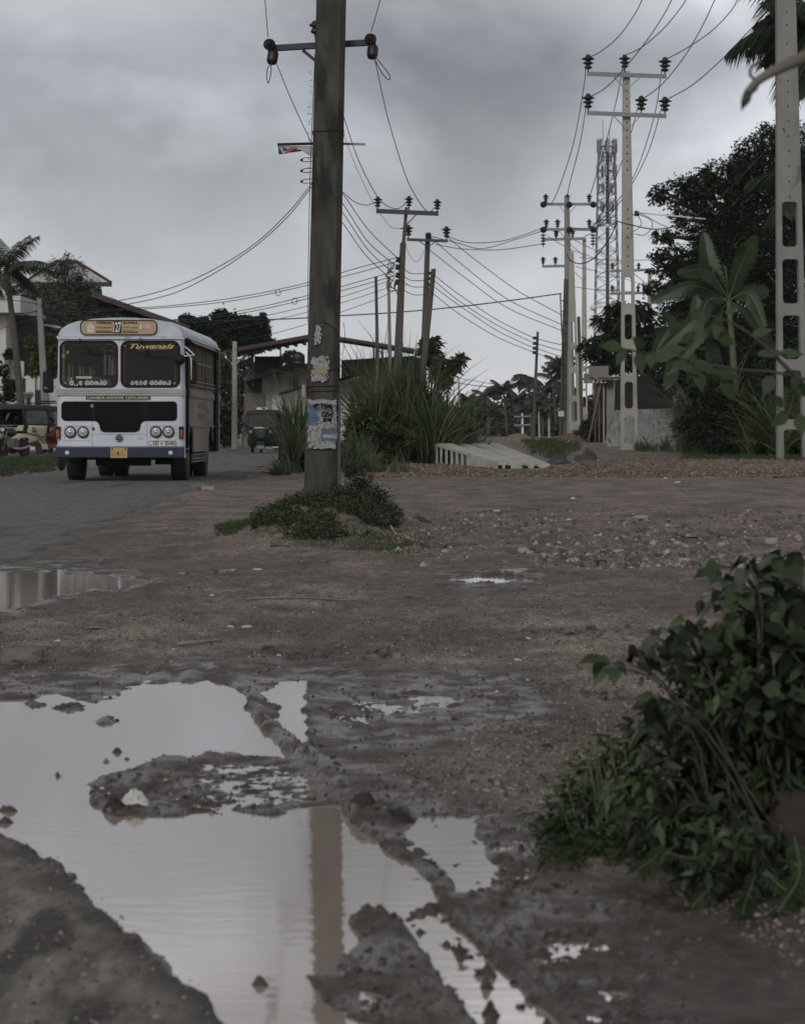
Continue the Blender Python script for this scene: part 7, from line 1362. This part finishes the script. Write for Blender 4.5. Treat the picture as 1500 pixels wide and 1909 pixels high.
stick('long pale stick lying across the middle of the lot', [(458, 1120), (520, 1120), (590, 1121), (655, 1123)], 2.4, 'pale_bark'); stick('grey weathered plank left of centre above the big puddle', [(330, 1203), (370, 1202), (412, 1198)], 4.5, 'plank_grey', 'plank', cat_='plank', lift=.012); stick('crooked pale branch near the end of the narrow puddle', [(612, 1256), (640, 1251), (668, 1250), (710, 1247)], 2.2, 'pale_bark', 'branch', cat_='branch'); stick('pale splinter of wood on the far gravel', [(1175, 921), (1202, 921)], 1.6, 'pale_wood'); stick('pale lath on the gravel near the right pole', [(1312, 891), (1330, 892)], 1.6, 'pale_wood'); stick('black bent stick in the rubble strip', [(1255, 1000), (1262, 992), (1262, 1004), (1290, 1005), (1320, 1004)], 1.6, 'black_wood'); stick('black hose on the gravel at the right edge', [(1440, 892), (1470, 890), (1520, 888)], 1.5, 'cable', 'hose', cat_='hose'); stick('brownish stick on the upper gravel beyond the mound', [(728, 1002), (738, 1008)], 1.4, 'pale_wood', lift=.03); stick('short stick above the far small puddle', [(748, 1113), (775, 1111), (800, 1113)], 1.8, 'pale_bark'); stick('dark stick under the mound', [(503, 1024), (520, 1024), (540, 1025)], 1.8, 'bark'); stick('long lath on the dirt right of the mound', [(695, 910), (720, 909), (752, 911)], 1.2, 'pale_bark')
def crumple(label, px, py, wd, ht, m, name='rag', seed=1, group=None, Y=None, cat_='rag', z=None):
    Y = Y or F/(py-HZ); u = U(Y); X0 = (px-750)*u; n = 16; k = np.linspace(-1, 1, n); A, B = np.meshgrid(k, k); Xw = X0+A*wd*u/2*(1+.3*(fbm(B*2+seed, A*0+seed, 2, seed)-.5)); Yw = Y+B*wd*u*.35
    Z = (gza(Xw.ravel(), Yw.ravel()).reshape(n, n) if z is None else z)+ht*u*np.clip(1-A*A-B*B*.8, 0, 1)*fbm(A*2.4+seed, B*2.4, 4, seed)*1.9+.002-(np.maximum(abs(A), abs(B)) > .9)*.01
    V = np.stack([Xw, Yw, Z], 2).reshape(-1, 3); i = np.arange(n-1)[:, None]*n+np.arange(n-1)[None]; o = npmesh(name, V, np.stack([i, i+1, i+n+1, i+n], 2), MATS[m], None, origin=(X0, Y, float(Z.min()))); tag(o, label, cat_, group); return o
mat('black_rag', (.010, .009, .009), (.022, .02, .019), scale=8, rough=.7); mat('green_cloth', (.012, .03, .024), (.02, .045, .036), rough=.7); mat('tarp_dark', (.02, .022, .02), (.04, .042, .038), scale=4, rough=.6); mat('plastic_pale', (.35, .35, .33), (.5, .5, .47), scale=20, rough=.5)
crumple('black muddy rag on the puddle rim, beside the reflection of the pole', 676, 1512, 58, 20, 'black_rag', seed=3); crumple('flat black rag right of the bigger black rag', 750, 1522, 56, 14, 'black_rag', seed=5); crumple('dirty white plastic lump on the drowned mud bar', 252, 1496, 56, 20, 'plastic_pale', 'plastic_bag', 7, cat_='plastic bag', z=-.004); crumple('dark soaked cloth beside the white plastic lump', 215, 1502, 44, 14, 'black_rag', seed=8, z=-.006); crumple('dark green cloth at the right foot of the mound', 785, 984, 44, 6, 'green_cloth', 'cloth', 9, cat_='cloth')
crumple('dark crumpled tarpaulin on the gravel bank left of the tall slotted pole', 1092, 864, 56, 24, 'tarp_dark', 'tarpaulin', 11, cat_='tarpaulin'); crumple('grey cement bag lying between the channels and the tarpaulin', 1042, 874, 48, 18, 'tarp_dark', 'cement_bag', 13, cat_='bag')
for i, (x, y, w_) in enumerate(((480, 1058, 20), (465, 889, 8), (1185, 968, 14), (1060, 973, 12), (1005, 985, 9), (520, 1220, 9), (985, 1190, 14), (107, 1195, 14), (460, 1171, 22), (430, 1171, 14), (805, 992, 9), (925, 953, 14), (1240, 892, 10), (1290, 884, 16), (1262, 900, 14), (395, 1110, 10), (965, 1234, 16), (1068, 930, 14), (925, 1290, 8))): crumple('scrap of pale litter on the ground '+('below the mound', 'near the rickshaw side of the lot', 'on the far rubble', 'at the left of the rubble', 'by the left end of the rubble', 'above the narrow puddle', 'in the centre right dirt', 'near the flat topped rock', 'left of the grey plank tip', 'just above the grey plank', 'beside the dark green cloth', 'on the back rubble edge', 'on the right gravel', 'on the right bank crest', 'on the right bank foot', 'at the puddle on the left', 'right of the centre dirt', 'behind the rubble', 'beside the thin long puddle')[i], x, y, w_, 2.2, 'litter_white', 'litter', 30+i, 'scraps of litter', cat_='litter')
def heap(label, px, py, Y, wd, ht, m, name, seed, z0=None, cat_='heap'):
    u = U(Y); n = 48; k = np.linspace(-1, 1, n); A, B = np.meshgrid(k, k); r = np.sqrt(A*A+B*B); X0 = (px-750)*u; Z = np.clip(1-r**1.6, 0, 1)*ht*u*(.6+.8*fbm(A*2+seed, B*2, 4, seed)); base = gz(X0, Y) if z0 is None else z0
    Z = Z+base-.05+(fbm(A*14, B*14, 3, seed)-.5)*.05*(r < 1); V = np.stack([X0+A*wd*u/2, Y+B*wd*u/2, Z], 2).reshape(-1, 3); i = np.arange(n-1)[:, None]*n+np.arange(n-1)[None]; o = npmesh(name, V, np.stack([i, i+1, i+n+1, i+n], 2), MATS[m], None, True, origin=(X0, Y, base)); tag(o, label, cat_); return o
mat('sand', (.14, .11, .075), (.20, .16, .115), scale=6, rough=.95, bump=.5); mat('spoil', (.09, .06, .045), (.14, .10, .075), scale=6, rough=.95, bump=.5)
heap('brown sand heap in front of the far palms', 966, 832, 138, 78, 24, 'sand', 'sand_heap', 3, .27); heap('low spoil heap at the foot of the leaning pair of poles', 1066, 840, 128, 70, 18, 'spoil', 'spoil_heap', 5)
for i, (a, b) in enumerate((((978, 836), (1000, 816)), ((984, 838), (1003, 815)), ((992, 838), (1006, 818)), ((1000, 836), (1008, 822)))):
    g = MB(); g.tube([P(*a, 132), P(*b, 132)], 1.7*U(132), 6); tag(g.build('bamboo_pole', MATS['pale_bark'], None), ('leftmost', 'second', 'third', 'rightmost')[i]+' of the cut poles leaning beside the sand heap', 'pole', 'cut poles by the sand heap')
for i, (a, b) in enumerate((((1036, 832), (1062, 822)), ((1042, 833), (1072, 826)), ((1046, 836), (1082, 834)), ((1060, 838), (1084, 838)))):
    g = MB(); g.bar(P(*a, 124), P(*b, 124), 2.5*U(124), 2*U(124)); tag(g.build('white_lath', MATS['litter_white'], None), ('highest', 'second', 'third', 'lowest')[i]+' of the white laths on the spoil heap', 'lath', 'white laths on the spoil heap')
# floating leaf, curled dry leaf
def onelf(label, px, py, n, ln, m, seed, name='fallen_leaf', z=None):
    Y = F/(py-HZ); X = (px-750)*U(Y); r = np.random.default_rng(seed); zz = (gz(X, Y) if z is None else z)+.006; az = r.uniform(0, 6.28, n); D = np.stack([np.cos(az), np.sin(az), r.uniform(.1, .9, n)], 1)
    V, Fq, T = strips(np.tile([X, Y, zz], (n, 1)), D, np.tile([0, 0, 1.], (n, 1)), ln*U(Y)*r.uniform(.7, 1.2, n), ln*.4*U(Y), OVAL, .7); o = npmesh(name, V, Fq, MATS[m], None, tone=T, origin=(X, Y, zz)); tag(o, label, 'leaf')
onelf('small dark leaf floating alone on the left of the big puddle', 108, 1437, 5, 14, 'weed_dark', 2, z=WL); onelf('curled dry leaf on the wet mud left of the leafy bush', 1018, 1648, 5, 42, 'dry_leaf', 4); onelf('dark fallen leaf in the centre right dirt', 1118, 1124, 3, 12, 'weed_dark', 5); onelf('dark fallen leaf nearer the small far puddle', 978, 1100, 3, 12, 'weed_dark', 8)
# ================================================================ FOREGROUND BUSH
def bush():
    YF = 6.3; X0 = (1440-750)*U(YF); root = thing('leafy_bush', 'big dark leafy bush in the right foreground overhanging the mud', 'bush', (X0, YF, 0)); q = []; g = MB(); base = P(1460, 1640, YF)
    big = [(1440, 1062, 50, 24, 6.9), (1335, 1062, 22, 12, 6.9), (1395, 1040, 24, 12, 6.9), (1480, 1035, 30, 16, 6.9), (1385, 1085, 45, 28, 6.8), (1340, 1120, 34, 34, 6.7), (1480, 1100, 60, 45, 6.8), (1300, 1165, 40, 26, 6.6), (1255, 1180, 34, 22, 6.5), (1205, 1210, 34, 18, 6.4), (1160, 1228, 24, 12, 6.4), (1140, 1235, 12, 8, 6.4), (1270, 1215, 44, 24, 6.5), (1350, 1200, 60, 40, 6.6), (1430, 1190, 70, 60, 6.7), (1500, 1230, 80, 90, 6.7), (1225, 1300, 16, 20, 6.3), (1200, 1345, 12, 20, 6.3), (1390, 1290, 80, 50, 6.5), (1470, 1340, 90, 70, 6.5), (1560, 1200, 90, 120, 6.8)]
    mid = [(1330, 1300, 55, 36, 6.5), (1285, 1250, 36, 26, 6.5), (1390, 1370, 70, 46, 6.5), (1250, 1330, 40, 34, 6.4), (1360, 1250, 50, 36, 6.5), (1270, 1370, 46, 36, 6.5), (1330, 1400, 60, 46, 6.5), (1210, 1420, 50, 34, 6.4), (1420, 1450, 90, 60, 6.5), (1300, 1480, 80, 50, 6.4), (1180, 1480, 60, 40, 6.3), (1240, 1540, 70, 46, 6.2), (1350, 1560, 80, 56, 6.2), (1440, 1600, 80, 50, 6.2), (1300, 1610, 60, 36, 6.1), (1540, 1450, 90, 120, 6.6)]
    for blobs, n, lf, asp in ((big, 900, 52, .62), (mid, 3200, 36, .36)):
        ar = np.array([b[2]*b[3] for b in blobs], float); ar /= ar.sum()
        for b, a in zip(blobs, ar):
            k = max(5, int(n*a)); Y = b[4]; u = U(Y); c = np.array(P(b[0], b[1], Y)); d = rdir(k)*(rng.uniform(.1, 1, k)**.5)[:, None]*np.array([b[2]*u, .22, b[3]*u]); D = rdir(k, -.9, .25); D[:, 1] -= .3; N = rdir(k, .1, 1)+np.array([0, -.5, .6]); Ls = lf*u*rng.uniform(.55, 1.15, k); q.append(strips(c+d, D, N, Ls, Ls*asp, OVAL, .3))
            e = Vector(c); s = spline([base+Vector((random.uniform(-.15, .2), random.uniform(-.1, .3), -.2)), base.lerp(e, .6)+Vector((0, 0, .08)), e], 10); g.tube(s, [.004*(1-.75*i/(len(s)-1))+.0008 for i in range(len(s))], 5)
    V, Fq, T = cat(q); npmesh('leaves', V, Fq, MATS['bush_leaf'], root, tone=T); g.build('stems', MATS['bark'], root)
    # a few yellowed and dry leaves
    Pd = np.array([P(random.uniform(1180, 1490), random.uniform(1080, 1620), random.uniform(6.1, 6.5)) for _ in range(16)]); n_ = len(Pd); V2, F2, T2 = strips(Pd, rdir(n_, -.9, .1), rdir(n_, 0, 1)+[0, -.6, .4], rng.uniform(18, 32, n_)*U(6.3), 10*U(6.3), OVAL, .3); npmesh('yellow_leaves', V2, F2, MATS['dry_leaf'], root, tone=T2*.5)
    # dense inner leaves
    V, Fq, T = cloud([(1420, 1330, 120, 110, 6.9), (1380, 1480, 120, 90, 6.7), (1300, 1530, 110, 70, 6.6), (1480, 1560, 110, 100, 6.6), (1460, 1200, 90, 80, 7.0)], 6.8, 15000, 30, .5, 14, OVAL, .3); npmesh('inner_leaves', V, Fq, MATS['bush_leaf'], root, tone=T)
    # trailing shoots along the mud
    q = []; g = MB()
    for a, b, c in (((1300, 1590), (1330, 1640), (1290, 1700)), ((1420, 1600), (1390, 1680), (1385, 1715)), ((1400, 1570), (1440, 1640), (1500, 1690)), ((1240, 1570), (1220, 1600), (1190, 1630)), ((1480, 1560), (1490, 1630), (1450, 1710)), ((1340, 1560), (1300, 1600), (1240, 1600))):
        Y0, Y1 = 6.1, min(5.95, F/(c[1]-HZ)*1.0+.02); s = spline([P(*a, Y0), P(*b, (Y0+Y1)/2), P(*c, Y1)+Vector((0, 0, .01))], 14); g.tube(s, .0022, 5)
        for i in range(2, len(s)):
            for sg in (-1, 1): d = (s[i]-s[i-1]).normalized(); sv = d.cross(Vector((0, -.6, 1))).normalized(); q.append(strips(np.array([s[i]]), np.array([sv*sg*.9+d*.8+Vector((0, -.1, random.uniform(-.5, .2)))]), np.array([[0, -.7, 1.]]), 34*U(6)*random.uniform(.7, 1.1), 10*U(6), OVAL, .25))
    V, Fq, T = cat(q); npmesh('trailing_leaves', V, Fq, MATS['weed_leaf'], root, tone=T*.5); g.build('trailing_stems', MATS['weed_stem'], root)
bush()
def weeds():
    root = thing('weed_patch', 'light green weeds and grass spilling from the bush onto the dirt', 'weeds', ((1120-750)*U(7), 7.2, 0)); q = []
    for cx, cy, rx, ry, Y, n in ((1120, 1440, 60, 34, 7.2, 230), (1180, 1400, 60, 30, 7.2, 200), (1080, 1490, 60, 30, 7.0, 230), (1050, 1540, 50, 22, 6.9, 170), (1150, 1510, 70, 34, 6.9, 260), (1230, 1350, 50, 30, 7.1, 170), (1280, 1330, 40, 36, 7.1, 120), (1130, 1560, 80, 24, 6.7, 240), (1200, 1470, 50, 40, 6.8, 200)):
        u = U(Y); c = np.array(P(cx, cy, Y)); Pn = c+rng.normal(0, .55, (n, 3))*np.array([rx*u, .15, ry*u]); D = rdir(n, -.2, .9); D[:, 1] -= .2; Ls = rng.uniform(22, 46, n)*u; q.append(strips(Pn, D, rdir(n, .2, 1)+[0, -.4, .5], Ls, Ls*rng.uniform(.14, .3, n), OVAL, .35))
    n = 380; px = rng.uniform(1000, 1330, n); py = rng.uniform(1560, 1625, n)-(px-1000)*.04; Y = F/(py-HZ); X = (px-750)*Y/F; az = rng.uniform(0, 6.28, n); D = np.stack([np.cos(az)*.7, np.sin(az)*.5, np.ones(n)], 1); q.append(strips(np.stack([X, Y, np.zeros(n)-.01], 1), D, np.stack([np.sin(az), -np.cos(az)-.5, np.zeros(n)], 1), rng.uniform(.05, .2, n), .005, BLADE, .5))
    V, Fq, T = cat(q); npmesh('leaves', V, Fq, MATS['weed_leaf'], root, tone=T); g = MB()
    for k in range(34): x = random.uniform(1020, 1300); y1 = random.uniform(1350, 1500); Y = 7; g.tube(spline([P(x+random.uniform(-30, 30)+20, 1575, Y-.3), P(x+10, (y1+1570)/2, Y-.1), P(x-random.uniform(0, 30), y1, Y)], 6), .0018, 4)
    g.build('stems', MATS['weed_stem'], root)
weeds()
def shrub():
    """a tall shrub rooted outside the right of the frame, whose blurred twigs reach in"""
    root = thing('overhanging_shrub', 'out of focus twig of broad green leaves hanging across the slotted poles', 'shrub', P(1680, 1560, 6.9)); g = MB(); q = []
    def twig(ctrl, lv):
        s = spline([P(*c) for c in ctrl], 14); g.tube(s, [.006*(1-.7*i/(len(s)-1)) for i in range(len(s))], 5)
        for (x, y, Y, dx, dz, ln, wd) in lv: q.append(strips(np.array([P(x, y, Y)]), np.array([[dx, -.2, dz]]), np.array([[0., -1., .45]]), ln*U(Y), wd*U(Y), OVAL, .15))
    tw = 7.0
    twig([(1690, 1560, 6.9), (1650, 1100, 7), (1560, 770, 7), (1480, 700, 7), (1380, 690, 7), (1270, 668, 7), (1160, 650, 7), (1120, 640, 7)],
     [(1160, 648, tw, -.9, .2, 48, 26), (1165, 650, tw, -.5, -.8, 36, 20), (1190, 655, tw, .15, -1, 40, 26), (1200, 650, tw, -.3, .35, 40, 20), (1215, 655, tw, -.1, -1, 30, 26), (1230, 650, tw, 1, .1, 56, 18), (1240, 665, tw, .9, -.35, 70, 24), (1210, 670, tw, .8, .25, 60, 24), (1290, 672, tw, 1, -.4, 60, 22), (1300, 690, tw, .2, -.9, 40, 26), (1265, 695, tw, -.5, -.4, 40, 18), (1330, 690, tw, .9, -.2, 50, 30), (1350, 700, tw, .3, -1, 44, 30), (1410, 660, tw, 1, .15, 60, 20), (1440, 700, tw, -.4, -.7, 40, 28), (1450, 660, tw, .8, .1, 50, 22), (1480, 690, tw, .2, -1, 50, 24), (1270, 640, tw, .5, .6, 40, 16), (1305, 600, tw, -.3, -1, 36, 22), (1330, 620, tw, .3, .8, 44, 20), (1370, 640, tw, -.8, .3, 40, 22), (1400, 625, tw, .7, .3, 46, 20)])
    twig([(1560, 770, 7), (1520, 790, 7), (1470, 770, 7), (1440, 760, 7)], [(1470, 770, tw, -.7, -.4, 44, 26), (1490, 770, tw, .1, -1, 40, 28), (1460, 760, tw, -.4, .5, 40, 22), (1500, 740, tw, -.2, .8, 40, 24)])
    twig([(1480, 700, 7), (1420, 640, 7), (1360, 600, 7), (1310, 585, 7)], [(1312, 590, tw, -.8, .1, 36, 16), (1340, 590, tw, -.2, -.9, 40, 22), (1350, 585, tw, .5, .3, 34, 14)])
    V, Fq, T = cat(q); npmesh('leaves', V, Fq, MATS['bush_leaf2'], root, tone=T*.6+.3); g.build('stems', MATS['bark'], root)
leafmat('bush_leaf2', (.016, .032, .010), (.04, .066, .024), 5, trans=.3)
shrub()
g = MB(); YN = 5.0; s = spline([P(1620, 60, YN), P(1540, 90, YN), P(1495, 108, YN), P(1450, 128, YN), P(1415, 148, YN), P(1392, 172, YN)], 20); k = len(s)
root = thing('dead_branch', 'out of focus dead branch with a dark tip jutting in at the top right corner', 'branch', P(1700, 1500, 5.6)); g.tube([P(1700, 1500, 5.6), P(1720, 700, 5.3), P(1670, 120, 5.1)]+s, [.02, .018, .015]+[(15-8*i/(k-1))*U(YN) for i in range(k)], 8); g.build('wood', MATS['pale_bark'], root)
g = MB(); g.tube(spline([P(1412, 150, YN), P(1398, 140, YN), P(1400, 124, YN), P(1412, 118, YN), P(1420, 114, YN)], 10), [4*U(YN)]*4+[3*U(YN)]*4+[2*U(YN)]*3, 6) if False else g.tube(spline([P(1412, 150, YN), P(1398, 140, YN), P(1400, 124, YN), P(1412, 118, YN), P(1420, 114, YN)], 10), 3.2*U(YN), 6); g.build('hook', MATS['bark'], root)
V, Fq, T = strips(np.array([P(1415, 152, YN), P(1405, 160, YN), P(1398, 168, YN)]), np.array([[-1., 0, -.9], [-.7, -.1, -.8], [-.3, 0, -.6]]), np.array([[0., -1, .3]]*3), 40*U(YN), 18*U(YN), OVAL, .1); npmesh('leaf', V, Fq, MATS['bush_leaf'], root, tone=T)
# grit on the paved corner
n = 1500; px = rng.uniform(-50, 460, n); py = rng.uniform(1545, 1960, n); kk_ = sdf(px, py, PAVE) < -4; px, py = px[kk_], py[kk_]; Y = F/(py-HZ); X = (px-750)*Y/F
o = rocks(X, Y, .003*(4**(rng.random(len(X))**2)), M_GRAV, 'grit', 'grit and crumbs on the paved corner at the lower left', lift=.3)
o.location[2] = .036
# ================================================================ AIR
def haze(density):
    g = MB(local=True); g.box((0, 625, 24), (1480, 1360, 52)); o = g.build('haze', None, None, local=True); m = bpy.data.materials.new('haze'); m.use_nodes = True; t = m.node_tree; t.nodes.clear()
    v = t.nodes.new('ShaderNodeVolumePrincipled'); v.inputs['Density'].default_value = density; v.inputs['Color'].default_value = (.85, .87, .9, 1); ou = t.nodes.new('ShaderNodeOutputMaterial'); t.links.new(v.outputs[0], ou.inputs['Volume']); o.data.materials.append(m); tag(o, 'thin pale humid haze hanging over the whole lot', 'haze', kind='stuff')
haze(.00012)
